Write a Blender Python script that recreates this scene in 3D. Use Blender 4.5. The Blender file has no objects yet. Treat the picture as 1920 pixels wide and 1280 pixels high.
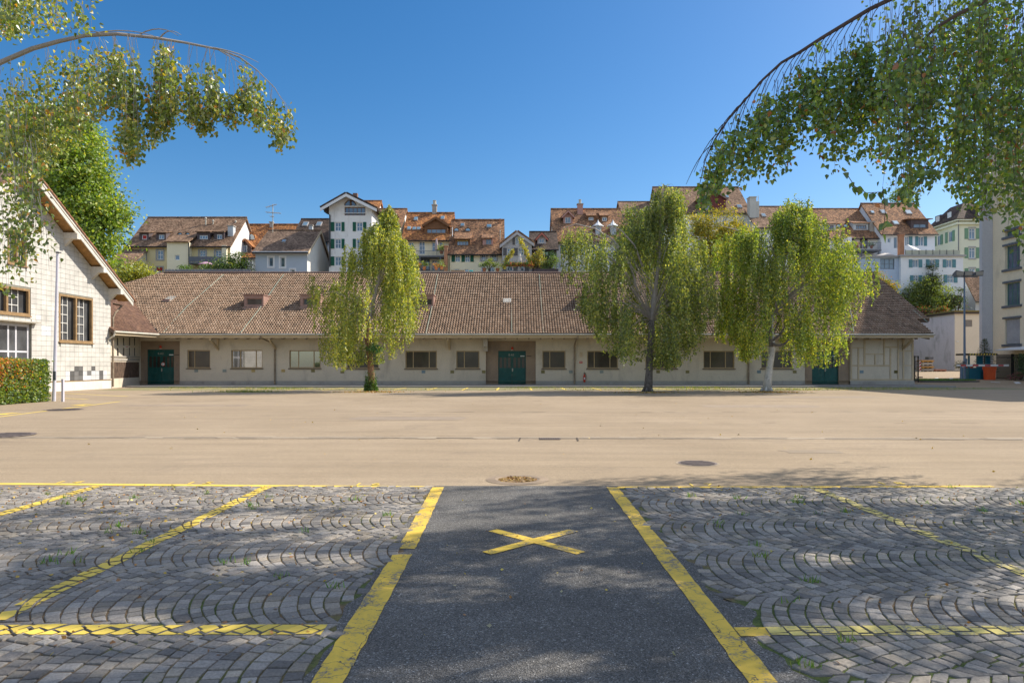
import bpy, bmesh, math, random
import numpy as np
from mathutils import Vector, Matrix
random.seed(7); rng = np.random.default_rng(11)
scene = bpy.context.scene
COL = scene.collection
R = math.radians

# ------------------------------------------------------------------ camera
CAMZ = 1.6; F = 1280.0; VX = 966.0; HY = 684.0      # focal length and vanishing point in photo pixels
cam_d = bpy.data.cameras.new('camera'); cam = bpy.data.objects.new('camera', cam_d); COL.objects.link(cam)
cam_d.sensor_width = 36; cam_d.lens = 36*F/1920
cam.location = (0, 0, CAMZ); cam.rotation_euler = (R(90), 0, 0)
cam_d.shift_x = (960-VX)/1920; cam_d.shift_y = (HY-640)/1920
cam_d.clip_start = .05; cam_d.clip_end = 3000
scene.camera = cam
# ------------------------------------------------------------------ sky, sun, exposure
SUN = Vector((1.1, .45, 1.0)).normalized()
elev = math.asin(SUN.z); azim = math.atan2(SUN.x, SUN.y)
w = bpy.data.worlds.new('World'); scene.world = w; w.use_nodes = True
nt = w.node_tree; nt.nodes.clear()
sky = nt.nodes.new('ShaderNodeTexSky'); sky.sky_type = 'NISHITA'; sky.sun_disc = False
sky.sun_elevation = elev; sky.sun_rotation = azim; sky.altitude = 400
sky.air_density = 1.0; sky.dust_density = 1.1; sky.ozone_density = 2.2
hsv = nt.nodes.new('ShaderNodeHueSaturation'); hsv.inputs['Saturation'].default_value = 1.38
bg = nt.nodes.new('ShaderNodeBackground'); bg.inputs[1].default_value = .08
out = nt.nodes.new('ShaderNodeOutputWorld')
nt.links.new(sky.outputs[0], hsv.inputs['Color']); 
# a bright veil added unseen overhead and behind the camera as neutral fill light
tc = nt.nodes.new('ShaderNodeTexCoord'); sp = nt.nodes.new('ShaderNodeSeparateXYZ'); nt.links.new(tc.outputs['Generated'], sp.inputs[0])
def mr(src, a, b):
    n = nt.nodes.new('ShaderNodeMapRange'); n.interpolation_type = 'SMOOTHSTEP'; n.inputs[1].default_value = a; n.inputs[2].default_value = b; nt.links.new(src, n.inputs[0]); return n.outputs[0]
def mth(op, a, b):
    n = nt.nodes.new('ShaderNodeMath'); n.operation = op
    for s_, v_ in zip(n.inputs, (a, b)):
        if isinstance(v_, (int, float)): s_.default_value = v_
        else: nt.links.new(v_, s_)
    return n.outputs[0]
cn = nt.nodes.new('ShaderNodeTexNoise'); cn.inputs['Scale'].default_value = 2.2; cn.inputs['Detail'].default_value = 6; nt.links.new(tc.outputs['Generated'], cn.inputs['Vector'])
fill_veil = mth('MULTIPLY', mth('MULTIPLY', mth('MAXIMUM', mr(sp.outputs[1], -.05, -.55), mr(sp.outputs[2], .55, .85)), mr(sp.outputs[2], .0, .12)), mr(cn.outputs[0], .25, .7))
FILL_VEIL = 4.5
cv_ = nt.nodes.new('ShaderNodeMix'); cv_.data_type = 'RGBA'; cv_.blend_type = 'ADD'; cv_.inputs[0].default_value = 1; cr_ = nt.nodes.new('ShaderNodeMix'); cr_.data_type = 'RGBA'; cr_.inputs[6].default_value = (0, 0, 0, 1); cr_.inputs[7].default_value = (1.0*FILL_VEIL, .95*FILL_VEIL, .87*FILL_VEIL, 1)
nt.links.new(fill_veil, cr_.inputs[0]); nt.links.new(hsv.outputs[0], cv_.inputs[6]); nt.links.new(cr_.outputs[2], cv_.inputs[7]); nt.links.new(cv_.outputs[2], bg.inputs[0]); nt.links.new(bg.outputs[0], out.inputs[0])
sun_d = bpy.data.lights.new('sun', 'SUN'); sun_d.energy = 3.6; sun_d.angle = R(.55); sun_d.color = (1, .93, .82)
sun = bpy.data.objects.new('sun', sun_d); COL.objects.link(sun)
sun.rotation_euler = (-SUN).to_track_quat('-Z', 'Y').to_euler(); sun.location = (60, 20, 60)
vs = scene.view_settings; vs.view_transform = 'Standard'; vs.look = 'None'; vs.gamma = 1; vs.exposure = .95
vs.use_curve_mapping = False
scene.cycles.max_bounces = 6; scene.cycles.diffuse_bounces = 3; scene.cycles.glossy_bounces = 2
scene.cycles.transmission_bounces = 4; scene.cycles.use_denoising = True

# ------------------------------------------------------------------ helpers: photo pixel -> place at a distance
def PX(px, Y): return (px-VX)/F*Y
def PZ(py, Y): return CAMZ+(HY-py)/F*Y
def P(px, py, Y): return Vector((PX(px, Y), Y, PZ(py, Y)))
def G(px, py):
    Y = CAMZ*F/(py-HY); return (PX(px, Y), Y)

# ------------------------------------------------------------------ helpers: materials
def _n(m): 
    m.use_nodes = True; t = m.node_tree; b = t.nodes['Principled BSDF']; return t, b
def L(t, a, b): t.links.new(a, b)
def noise(t, scale, detail=4, rough=.6, vec=None, dist=0):
    n = t.nodes.new('ShaderNodeTexNoise'); n.inputs['Scale'].default_value = scale; n.inputs['Detail'].default_value = detail
    n.inputs['Roughness'].default_value = rough; n.inputs['Distortion'].default_value = dist
    if vec is not None: L(t, vec, n.inputs['Vector'])
    return n
def ramp(t, src, stops):
    r = t.nodes.new('ShaderNodeValToRGB'); e = r.color_ramp.elements
    while len(e) < len(stops): e.new(.5)
    for i, (p, c) in enumerate(stops):
        e[i].position = p; e[i].color = (*c, 1) if len(c) == 3 else c
    L(t, src, r.inputs[0]); return r
def mix(t, fac, a, b, mode='MIX'):
    n = t.nodes.new('ShaderNodeMix'); n.data_type = 'RGBA'; n.blend_type = mode
    for s, v in ((n.inputs[0], fac), (n.inputs[6], a), (n.inputs[7], b)):
        if hasattr(v, 'links') or hasattr(v, 'is_linked'): L(t, v, s)
        elif isinstance(v, (int, float)): s.default_value = v
        else: s.default_value = (*v, 1)
    return n.outputs[2]
def coords(t, kind='Object', scale=None):
    c = t.nodes.new('ShaderNodeTexCoord'); o = c.outputs[kind]
    if scale is not None:
        mp = t.nodes.new('ShaderNodeMapping'); mp.inputs['Scale'].default_value = scale; L(t, o, mp.inputs[0]); o = mp.outputs[0]
    return o
def bump(t, b, h, strength=.3, dist=.02):
    n = t.nodes.new('ShaderNodeBump'); n.inputs['Strength'].default_value = strength; n.inputs['Distance'].default_value = dist
    L(t, h, n.inputs['Height']); L(t, n.outputs[0], b.inputs['Normal'])
MATS = {}
def pm(name, c, var=.18, scale=1.2, fine=25, rough=.85, bmp=.15, dirt=None, metal=0, spec=.3):
    """painted / plastered surface: base colour with large blotches, fine grain and optional dirt"""
    if name in MATS: return MATS[name]
    m = bpy.data.materials.new(name); t, b = _n(m); v = coords(t)
    n1 = noise(t, scale, 5, .65, v, .4); n2 = noise(t, fine, 3, .6, v)
    lo = tuple(x*(1-var) for x in c); hi = tuple(min(1, x*(1+var*.7)) for x in c)
    col = ramp(t, n1.outputs[0], [(.3, lo), (.7, hi)]).outputs[0]
    g = ramp(t, n2.outputs[0], [(.3, (.8,)*3), (.7, (1.1,)*3)]).outputs[0]
    col = mix(t, .5, col, mix(t, 1.0, col, g, 'MULTIPLY'))
    if dirt:
        n3 = noise(t, scale*2.3, 8, .7, coords(t, 'Object', (1, 1, .35)), .6)
        f = ramp(t, n3.outputs[0], [(.52, (0, 0, 0)), (.72, (.75,)*3)]).outputs[0]
        col = mix(t, f, col, dirt)
    L(t, col, b.inputs['Base Color']); b.inputs['Roughness'].default_value = rough; b.inputs['Metallic'].default_value = metal
    b.inputs['Specular IOR Level'].default_value = spec
    if bmp: bump(t, b, n2.outputs[0], bmp, .01)
    MATS[name] = m; return m
def glass(name, c=(.02, .025, .03), rough=.06, refl=.12):
    if name in MATS: return MATS[name]
    m = bpy.data.materials.new(name); t, b = _n(m)
    v = coords(t); n = noise(t, .9, 2, .5, v)
    col = ramp(t, n.outputs[0], [(.35, tuple(x*.6 for x in c)), (.65, tuple(x*1.5 for x in c))]).outputs[0]
    L(t, col, b.inputs['Base Color']); b.inputs['Roughness'].default_value = .4
    gl = t.nodes.new('ShaderNodeBsdfGlossy'); gl.inputs['Roughness'].default_value = rough
    mx = t.nodes.new('ShaderNodeMixShader'); mx.inputs[0].default_value = refl
    o = t.nodes['Material Output']; L(t, b.outputs[0], mx.inputs[1]); L(t, gl.outputs[0], mx.inputs[2]); L(t, mx.outputs[0], o.inputs[0])
    MATS[name] = m; return m
def attr_mat(name, rough=.8, grain=30, amt=.5, bmp=.2, spec=.3, bscale=None, lo=.7, hi=1.2):
    """colour comes from a per-piece attribute (each tile / stone its own tone) times a procedural grain"""
    if name in MATS: return MATS[name]
    m = bpy.data.materials.new(name); t, b = _n(m); v = coords(t)
    a = t.nodes.new('ShaderNodeAttribute'); a.attribute_name = 'Col'
    n = noise(t, grain, 5, .65, v); n2 = noise(t, 1.1, 4, .6, v)
    g = ramp(t, n.outputs[0], [(.28, (lo,)*3), (.72, (hi,)*3)]).outputs[0]
    g2 = ramp(t, n2.outputs[0], [(.3, (.8,)*3), (.7, (1.12,)*3)]).outputs[0]
    col = mix(t, amt, a.outputs['Color'], mix(t, 1.0, a.outputs['Color'], g, 'MULTIPLY'))
    col = mix(t, 1.0, col, g2, 'MULTIPLY')
    L(t, col, b.inputs['Base Color']); b.inputs['Roughness'].default_value = rough; b.inputs['Specular IOR Level'].default_value = spec
    if bmp: bump(t, b, n.outputs[0], bmp, .01)
    MATS[name] = m; return m
def leaf_mat(name, trans=.48, rough=.55, gloss=.06):
    if name in MATS: return MATS[name]
    m = bpy.data.materials.new(name); m.use_nodes = True; t = m.node_tree; t.nodes.clear()
    a = t.nodes.new('ShaderNodeAttribute'); a.attribute_name = 'Col'
    n = noise(t, 40, 2, .5, coords(t)); g = ramp(t, n.outputs[0], [(.3, (.82,)*3), (.7, (1.15,)*3)]).outputs[0]
    c = mix(t, 1.0, a.outputs['Color'], g, 'MULTIPLY')
    d = t.nodes.new('ShaderNodeBsdfDiffuse'); tr = t.nodes.new('ShaderNodeBsdfTranslucent'); gl = t.nodes.new('ShaderNodeBsdfGlossy')
    gl.inputs['Roughness'].default_value = rough
    L(t, c, d.inputs[0]); L(t, mix(t, 1.0, c, (1.7, 1.55, .6), 'MULTIPLY'), tr.inputs[0])
    m1 = t.nodes.new('ShaderNodeMixShader'); m1.inputs[0].default_value = trans
    m2 = t.nodes.new('ShaderNodeMixShader'); m2.inputs[0].default_value = gloss
    o = t.nodes.new('ShaderNodeOutputMaterial')
    L(t, d.outputs[0], m1.inputs[1]); L(t, tr.outputs[0], m1.inputs[2]); L(t, m1.outputs[0], m2.inputs[1]); L(t, gl.outputs[0], m2.inputs[2]); L(t, m2.outputs[0], o.inputs[0])
    MATS[name] = m; return m
def roof_mat(name, c1, c2, c3, moss=None):
    """flat clay tiles: courses and single tiles from a brick pattern in metres, weathered in patches"""
    if name in MATS: return MATS[name]
    m = bpy.data.materials.new(name); t, b = _n(m)
    uv = coords(t, 'UV'); br = t.nodes.new('ShaderNodeTexBrick'); L(t, uv, br.inputs['Vector'])
    br.inputs['Scale'].default_value = 1; br.inputs['Brick Width'].default_value = .2; br.inputs['Row Height'].default_value = .17
    br.inputs['Mortar Size'].default_value = .018; br.inputs['Bias'].default_value = 0
    br.inputs['Color1'].default_value = (0, 0, 0, 1); br.inputs['Color2'].default_value = (1, 1, 1, 1); br.inputs['Mortar'].default_value = (.0, .0, .0, 1)
    col = ramp(t, br.outputs[0], [(0, tuple(x*.55 for x in c1)), (.3, c1), (.65, c2), (1, c3)]).outputs[0]
    v = coords(t); n = noise(t, .5, 6, .7, v, .5); n2 = noise(t, 2.2, 4, .6, v)
    g = ramp(t, n.outputs[0], [(.35, (.62,)*3), (.65, (1.2,)*3)]).outputs[0]
    col = mix(t, 1.0, col, g, 'MULTIPLY')
    g2 = ramp(t, n2.outputs[0], [(.3, (.75,)*3), (.7, (1.2,)*3)]).outputs[0]
    col = mix(t, 1.0, col, g2, 'MULTIPLY')
    if moss: col = mix(t, ramp(t, n2.outputs[0], [(.55, (0,)*3), (.75, (.6,)*3)]).outputs[0], col, moss)
    L(t, col, b.inputs['Base Color']); b.inputs['Roughness'].default_value = .9; b.inputs['Specular IOR Level'].default_value = .2
    bump(t, b, br.outputs['Fac'], -.4, .03)
    MATS[name] = m; return m

# ------------------------------------------------------------------ helpers: meshes
class MB:
    def __init__(s): s.v = []; s.f = []; s.c = []; s.cc = None
    def poly(s, pts, col=None):
        i = len(s.v); s.v += [tuple(p) for p in pts]; s.f.append(tuple(range(i, i+len(pts)))); s.c.append(col)
    def box(s, x0, x1, y0, y1, z0, z1, col=None):
        s.hexa([(x0, y0, z0), (x1, y0, z0), (x1, y1, z0), (x0, y1, z0), (x0, y0, z1), (x1, y0, z1), (x1, y1, z1), (x0, y1, z1)], col)
    def hexa(s, p, col=None):
        i = len(s.v); s.v += [tuple(q) for q in p]
        for f in ((3, 2, 1, 0), (4, 5, 6, 7), (0, 1, 5, 4), (1, 2, 6, 5), (2, 3, 7, 6), (3, 0, 4, 7)):
            s.f.append(tuple(i+k for k in f)); s.c.append(col)
    def slab(s, pts, th, col=None):
        """a polygon given thickness th along minus its normal"""
        pts = [Vector(p) for p in pts]; n = Vector((0, 0, 0))
        for k in range(len(pts)): n += (pts[k]-pts[0]).cross(pts[(k+1) % len(pts)]-pts[0])
        n.normalize(); lo = [p-n*th for p in pts]
        s.poly(pts, col); s.poly(lo[::-1], col)
        for k in range(len(pts)):
            j = (k+1) % len(pts); s.poly([pts[k], lo[k], lo[j], pts[j]], col)
    def tube(s, pts, r, seg=6, col=None, cap=True):
        pts = [Vector(p) for p in pts]
        if not isinstance(r, (list, tuple)): r = [r]*len(pts)
        rings = []; prev = None
        for k, p in enumerate(pts):
            d = (pts[min(k+1, len(pts)-1)]-pts[max(k-1, 0)])
            if d.length < 1e-9: d = Vector((0, 0, 1))
            d.normalize()
            a = prev if prev is not None else (Vector((1, 0, 0)) if abs(d.x) < .9 else Vector((0, 1, 0)))
            a = (a-d*a.dot(d)); a.normalize(); b = d.cross(a); prev = a
            i = len(s.v)
            for q in range(seg):
                an = 2*math.pi*q/seg; s.v.append(tuple(p+(a*math.cos(an)+b*math.sin(an))*r[k]))
            rings.append(i)
        for k in range(len(rings)-1):
            for q in range(seg):
                q2 = (q+1) % seg
                s.f.append((rings[k]+q, rings[k]+q2, rings[k+1]+q2, rings[k+1]+q)); s.c.append(col)
        if cap:
            s.f.append(tuple(rings[0]+q for q in reversed(range(seg)))); s.c.append(col)
            s.f.append(tuple(rings[-1]+q for q in range(seg))); s.c.append(col)
    def lathe(s, c, prof, seg=14, col=None):
        s.tube([Vector(c)+Vector((0, 0, z)) for z, r in prof], [max(r, .001) for z, r in prof], seg, col)
    def disc(s, c, rx, ry, seg=24, col=None):
        s.poly([(c[0]+rx*math.cos(2*math.pi*k/seg), c[1]+ry*math.sin(2*math.pi*k/seg), c[2]) for k in range(seg)], col)
    def build(s, name, mat, parent=None, smooth=False, uv=True, label=None):
        o0 = parent_origin(parent)
        me = bpy.data.meshes.new(name)
        me.from_pydata([(x-o0[0], y-o0[1], z-o0[2]) for x, y, z in s.v], [], s.f)
        if mat: me.materials.append(mat)
        if uv:
            lay = me.uv_layers.new(name='UVMap'); d = np.zeros(len(me.loops)*2)
            for p in me.polygons:
                n = p.normal; u = Vector((-n.y, n.x, 0))
                if u.length < .02: u = Vector((1, 0, 0))
                u.normalize(); vv = n.cross(u)
                for li in p.loop_indices:
                    co = me.vertices[me.loops[li].vertex_index].co; d[2*li] = co.dot(u); d[2*li+1] = co.dot(vv)
            lay.data.foreach_set('uv', d)
        if any(c is not None for c in s.c):
            ca = me.color_attributes.new('Col', 'FLOAT_COLOR', 'CORNER'); d = np.ones((len(me.loops), 4), dtype=np.float32)
            for p, c in zip(me.polygons, s.c):
                if c is not None: d[p.loop_start:p.loop_start+p.loop_total, :3] = c
            ca.data.foreach_set('color', d.ravel())
        if smooth: me.polygons.foreach_set('use_smooth', [True]*len(me.polygons))
        me.update()
        return link(name, me, parent, label)
def parent_origin(p):
    o = Vector((0, 0, 0))
    while p is not None: o += Vector(p.location); p = p.parent
    return o
def link(name, data, parent=None, label=None):
    o = bpy.data.objects.new(name, data); COL.objects.link(o)
    if parent: o.parent = parent
    if label: o['label'] = label
    return o
def thing(name, label, cat, loc=(0, 0, 0), group=None):
    o = bpy.data.objects.new(name, None); COL.objects.link(o); o.location = loc; o.empty_display_size = .2
    return tag(o, label, cat, group)
def tag(o, label, cat, group=None):
    o['label'] = label; o['category'] = cat
    if group: o['group'] = group
    return o
def kind(o, k): o['kind'] = k; return o

def text_mesh(name, body, mat, parent=None, size=.25, extrude=.002, spacing=1.0, loc=(0, 0, 0), rot=(0, 0, 0)):
    cu = bpy.data.curves.new(name, 'FONT'); cu.body = body; cu.size = size; cu.align_x = 'CENTER'; cu.extrude = extrude; cu.space_character = spacing
    t = bpy.data.objects.new('tmp', cu); COL.objects.link(t); bpy.context.view_layer.update()
    me = bpy.data.meshes.new_from_object(t.evaluated_get(bpy.context.evaluated_depsgraph_get())); bpy.data.objects.remove(t); bpy.data.curves.remove(cu)
    me.name = name; me.materials.clear(); me.materials.append(mat); o = link(name, me, parent); o.location = Vector(loc)-parent_origin(parent); o.rotation_euler = rot; return o
# numpy quad meshes with per-quad colour (leaves, tiles)
def quads(name, V, C, mat, parent=None, per=4, smooth=False):
    """V (n,per,3) polygons, C (n,3) colours"""
    V = np.asarray(V, dtype=np.float32); n = V.shape[0]; o0 = np.array(parent_origin(parent), dtype=np.float32)
    me = bpy.data.meshes.new(name); me.vertices.add(n*per); me.loops.add(n*per); me.polygons.add(n)
    me.vertices.foreach_set('co', (V.reshape(-1, 3)-o0).ravel())
    me.loops.foreach_set('vertex_index', np.arange(n*per, dtype=np.int32))
    me.polygons.foreach_set('loop_start', np.arange(0, n*per, per, dtype=np.int32))
    me.polygons.foreach_set('loop_total', np.full(n, per, dtype=np.int32))
    me.materials.append(mat); me.update(calc_edges=True)
    ca = me.color_attributes.new('Col', 'FLOAT_COLOR', 'CORNER')
    d = np.ones((n*per, 4), dtype=np.float32); d[:, :3] = np.repeat(np.asarray(C, dtype=np.float32), per, axis=0)
    ca.data.foreach_set('color', d.ravel())
    me.validate(); me.update()
    return link(name, me, parent)

def clip(poly, a, b, c):
    """keep a*x+b*y<=c of a 2-D polygon"""
    r = []; n = len(poly)
    for i in range(n):
        p, q = poly[i], poly[(i+1) % n]; dp = a*p[0]+b*p[1]-c; dq = a*q[0]+b*q[1]-c
        if dp <= 0: r.append(p)
        if dp*dq < 0:
            s = dp/(dp-dq); r.append(tuple(p[k]+s*(q[k]-p[k]) for k in range(len(p))))
    return r
class Fr:
    """a wall plane: u along the wall, v up, d out of it"""
    def __init__(s, O, U): s.O = Vector(O); s.U = Vector(U).normalized(); s.N = s.U.cross(Vector((0, 0, 1)))
    def p(s, u, v, d=0): return s.O+s.U*u+s.N*d+Vector((0, 0, v))
    def box(s, mb, u0, u1, v0, v1, d0, d1, col=None):
        mb.hexa([s.p(u0, v0, d1), s.p(u1, v0, d1), s.p(u1, v0, d0), s.p(u0, v0, d0), s.p(u0, v1, d1), s.p(u1, v1, d1), s.p(u1, v1, d0), s.p(u0, v1, d0)], col)
    def face(s, mb, u0, u1, v0, v1, holes=(), reveal=.15, clips=(), d=0):
        us = sorted({u0, u1, *[min(max(x, u0), u1) for h in holes for x in h[:2]]}); vv = sorted({v0, v1, *[min(max(x, v0), v1) for h in holes for x in h[2:4]]})
        for i in range(len(us)-1):
            for j in range(len(vv)-1):
                cu, cv = (us[i]+us[i+1])/2, (vv[j]+vv[j+1])/2
                if any(h[0] < cu < h[1] and h[2] < cv < h[3] for h in holes): continue
                pl = [(us[i], vv[j]), (us[i+1], vv[j]), (us[i+1], vv[j+1]), (us[i], vv[j+1])]
                for c in clips:
                    if pl: pl = clip(pl, *c)
                if len(pl) > 2: mb.poly([s.p(x, y, d) for x, y in pl])
        for h in holes:
            a, b, c, e = max(h[0], u0), min(h[1], u1), max(h[2], v0), min(h[3], v1)
            for (p, q) in (((a, c), (a, e)), ((a, e), (b, e)), ((b, e), (b, c)), ((b, c), (a, c))):
                mb.poly([s.p(*p, d), s.p(*q, d), s.p(*q, d-reveal), s.p(*p, d-reveal)])
def window(fr, u0, u1, v0, v1, parent, fmat, gmat, us=(), vs_=(), rec=.12, fw=.06, sill=None, mw=None, dth=.05, name='window', back=0):
    m = MB(); mw = mw or fw*.7
    fr.box(m, u0, u0+fw, v0, v1, -rec-dth, -rec); fr.box(m, u1-fw, u1, v0, v1, -rec-dth, -rec)
    fr.box(m, u0+fw, u1-fw, v0, v0+fw, -rec-dth, -rec); fr.box(m, u0+fw, u1-fw, v1-fw, v1, -rec-dth, -rec)
    for x in us: fr.box(m, x-mw/2, x+mw/2, v0+fw, v1-fw, -rec-dth, -rec-.004)
    for y in vs_: fr.box(m, u0+fw, u1-fw, y-mw*.4, y+mw*.4, -rec-dth, -rec-.009)
    o = m.build(name, fmat, parent)
    g = MB(); g.poly([fr.p(u0, v0, -rec-dth*.6), fr.p(u1, v0, -rec-dth*.6), fr.p(u1, v1, -rec-dth*.6), fr.p(u0, v1, -rec-dth*.6)])
    sub = o if parent is None or parent.parent is None else parent
    if parent is not None and parent.parent is not None: g.build('pane', gmat, parent)
    else: g.build('pane', gmat, o)
    if sill:
        q = MB(); fr.box(q, u0-.08, u1+.08, v0-.09, v0-.003, -.02, .07); q.build('sill', sill, o if parent.parent is None else parent)
    return o

# ------------------------------------------------------------------ helpers: foliage
def unit(a): return a/np.maximum(np.linalg.norm(a, axis=-1, keepdims=True), 1e-9)
def leaf_quads(pos, tip, size, aspect=.72, fold=None):
    """diamond/ovate leaf quads hanging from pos towards tip"""
    n = len(pos); tip = unit(tip); r = rng.normal(size=(n, 3)); side = unit(np.cross(tip, r))
    s = np.asarray(size).reshape(-1, 1)*np.ones((n, 1))
    a = pos; b = pos+tip*s*.38+side*s*aspect*.5; c = pos+tip*s; d = pos+tip*s*.38-side*s*aspect*.5
    return np.stack([a, b, c, d], axis=1)
def leaf_fine(pos, tip, size, aspect=.8):
    """ovate leaves of two folded halves, for branches near the camera: (2n,4,3)"""
    n = len(pos); tip = unit(tip); r = rng.normal(size=(n, 3)); side = unit(np.cross(tip, r)); nor = np.cross(side, tip)
    s = np.asarray(size).reshape(-1, 1)*np.ones((n, 1)); dr = nor*s*rng.uniform(.05, .22, (n, 1))
    a = pos; t = pos+tip*s
    l1 = pos+tip*s*.22+side*s*aspect*.47+dr; l2 = pos+tip*s*.52+side*s*aspect*.36+dr*.9
    r1 = pos+tip*s*.22-side*s*aspect*.47+dr; r2 = pos+tip*s*.52-side*s*aspect*.36+dr*.9
    return np.concatenate([np.stack([a, l1, l2, t], 1), np.stack([a, t, r2, r1], 1)], 0)
def pal(n, cols, wts, jit=.25):
    cols = np.array(cols); k = rng.choice(len(cols), n, p=np.array(wts)/sum(wts)); c = cols[k]
    return np.clip(c*rng.uniform(1-jit, 1+jit, (n, 1)), 0, 1)
def cloud(blobs, n, size, cols, wts, clump=.55, per=60, droop=.3, shell=.6):
    """leaves in clumps over a set of ellipsoids: blobs (cx,cy,cz,rx,ry,rz,weight)"""
    ws = np.array([b[6] for b in blobs], float); ws /= ws.sum(); V = []; C = []
    nc = max(1, n//per); pick = rng.choice(len(blobs), nc, p=ws)
    for i in pick:
        b = blobs[i]; d = unit(rng.normal(size=(1, 3)))[0]; rad = shell+(1-shell)*rng.random() if rng.random() < .8 else rng.random()*shell
        c = np.array(b[:3])+d*rad*np.array(b[3:6]); k = int(per*rng.uniform(.5, 1.5)); cl = clump*rng.uniform(.6, 1.3)
        p = c+rng.normal(size=(k, 3))*np.array([cl, cl, cl*.62])
        t = rng.normal(size=(k, 3)); t[:, 2] -= droop*2; t += unit(p-np.array(b[:3]))*.5
        V.append(leaf_quads(p, t, size*rng.uniform(.6, 1.35, k))); col = pal(k, cols, wts)*rng.uniform(.78, 1.2)
        C.append(col)
    return np.concatenate(V), np.concatenate(C)

# ================================================================== GROUND
def asphalt_mat():
    m = bpy.data.materials.new('yard_asphalt'); t, b = _n(m); v = coords(t)
    base = ramp(t, noise(t, .22, 5, .6, v, .3).outputs[0], [(.3, (.31, .238, .158)), (.7, (.385, .30, .205))]).outputs[0]
    st = noise(t, 1.0, 6, .7, coords(t, 'Object', (.12, 2.2, 1)), .4)
    base = mix(t, 1.0, base, ramp(t, st.outputs[0], [(.3, (.82, .82, .83)), (.68, (1.08, 1.075, 1.07))]).outputs[0], 'MULTIPLY')
    gr = noise(t, 95, 3, .8, v)
    base = mix(t, 1.0, base, ramp(t, gr.outputs[0], [(.32, (.56,)*3), (.5, (1,)*3), (.7, (1.36,)*3)]).outputs[0], 'MULTIPLY')
    vo = t.nodes.new('ShaderNodeTexVoronoi'); vo.inputs['Scale'].default_value = 55; L(t, v, vo.inputs['Vector'])
    base = mix(t, 1.0, base, ramp(t, vo.outputs['Color'], [(.0, (.82,)*3), (1, (1.16,)*3)]).outputs[0], 'MULTIPLY')
    stn = noise(t, .55, 7, .75, v, .8)
    base = mix(t, ramp(t, stn.outputs[0], [(.54, (0,)*3), (.7, (.6,)*3)]).outputs[0], base, (.235, .185, .135))
    L(t, base, b.inputs['Base Color']); b.inputs['Roughness'].default_value = .95; b.inputs['Specular IOR Level'].default_value = .15
    bump(t, b, gr.outputs[0], .35, .006); return m
def aisle_mat():
    m = bpy.data.materials.new('dark_asphalt'); t, b = _n(m); v = coords(t)
    vo = t.nodes.new('ShaderNodeTexVoronoi'); vo.inputs['Scale'].default_value = 120; L(t, v, vo.inputs['Vector'])
    sp = ramp(t, vo.outputs['Color'], [(.0, (.06, .056, .05)), (.45, (.125, .116, .103)), (.82, (.20, .186, .168)), (1, (.5, .48, .45))]).outputs[0]
    big = ramp(t, noise(t, .9, 5, .65, v, .4).outputs[0], [(.3, (.75,)*3), (.7, (1.2,)*3)]).outputs[0]
    c = mix(t, 1.0, sp, big, 'MULTIPLY'); gr = noise(t, 160, 3, .8, v)
    c = mix(t, 1.0, c, ramp(t, gr.outputs[0], [(.3, (.6,)*3), (.7, (1.35,)*3)]).outputs[0], 'MULTIPLY')
    L(t, c, b.inputs['Base Color']); b.inputs['Roughness'].default_value = .85; b.inputs['Specular IOR Level'].default_value = .3
    bump(t, b, vo.outputs['Distance'], .8, .008); return m
def paint_mat(name, c, wear, under):
    m = bpy.data.materials.new(name); t, b = _n(m); v = coords(t)
    n = noise(t, 38, 6, .8, v, .3); n2 = noise(t, 3.5, 5, .7, v, .5)
    s = t.nodes.new('ShaderNodeMath'); s.operation = 'ADD'; L(t, n.outputs[0], s.inputs[0]); L(t, n2.outputs[0], s.inputs[1])
    f = ramp(t, s.outputs[0], [(max(.01, wear/2-.05), (1,)*3), (wear/2+.02, (0,)*3)])
    wv = t.nodes.new('ShaderNodeVectorMath'); wv.operation = 'ADD'; L(t, v, wv.inputs[0]); nd = noise(t, 4, 4, .6, v); sc = t.nodes.new('ShaderNodeVectorMath'); sc.operation = 'SCALE'; sc.inputs['Scale'].default_value = .35; L(t, nd.outputs['Color'], sc.inputs[0]); L(t, sc.outputs[0], wv.inputs[1])
    vo = t.nodes.new('ShaderNodeTexVoronoi'); vo.feature = 'DISTANCE_TO_EDGE'; vo.inputs['Scale'].default_value = 3.2; L(t, wv.outputs[0], vo.inputs['Vector'])
    ck = ramp(t, vo.outputs['Distance'], [(.004, (1,)*3), (.012, (0,)*3)]).outputs[0]
    h = t.nodes.new('ShaderNodeMath'); h.operation = 'MULTIPLY'; h.inputs[1].default_value = .5; L(t, s.outputs[0], h.inputs[0])
    L(t, h.outputs[0], f.inputs[0])
    col = ramp(t, n2.outputs[0], [(.3, tuple(x*.8 for x in c)), (.7, tuple(min(1, x*1.08) for x in c))]).outputs[0]
    col = mix(t, f.outputs[0], col, under)
    if name == 'yellow_paint': col = mix(t, ck, col, tuple(x*.45 for x in under))
    L(t, col, b.inputs['Base Color']); b.inputs['Roughness'].default_value = .75
    bump(t, b, n.outputs[0], .25, .004); return m
YEL = (.76, .50, .06)
M_yel = paint_mat('yellow_paint', YEL, .925, (.17, .155, .135))
M_yel_fresh = paint_mat('yellow_paint_bright', (.80, .57, .09), .74, (.3, .24, .17))
M_yel_worn = paint_mat('yellow_paint_worn', (.70, .56, .16), .94, (.2, .19, .17))
M_white_mark = paint_mat('white_paint', (.62, .62, .6), .8, (.2, .19, .18))

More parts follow.
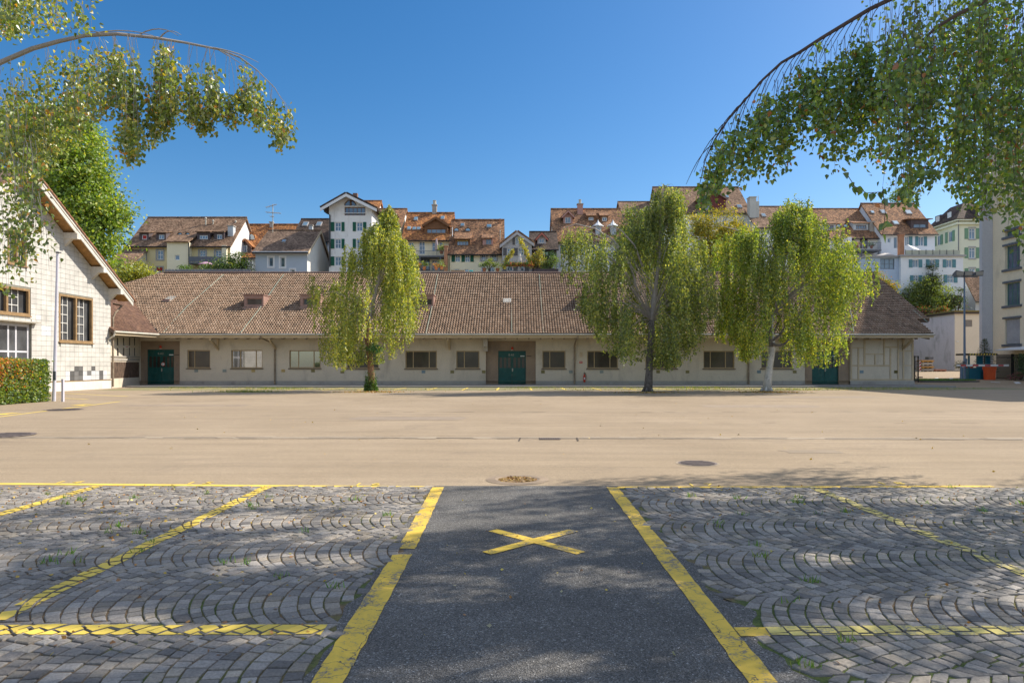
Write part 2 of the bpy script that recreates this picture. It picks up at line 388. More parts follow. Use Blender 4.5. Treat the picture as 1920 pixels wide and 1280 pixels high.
def ground_z(x, y): return max(0., min(y, 110)-54)*.03
gm = MB()
gx = [-900, -300, -120, -60, -30, 0, 30, 60, 120, 300, 900]; gy = [-250, -60, 0, 30, 54, 75, 90, 110, 160, 300, 1500]
for i in range(len(gx)-1):
    for j in range(len(gy)-1):
        gm.poly([(gx[a], gy[bb], ground_z(0, min(gy[bb], 110))) for a, bb in ((i, j), (i+1, j), (i+1, j+1), (i, j+1))])
kind(gm.build('ground', asphalt_mat()), 'structure')

# dark asphalt aisle between the yellow lines, ragged towards the cobbles
def edge_l(y): return -1.05-.025*math.sin(y*3.1)-.025*math.sin(y*7.3+1)-.015*math.sin(y*17)+(.08 if 5.75 < y < 6.1 else 0)
def edge_r(y): return 1.37+.04*math.sin(y*2.7+.6)+.04*math.sin(y*6.1)+.03*math.sin(y*19)+(.10 if y < 4.6 else 0)-(.07 if 6.6 < y < 7.7 else 0)
am = MB(); ys = np.linspace(.6, 8.98, 120)
for a, b in zip(ys[:-1], ys[1:]):
    am.poly([(edge_l(a)-.02, a, .012), (edge_r(a)+.02, a, .012), (edge_r(b)+.02, b, .012), (edge_l(b)-.02, b, .012)])
kind(am.build('aisle_path', aisle_mat()), 'structure')
# subtle front lip where the dark asphalt meets the yard
# cobble beds
def joint_mat():
    m = bpy.data.materials.new('joint_soil'); t, b = _n(m); v = coords(t)
    n = noise(t, .8, 6, .7, v, .5); n2 = noise(t, 45, 4, .7, v)
    c1 = ramp(t, n2.outputs[0], [(.3, (.08, .056, .032)), (.7, (.26, .17, .085))]).outputs[0]
    c2 = ramp(t, n2.outputs[0], [(.3, (.035, .06, .012)), (.7, (.12, .16, .03))]).outputs[0]
    sx = t.nodes.new('ShaderNodeSeparateXYZ'); L(t, v, sx.inputs[0])
    ad = t.nodes.new('ShaderNodeMath'); ad.operation = 'MULTIPLY_ADD'; ad.inputs[1].default_value = .022; L(t, sx.outputs[0], ad.inputs[0]); L(t, n.outputs[0], ad.inputs[2])
    f = ramp(t, ad.outputs[0], [(.44, (0,)*3), (.58, (.95,)*3)]).outputs[0]
    L(t, mix(t, f, c1, c2), b.inputs['Base Color']); b.inputs['Roughness'].default_value = 1; bump(t, b, n2.outputs[0], .6, .01); return m
M_joint = joint_mat()
M_stone = attr_mat('granite_cobble', .8, 60, .9, .45, .3, lo=.62, hi=1.3)
STONES = []                                        # tops of all stones: (corner list, plane z) for the painted lines
W = 1.18; SAG = .23; PITCH = .1
RAD = .9
def wave(y): f = ((y/W) % 1-.5)*W; return RAD-math.sqrt(RAD*RAD-f*f)
def slope(y): f = ((y/W) % 1-.5)*W; return f/math.sqrt(RAD*RAD-f*f)
def cobbles(x0, x1, y0, y1, inside, off):
    V = []; Fc = []; C = []
    def cx(k, y): return k*PITCH+wave(y-off)+.012*math.sin(k*1.7+y*6)+.008*math.sin(k*.61+y*2.3)
    for k in range(int((x0-.5)/PITCH), int((x1+.8)/PITCH)):
        cuts = []; edge = lambda nb: off+nb*W+.03*math.sin(k*2.4+nb)+.02*math.sin(k*5.3+nb*2)
        for nb in range(int(math.floor((y0-off)/W)), int(math.ceil((y1-off)/W))):
            n_ = int(rng.integers(11, 14)); f = np.cumsum(rng.uniform(.78, 1.25, n_)); f = np.concatenate([[0], f/f[-1]])
            th = (f-.5)*2*math.asin(W*.5/RAD); ys_ = (RAD*np.sin(th)+W*.5)/W; ea, eb = edge(nb), edge(nb+1); ys_ = ea+(eb-ea)*ys_; mid_ = off+(nb+.5)*W
            cuts += [(ys_[i], ys_[i+1], i == 0, i == n_-1, mid_) for i in range(n_)]
        for ya, yb, e0, e1, mid_ in cuts:
            def arc(y): f = min(max(y-mid_, -.64), .64); return RAD-math.sqrt(RAD*RAD-f*f), f/math.sqrt(RAD*RAD-f*f)
            def side(y, end):
                s_ = 0 if end else arc(y)[1]; y2 = y-PITCH*s_/(1+s_*s_); wb = lambda kk, yy: kk*PITCH+arc(yy)[0]+.012*math.sin(kk*1.7+yy*6)+.008*math.sin(kk*.61+yy*2.3)
                return np.array([wb(k, y), y]), np.array([wb(k+1, y2), y2])
            (p0, p3), (p1, p2) = side(ya, e0), side(yb, e1)
            q = [p0, p3, p2, p1]; c = sum(q)/4
            if not (x0 < c[0] < x1 and y0 < c[1] < y1 and inside(c[0], c[1])): continue
            q = [p+rng.uniform(-.004, .004, 2) for p in q]
            def shr(d): return [p+(c-p)/np.linalg.norm(c-p)*d for p in q]
            z = .02+rng.uniform(-.0035, .0035); tl = rng.uniform(-.025, .025, 2)
            zt = lambda p: z+float(np.dot(p-c, tl))
            i = len(V); base = shr(.0065); mid = shr(.009); top = shr(.017)
            V += [(*p, -.02) for p in base]+[(*p, zt(p)-.004) for p in mid]+[(*p, zt(p)) for p in top]+[(c[0], c[1], z+.0025)]
            for e in range(4):
                f = (e+1) % 4
                Fc += [(i+e, i+f, i+4+f, i+4+e), (i+4+e, i+4+f, i+8+f, i+8+e), (i+8+e, i+8+f, i+12)]
            g = rng.uniform(.7, 1.3); hue = rng.choice(3, p=[.62, .25, .13])
            C += [tuple(g*np.array([(.27, .243, .212), (.31, .265, .21), (.19, .172, .155)][hue]))]*12
            STONES.append((shr(.012), z+.005, tl, c))
    me = bpy.data.meshes.new('cobblestone_paving'); me.from_pydata(V, [], Fc); me.materials.append(M_stone)
    ca = me.color_attributes.new('Col', 'FLOAT_COLOR', 'CORNER'); d = np.ones((len(me.loops), 4), dtype=np.float32)
    d[:, :3] = np.repeat(np.array(C, dtype=np.float32), [len(f) for f in Fc], axis=0); ca.data.foreach_set('color', d.ravel())
    me.update(); kind(link('cobblestone_paving', me), 'structure')
    jm = MB(); N = 60; yy = np.linspace(y0, y1, N)
    for a, b in zip(yy[:-1], yy[1:]):
        xa0, xb0 = (x0, x0); xa1, xb1 = (x1, x1)
        if x1 < 0: xa1, xb1 = edge_l(a), edge_l(b)
        else: xa0, xb0 = edge_r(a), edge_r(b)
        jm.poly([(xa0, a, .010), (xa1, a, .010), (xb1, b, .010), (xb0, b, .010)])
    kind(jm.build('paving_joints', M_joint), 'structure')
cobbles(-9.2, -1.0, 1.2, 8.92, lambda x, y: x < edge_l(y)-.02 and y < 9.17+x*-.0+(-.036*(x+1))-.28, 4.78-W/2)
cobbles(1.2, 9.6, 1.2, 8.82, lambda x, y: x > edge_r(y)+.02, 4.08-W/2)

def strip(pts, wd, z, name, mat, label, cat='road marking', group=None, th=.0):
    """a painted line along pts on flat ground"""
    m = MB(); pts = [Vector((p[0], p[1], 0)) for p in pts]
    for a, b in zip(pts[:-1], pts[1:]):
        d = (b-a).normalized(); n = Vector((-d.y, d.x, 0))*wd/2; k = max(1, int((b-a).length/.1)); jt = [random.uniform(.9, 1.05) for _ in range(k+1)]
        for i in range(k):
            p, q = a+(b-a)*(i/k), a+(b-a)*((i+1)/k)
            j0, j1 = jt[i], jt[i+1]; m.poly([(p-n*j0)+Vector((0, 0, z)), (q-n*j1)+Vector((0, 0, z)), (q+n*j1)+Vector((0, 0, z)), (p+n*j0)+Vector((0, 0, z))])
    o = m.build(name, mat); tag(o, label, cat, group); return o
def cobble_line(x0, x1, y0, y1, label, wear, mat):
    """paint on the tops of the stones only: the joints stay dark"""
    m = MB()
    for q, z, tl, c in STONES:
        if not (x0-.2 < c[0] < x1+.2 and y0-.2 < c[1] < y1+.2): continue
        if rng.random() < wear: continue
        pl = [tuple(p) for p in q]
        for h in ((-1, 0, -x0), (1, 0, x1), (0, -1, -y0), (0, 1, y1)):
            if pl: pl = clip(pl, *h)
        if len(pl) > 2: m.poly([(p[0], p[1], z+(p[0]-c[0])*tl[0]+(p[1]-c[1])*tl[1]) for p in pl])
    o = m.build('parking_line', mat); return tag(o, label, 'road marking', 'yellow parking bay lines')
GL = 'yellow parking bay lines'
cobble_line(-3.29, -3.15, 4.2, 8.92, 'long yellow line crossing the left cobbles from the near cross line to the border', .03, M_yel_fresh)
cobble_line(-5.52, -5.37, 4.2, 8.98, 'yellow line on the left cobbles ending at the photo edge, outermost of the bay dividers', .03, M_yel_fresh)
cobble_line(-9.2, -1.14, 4.0, 4.15, 'bright yellow cross line on the left cobbles nearest the camera', .01, M_yel_fresh)
cobble_line(1.5, 9.6, 3.99, 4.13, 'pale yellow cross line on the right cobbles nearest the camera', .02, M_yel_worn)
cobble_line(3.78, 3.92, 4.2, 8.85, 'worn and broken yellow bay line on the mossy right cobbles', .22, M_yel_worn)
# long lines on asphalt
strip([(-1.0, 8.86), (-.94, 5.95), (-.945, 5.9)], .16, .0165, 'parking_line', M_yel, 'far stretch of the yellow line left of the dark aisle, beyond its gap', group=GL)
o = strip([(-.945, 5.72), (-.94, 3.6), (-.94, .7)], .17, .0165, 'parking_line', M_yel, 'near stretch of the yellow line left of the dark aisle, before its gap', group=GL)
strip([(1.26, 8.86), (1.245, 5.7), (1.235, .7)], .155, .0165, 'parking_line', M_yel, 'long yellow line edging the dark asphalt aisle on its right', group=GL)
strip([(-9.6, 9.30), (-5.4, 9.13), (-.87, 8.93)], .125, .004, 'parking_line', M_yel_fresh, 'long yellow border line between the left cobbles and the sunlit yard', group=GL)
strip([(1.15, 8.92), (3, 8.94), (6.3, 9.0)], .12, .004, 'parking_line', M_yel, 'long yellow border line between the right cobbles and the sunlit yard', group=GL)
strip([(1.32, 4.06), (1.52, 4.06)], .14, .0165, 'parking_line', M_yel, 'short yellow stub on the asphalt joining the aisle line to the right cross line', group=GL)
mm = MB()
for (a, b) in (((-.215, 6.56), (.555, 5.76)), ((.56, 6.54), (-.24, 5.75))):
    a, b = Vector((*a, 0)), Vector((*b, 0)); d = (b-a).normalized(); n = Vector((-d.y, d.x, 0))*.058; k = 8; z = .0165 if not mm.f else .0188
    for i in range(k):
        p, q = a+(b-a)*i/k, a+(b-a)*(i+1)/k
        mm.poly([(p-n)[:2]+(z,), (q-n)[:2]+(z,), (q+n)[:2]+(z,), (p+n)[:2]+(z,)])
tag(mm.build('cross_marking', M_yel), 'yellow painted X in the middle of the dark asphalt aisle', 'road marking')
# bay numbers on the yard
def number(txt, px, py, label):
    x, y = G(px, py); o = text_mesh('bay_number', txt, M_yel_fresh, None, .25, .001, 1.9, (x, y, .006)); tag(o, label, 'road marking', 'painted bay numbers'); return o
number('14', 122, 906, 'yellow painted bay number at the far left of the left border line')
number('15', 369, 907.5, 'yellow painted bay number in the middle of the left border line')
number('16', 686, 910, 'yellow painted bay number at the aisle end of the left border line')
number('17', 1316, 911, 'faint painted bay number behind the right border line near the aisle')
number('18', 1676, 908, 'painted bay number behind the far end of the right border line')

# old repair patches in the yard
for x, y, a, b_, tone in ((-3.2, 20.5, 3.4, 1.3, (.30, .235, .17)), (9.5, 26.5, 4.5, 1.6, (.32, .25, .18)), (-13, 27, 5, 1.2, (.31, .24, .17)), (5.5, 12.6, 1.1, .5, (.30, .235, .165)), (15, 34, 6, 1.8, (.31, .245, .18))):
    m = MB(); n = 20; m.poly([(x+a*.5*(1 if abs(math.cos(t)) > .35 else .9)*math.copysign(abs(math.cos(t))**.35, math.cos(t))+random.uniform(-.06, .06), y+b_*.5*math.copysign(abs(math.sin(t))**.35, math.sin(t))+random.uniform(-.03, .03), .003) for t in [2*math.pi*k/n for k in range(n)]])
    kind(m.build('asphalt_patch', pm('patch_%d' % int(tone[0]*1000+x), tone, .14, 1.5, 90, .95, .2)), 'structure')
# joints, drains, covers in the yard
M_crack = pm('joint_tar', (.10, .075, .055), .3, 3, 40); M_conc = pm('channel_concrete', (.37, .295, .21), .16, 2, 60)
M_iron = pm('cast_iron', (.185, .145, .125), .3, 6, 60, .6, .4); M_leafmud = pm('leaf_litter', (.25, .16, .07), .5, 14, 50, 1, .8)
def wob(x, s, a): return a*math.sin(x*.7+s)+a*.6*math.sin(x*2.3+2*s)+a*.4*math.sin(x*6.1+s)
def ribbon(name, x0, x1, yf, wd, z, mat, gap=0.0):
    m = MB(); n = int((x1-x0)/.4)
    for i in range(n):
        if random.random() < gap: continue
        a, b = x0+(x1-x0)*i/n, x0+(x1-x0)*(i+1)/n; wa = wd*random.uniform(.6, 1.3)
        m.poly([(a, yf(a)-wa/2, z), (b, yf(b)-wa/2, z), (b, yf(b)+wa/2, z), (a, yf(a)+wa/2, z)])
    return kind(m.build(name, mat), 'structure')
ch = lambda x: 14.95-.014*x-.0006*x*x
ribbon('drain_channel_strip', -17, 24, lambda x: ch(x)+.04, .42, .004, M_conc)
ribbon('yard_crack', -17, 24, lambda x: ch(x)+wob(x, 1, .012), .05, .008, M_crack, .12)
ribbon('yard_crack', -14, 20, lambda x: ch(x)-.19+wob(x, 2, .01), .025, .008, M_crack, .35)
ribbon('yard_crack', -5, 28, lambda x: 23.2+.01*x+wob(x, 3, .03), .05, .004, M_crack, .45)
ribbon('yard_crack', -18, 12, lambda x: 30.5+wob(x, 4, .05), .06, .004, M_crack, .5)
ribbon('yard_crack', 2, 26, lambda x: 19.0-.02*x+wob(x, 5, .04), .03, .004, M_crack, .6)
for a in (973, 1083):
    m = MB(); x, y = G(a, 826); m.poly([(x-.012, y-.1, .011), (x+.02, y-.1, .011), (x+.05, y+.55, .011), (x+.02, y+.55, .011)])
    kind(m.build('yard_crack', M_crack), 'structure')
def cover(px, py, r, label, mat=M_iron, rim=True, z=.004):
    x, y = G(px, py); t_ = thing('manhole_cover', label, 'manhole cover', (x, y, 0))
    if rim:
        m = MB(); m.disc((x, y, z), r*1.13, r*1.13, 28); m.build('rim', M_conc, t_)
    m = MB(); m.disc((x, y, z+.004), r, r, 28)
    for k in range(-3, 4):
        hw = math.sqrt(max(0, (r*.86)**2-(k*r*.24)**2)); m.box(x-hw, x+hw, y+k*r*.24-.018, y+k*r*.24+.018, z+.004, z+.012)
    m.build('lid', mat, t_); return t_
cover(1308, 868.5, .31, 'round dark iron manhole cover in the sunlit yard, near the shadow on the right')
cover(120, 768, .62, 'dark flat manhole cover in the yard near the hedge at left', rim=False)
cover(8, 816, .62, 'dark manhole cover on the channel strip at the left photo edge', rim=False, z=.010)
x, y = G(970, 899); t_ = thing('yard_drain', 'sunken round yard drain filled with brown leaves, behind the aisle', 'drain', (x, y, 0))
m = MB()
for rr, z0, r2, z1 in ((.42, .004, .3, .014), (.3, .014, .26, .003)):
    for k in range(28):
        a, b = 2*math.pi*k/28, 2*math.pi*(k+1)/28; c = lambda r, an, z: (x+r*math.cos(an)*1.05, y+r*math.sin(an), z)
        m.poly([c(rr, a, z0), c(rr, b, z0), c(r2, b, z1), c(r2, a, z1)])
m.build('rim', pm('worn_rim', (.30, .225, .155), .25, 4, 40), t_); m = MB(); m.disc((x, y, .0035), .27, .26, 24); m.build('grate', M_leafmud, t_)
nl = 130; an = rng.uniform(0, 6.28, nl); rr = np.sqrt(rng.uniform(0, 1, nl))*.26
V = leaf_quads(np.stack([x+rr*np.cos(an), y+rr*np.sin(an), np.full(nl, .006)+rng.uniform(0, .006, nl)], 1), np.stack([rng.normal(size=nl), rng.normal(size=nl), rng.normal(size=nl)*.06], 1), rng.uniform(.025, .05, nl))
kind(quads('leaf_litter', V, pal(nl, [(.35, .18, .05), (.45, .3, .08), (.2, .12, .06)], [1, 1, 1]), leaf_mat('dry_leaf', .15), t_), 'stuff')
x, y = G(1030, 823.5); t_ = thing('channel_grate', 'small rectangular iron drain grate set in the concrete strip', 'drain', (x, y, 0)); m = MB()
for k in range(9): m.box(x-.2+.05*k, x-.175+.05*k, y-.07, y+.1, .009, .02)
m.box(x-.22, x+.24, y-.1, y-.07, .009, .02); m.box(x-.22, x+.24, y+.1, y+.13, .009, .02); m.build('grate', M_iron, t_)

# markings at the left
for (a, b, lb) in (((-30, 785), (225, 752.5), 'long thin yellow line on the yard in front of the hedge'), ((118, 737), (240, 743), 'thin yellow line on the yard by the corner of the tiled building, farther one'), ((118, 746.5), (165, 748.5), 'short thin yellow line on the yard beside the hedge post')):
    strip([G(*a), G(*b)], .12, .004, 'yard_line', M_yel_fresh, lb)
for px, py, lb in ((8, 776, 'yellow arrowhead mark on the thin line, nearest the left photo edge'), (152, 759, 'yellow arrowhead mark halfway along the thin line near the hedge')):
    x, y = G(px, py); m = MB(); m.poly([(x-.25, y-.35, .008), (x+.3, y-.35, .008), (x+.12, y+.1, .008), (x+.25, y+.45, .008), (x-.1, y+.45, .008)])
    tag(m.build('arrow_marking', M_yel_fresh), lb, 'road marking')

# pavement along the hall, mossy paver strip with bay lines
YF = 52.5
def U(px): return PX(px, YF)
def Vv(py): return PZ(py, YF)
M_walk = pm('grey_pavement', (.26, .245, .225), .2, .6, 30); 
m = MB(); m.box(-27.6, 31.2, 48.3, 52.46, -.05, .11); kind(m.build('pavement', M_walk), 'structure')
mv = bpy.data.materials.new('mossy_pavers'); t, b = _n(mv); v = coords(t)
br = t.nodes.new('ShaderNodeTexBrick'); L(t, v, br.inputs['Vector']); br.inputs['Scale'].default_value = 1; br.inputs['Brick Width'].default_value = .25; br.inputs['Row Height'].default_value = .13; br.inputs['Mortar Size'].default_value = .03
br.inputs['Color1'].default_value = (.36, .3, .21, 1); br.inputs['Color2'].default_value = (.28, .23, .15, 1); br.inputs['Mortar'].default_value = (.14, .14, .04, 1)
f = ramp(t, noise(t, .5, 6, .7, v, .5).outputs[0], [(.42, (0,)*3), (.66, (.8,)*3)]).outputs[0]
L(t, mix(t, f, br.outputs[0], mix(t, noise(t, 12, 4, .7, v).outputs[0], (.1, .1, .025), (.3, .25, .1))), b.inputs['Base Color']); b.inputs['Roughness'].default_value = 1
m = MB(); n = 60
def fe(x): return 42.9+.35*math.sin(x*.35)+.2*math.sin(x*1.3)+(.0 if x < 24 else (x-24)*.22)
for i in range(n):
    a, b_ = -26.5+60.5*i/n, -26.5+60.5*(i+1)/n
    if fe(b_) < 48.2: m.poly([(a, fe(a), .004), (b_, fe(b_), .004), (b_, 48.28, .004), (a, 48.28, .004)])
kind(m.build('paver_strip', mv), 'structure')
for k in range(-8, 17):
    x = -7.65+2.17*k
    if -25 < x < 30:
        strip([(x+.02*(x), 43.2+random.uniform(-.2, .5)), (x, 47.9)], .13, .008, 'hall_bay_line', M_yel_fresh, 'short yellow bay line on the mossy paver strip in front of the long hall', group='bay lines along the hall')
# grass island and road marks at right

# ================================================================== THE LONG HALL
M_wall = pm('hall_plaster', (.62, .535, .42), .1, .35, 14, .9, .12, (.36, .31, .25))
M_plinth = pm('hall_plinth', (.38, .355, .32), .15, .6, 20, .9, .15, (.22, .2, .18))
M_brown = pm('brown_render', (.30, .22, .155), .2, .8, 22, .95, .3, (.2, .16, .13))
M_wood = pm('cream_wood', (.55, .43, .28), .15, 1.5, 30, .8, .1); M_wframe = pm('tan_window_frame', (.42, .31, .18), .12, 2, 30)
M_sill = pm('stone_sill', (.2, .155, .11), .15, 3, 30); M_soff = pm('soffit_board', (.26, .2, .14), .2, 2, 25)
M_gut = pm('zinc_gutter', (.5, .46, .38), .15, 2, 30, .5, .05, metal=.3); M_pipe = pm('rusty_pipe', (.3, .23, .16), .4, 3, 20, .7, .2, (.12, .09, .07))
M_green = pm('green_door_paint', (.010, .085, .075), .3, 1.2, 20, .45, .05, (.05, .11, .09)); M_gdark = glass('hall_glass', (.028, .019, .012), .05, .025); M_gmir = glass('mirror_glass', (.03, .022, .015), .04, .38)
M_black = pm('black_metal', (.02, .02, .022), .2, 4, 30, .5, .05); M_white = pm('white_paintwork', (.75, .74, .72), .06, 2, 30, .6, .05)
M_red = pm('red_plastic', (.55, .045, .02), .15, 6, 40, .45, .03); M_cable = pm('copper_cable', (.33, .42, .33), .1, 3, 30, .6, .02)
M_copper = pm('dormer_sheet', (.33, .2, .155), .15, 2.5, 25, .6, .08); M_conc2 = pm('concrete', (.4, .36, .31), .15, 1.5, 25, .9, .2)
hall = thing('long_hall', 'long low hall with brown tiled roof and green double doors across the yard', 'building', (1, 55, 0))
FH = Fr((0, YF, 0), (1, 0, 0))
V_BASE = 0.0; V_TOP = 3.75; V_PL = Vv(714)
WIN = [(351, 394, 656, 690, (364,)), (433.5, 492, 656, 690, (450, 479.5)), (542.5, 601, 656.5, 690, (559, 588)), (650, 710, 657, 690.5, (666, 696)), (760, 819, 657.5, 690.5, (774.5, 804.5)),
       (855.5, 899, 657.5, 690.5, (870.5,)), (1017, 1060.5, 657.5, 690.5, (1031,)), (1101, 1159, 657.5, 690.5, (1114.5, 1144)), (1210, 1269, 657.5, 690.5, (1224, 1253)), (1319, 1377, 657.5, 690.5, (1332.5, 1361)), (1427.5, 1486, 657.5, 690.5, (1441, 1468.5))]
PORT = [(262, 337, 274, 324.5, 655, 'E-A3'), (911, 1004.5, 934, 986, 657.5, 'E-A2'), (1509, 1594, 1524, 1574, 657.5, 'E-A1')]
hw = [(U(a), U(b), Vv(d), Vv(c)) for a, b, c, d, s in WIN]; hp = [(U(p[0]), U(p[1]), -.1, V_TOP-.3) for p in PORT]
m = MB(); FH.face(m, U(262), U(1713), V_PL, V_TOP, hw+hp, .16)
# right gable end wall of the hall and the back
e = U(1713); m.poly([(e, YF, 0), (e, 70, 0), (e, 70, 3.75), (e, 61.2, 9.3), (e, YF, 4.6)])
m.poly([(e, YF, V_TOP), (e, YF, 4.6), (U(262), YF, 4.6), (U(262), YF, V_TOP)][::-1])
m.build('wall', M_wall, hall)
m = MB(); FH.face(m, U(262), U(1714.5), 0, V_PL, [(a, b, -.1, 9) for a, b, c, d in hp], .05, d=.035)
for p in PORT: pass
m.build('plinth', M_plinth, hall)
for a, b, c, d, s in WIN:
    window(FH, U(a), U(b), Vv(d), Vv(c), hall, M_wframe, M_gmir if 430 < a < 560 else M_gdark, [U(x) for x in s], (), .1, .075, M_sill, .07)
for i, p in enumerate(PORT):
    m = MB(); dh = (U(p[2]), U(p[3]), -.1, Vv(p[4])); FH.face(m, U(p[0])-.02, U(p[1])+.02, 0, V_TOP-.2, [dh], .2, d=-.14)
    if i: pass
    m.build('door_surround', M_brown, hall)
    u0, u1, v0, v1 = dh[0], dh[1], .12, dh[3]; dd = -.26; mid = (u0+u1)/2
    m = MB(); gl = MB(); vt0, vt1 = v0+(v1-v0)*.49, v0+(v1-v0)*.80
    FH.box(m, u0, u1, vt1+.004, v1, dd-.06, dd)                            # head board
    for s_, (a, b) in enumerate(((u0, mid-.012), (mid+.012, u1))):
        FH.box(m, a, b, v0, vt0, dd-.06, dd); w_ = b-a; st = .085; n3 = 3; gw = (w_-st*(n3+1))/n3
        for k in range(n3+1): FH.box(m, a+k*(gw+st), a+k*(gw+st)+st, vt0+.003, vt1, dd-.06, dd)
        gl.poly([FH.p(a, vt0, dd-.04), FH.p(b, vt0, dd-.04), FH.p(b, vt1, dd-.04), FH.p(a, vt1, dd-.04)])
        for hz in (.28, 1.75): FH.box(m, (a-.02 if s_ == 0 else b-.1), (a+.1 if s_ == 0 else b+.02), v0+hz, v0+hz+.2, dd, dd+.02)
        for q in range(3): FH.box(m, a+.05, b-.05, v0+.12+q*.36, v0+.13+q*.36, dd, dd+.008)
    d_o = m.build('door', M_green, hall); gl.build('pane', M_gdark, d_o)
    m = MB(); FH.box(m, mid+.0, mid+.07, v0+.98, v0+1.22, dd+.004, dd+.025); m.tube([FH.p(mid+.035, v0+1.12, dd+.03), FH.p(mid+.035, v0+1.12, dd+.07), FH.p(mid+.14, v0+1.12, dd+.07)], .014); m.build('handle', M_gut, d_o)
    text_mesh('lettering', p[5], M_gut, d_o, .22, .004, 1.0, FH.p(mid-.05, v1-.38, dd+.008), (R(90), 0, 0))
    m = MB(); FH.box(m, u1-.42, u1-.1, v1-.44, v1-.37, dd+.002, dd+.03); m.build('door_closer', M_white, d_o)
    m = MB(); FH.box(m, u1+.05, u1+.42, v1-.43, v1-.39, -.13, -.1); m.build('door_stay', M_black, hall)
    x = FH.p(mid+.02, v1, -.1); t_ = thing('warning_lamp', ['red warning lamp above the left green door', 'red warning lamp above the middle green door', 'red warning lamp above the right green door'][i], 'lamp', (x.x, x.y, x.z), 'red lamps above the doors')
    m = MB(); m.lathe((x.x, x.y, x.z+.03), [(0, .1), (.06, .1)], 10); m.build('base', M_gut, t_); m = MB(); m.lathe((x.x, x.y, x.z+.092), [(0, .085), (.14, .085), (.2, .06), (.22, .01)], 12); m.build('dome', M_red, t_, True)
# round sign on the left door
c = FH.p(U(302.5), Vv(682.5), -.255); m = MB(); m.tube([c, c+Vector((0, -.012, 0))], .15, 20); s_ = m.build('round_sign', M_red, None); tag(s_, 'small round white sign with red rim on the left green door', 'sign')
m = MB(); m.tube([c+Vector((0, -.0125, 0)), c+Vector((0, -.016, 0))], .115, 20); m.build('face', M_white, s_); m = MB(); m.box(c.x-.02, c.x+.02, c.y-.022, c.y-.017, c.z-.07, c.z+.07); m.build('symbol', M_black, s_)
# half-timbered end panel
m = MB()
def q3(x): return U(1500+x/8)
def r3(y): return Vv(620+y/8)
for a, b, c, d in ((760, 778, 125, 738), (865, 885, 250, 735), (955, 980, 125, 510), (1250, 1272, 125, 505), (1345, 1366, 260, 735), (1462, 1482, 125, 735), (1540, 1560, 125, 735), (1675, 1702, 125, 738), (1115, 1132, 355, 505)):
    FH.box(m, q3(a), q3(b), r3(d), r3(c), .001, .045)
for a, b, c, d in ((778, 955, 245, 262), (980, 1250, 125, 141), (980, 1250, 343, 357), (1272, 1462, 235, 256), (778, 1345, 510, 534), (1482, 1675, 293, 311), (1560, 1675, 512, 527), (778, 1675, 722, 738)):
    FH.box(m, q3(a), q3(b), r3(d), r3(c), .0012, .037)
m.build('timber_frame', M_wood, hall)
# little coloured vent covers under the windows
for px, cl in ((368, 0), (421, 0), (475, 1), (531, 1), (587, 2), (642, 2), (794, 3), (848, 2), (907, 2), (1018, 2), (1070, 0), (1128, 0), (1234, 2), (1289, 2), (1423, 3), (1490, 2), (1615.5, 3), (1680, 4)):
    m = MB(); a = U(px-3.4); b = U(px+3.4); v0 = Vv(699.5) if px > 600 else Vv(697.5); FH.box(m, a, b, v0, v0+.22, .0, .025)
    for k in range(3): FH.box(m, a+.03, b-.03, v0+.05+k*.055, v0+.07+k*.055, .0255, .033)
    m.build('vent_cover', [pm('vent_grey', (.3, .33, .3)), pm('vent_ochre', (.5, .36, .15)), pm('vent_olive', (.25, .21, .09)), pm('vent_blue', (.22, .3, .34)), pm('vent_dark', (.12, .1, .03))][cl], hall)
# small things on the wall
m = MB(); FH.box(m, U(1087), U(1092), Vv(669), Vv(660), 0, .05); m.build('junction_box', pm('beige_box', (.6, .47, .33)), hall)
m = MB(); FH.box(m, U(1086.5), U(1092), Vv(681), Vv(677), 0, .02); fs = m.build('fire_sign', M_red); tag(fs, 'small square red fire sign on the hall wall above the extinguisher', 'sign')
m = MB(); FH.box(m, U(1088.5), U(1090), Vv(680), Vv(678), .021, .024); m.build('symbol', M_white, fs)
x = FH.p(U(1095.5), Vv(716), .12); t_ = thing('fire_extinguisher', 'red fire extinguisher hanging on the hall wall beside a downpipe', 'extinguisher', tuple(x))
m = MB(); m.lathe((x.x, x.y, x.z), [(0, .07), (.02, .085), (.48, .085), (.56, .05), (.6, .03), (.62, .03)], 12); m.build('cylinder', M_red, t_, True)
m = MB(); m.box(x.x-.06, x.x+.08, x.y-.03, x.y+.03, x.z+.625, x.z+.68); m.tube([(x.x+.06, x.y, x.z+.66), (x.x+.13, x.y-.02, x.z+.5), (x.x+.11, x.y-.03, x.z+.2)], .014); m.build('valve_hose', M_black, t_)
m = MB(); m.box(x.x-.05, x.x+.05, x.y-.089, x.y-.085, x.z+.2, x.z+.36); m.build('sticker', M_white, t_)
m = MB(); m.tube([(x.x, x.y+.1, x.z+.5), (x.x-.0, x.y+.1, x.z+.75), (x.x+.1, x.y+.1, x.z+.72)], .015); m.build('bracket', M_black, t_)

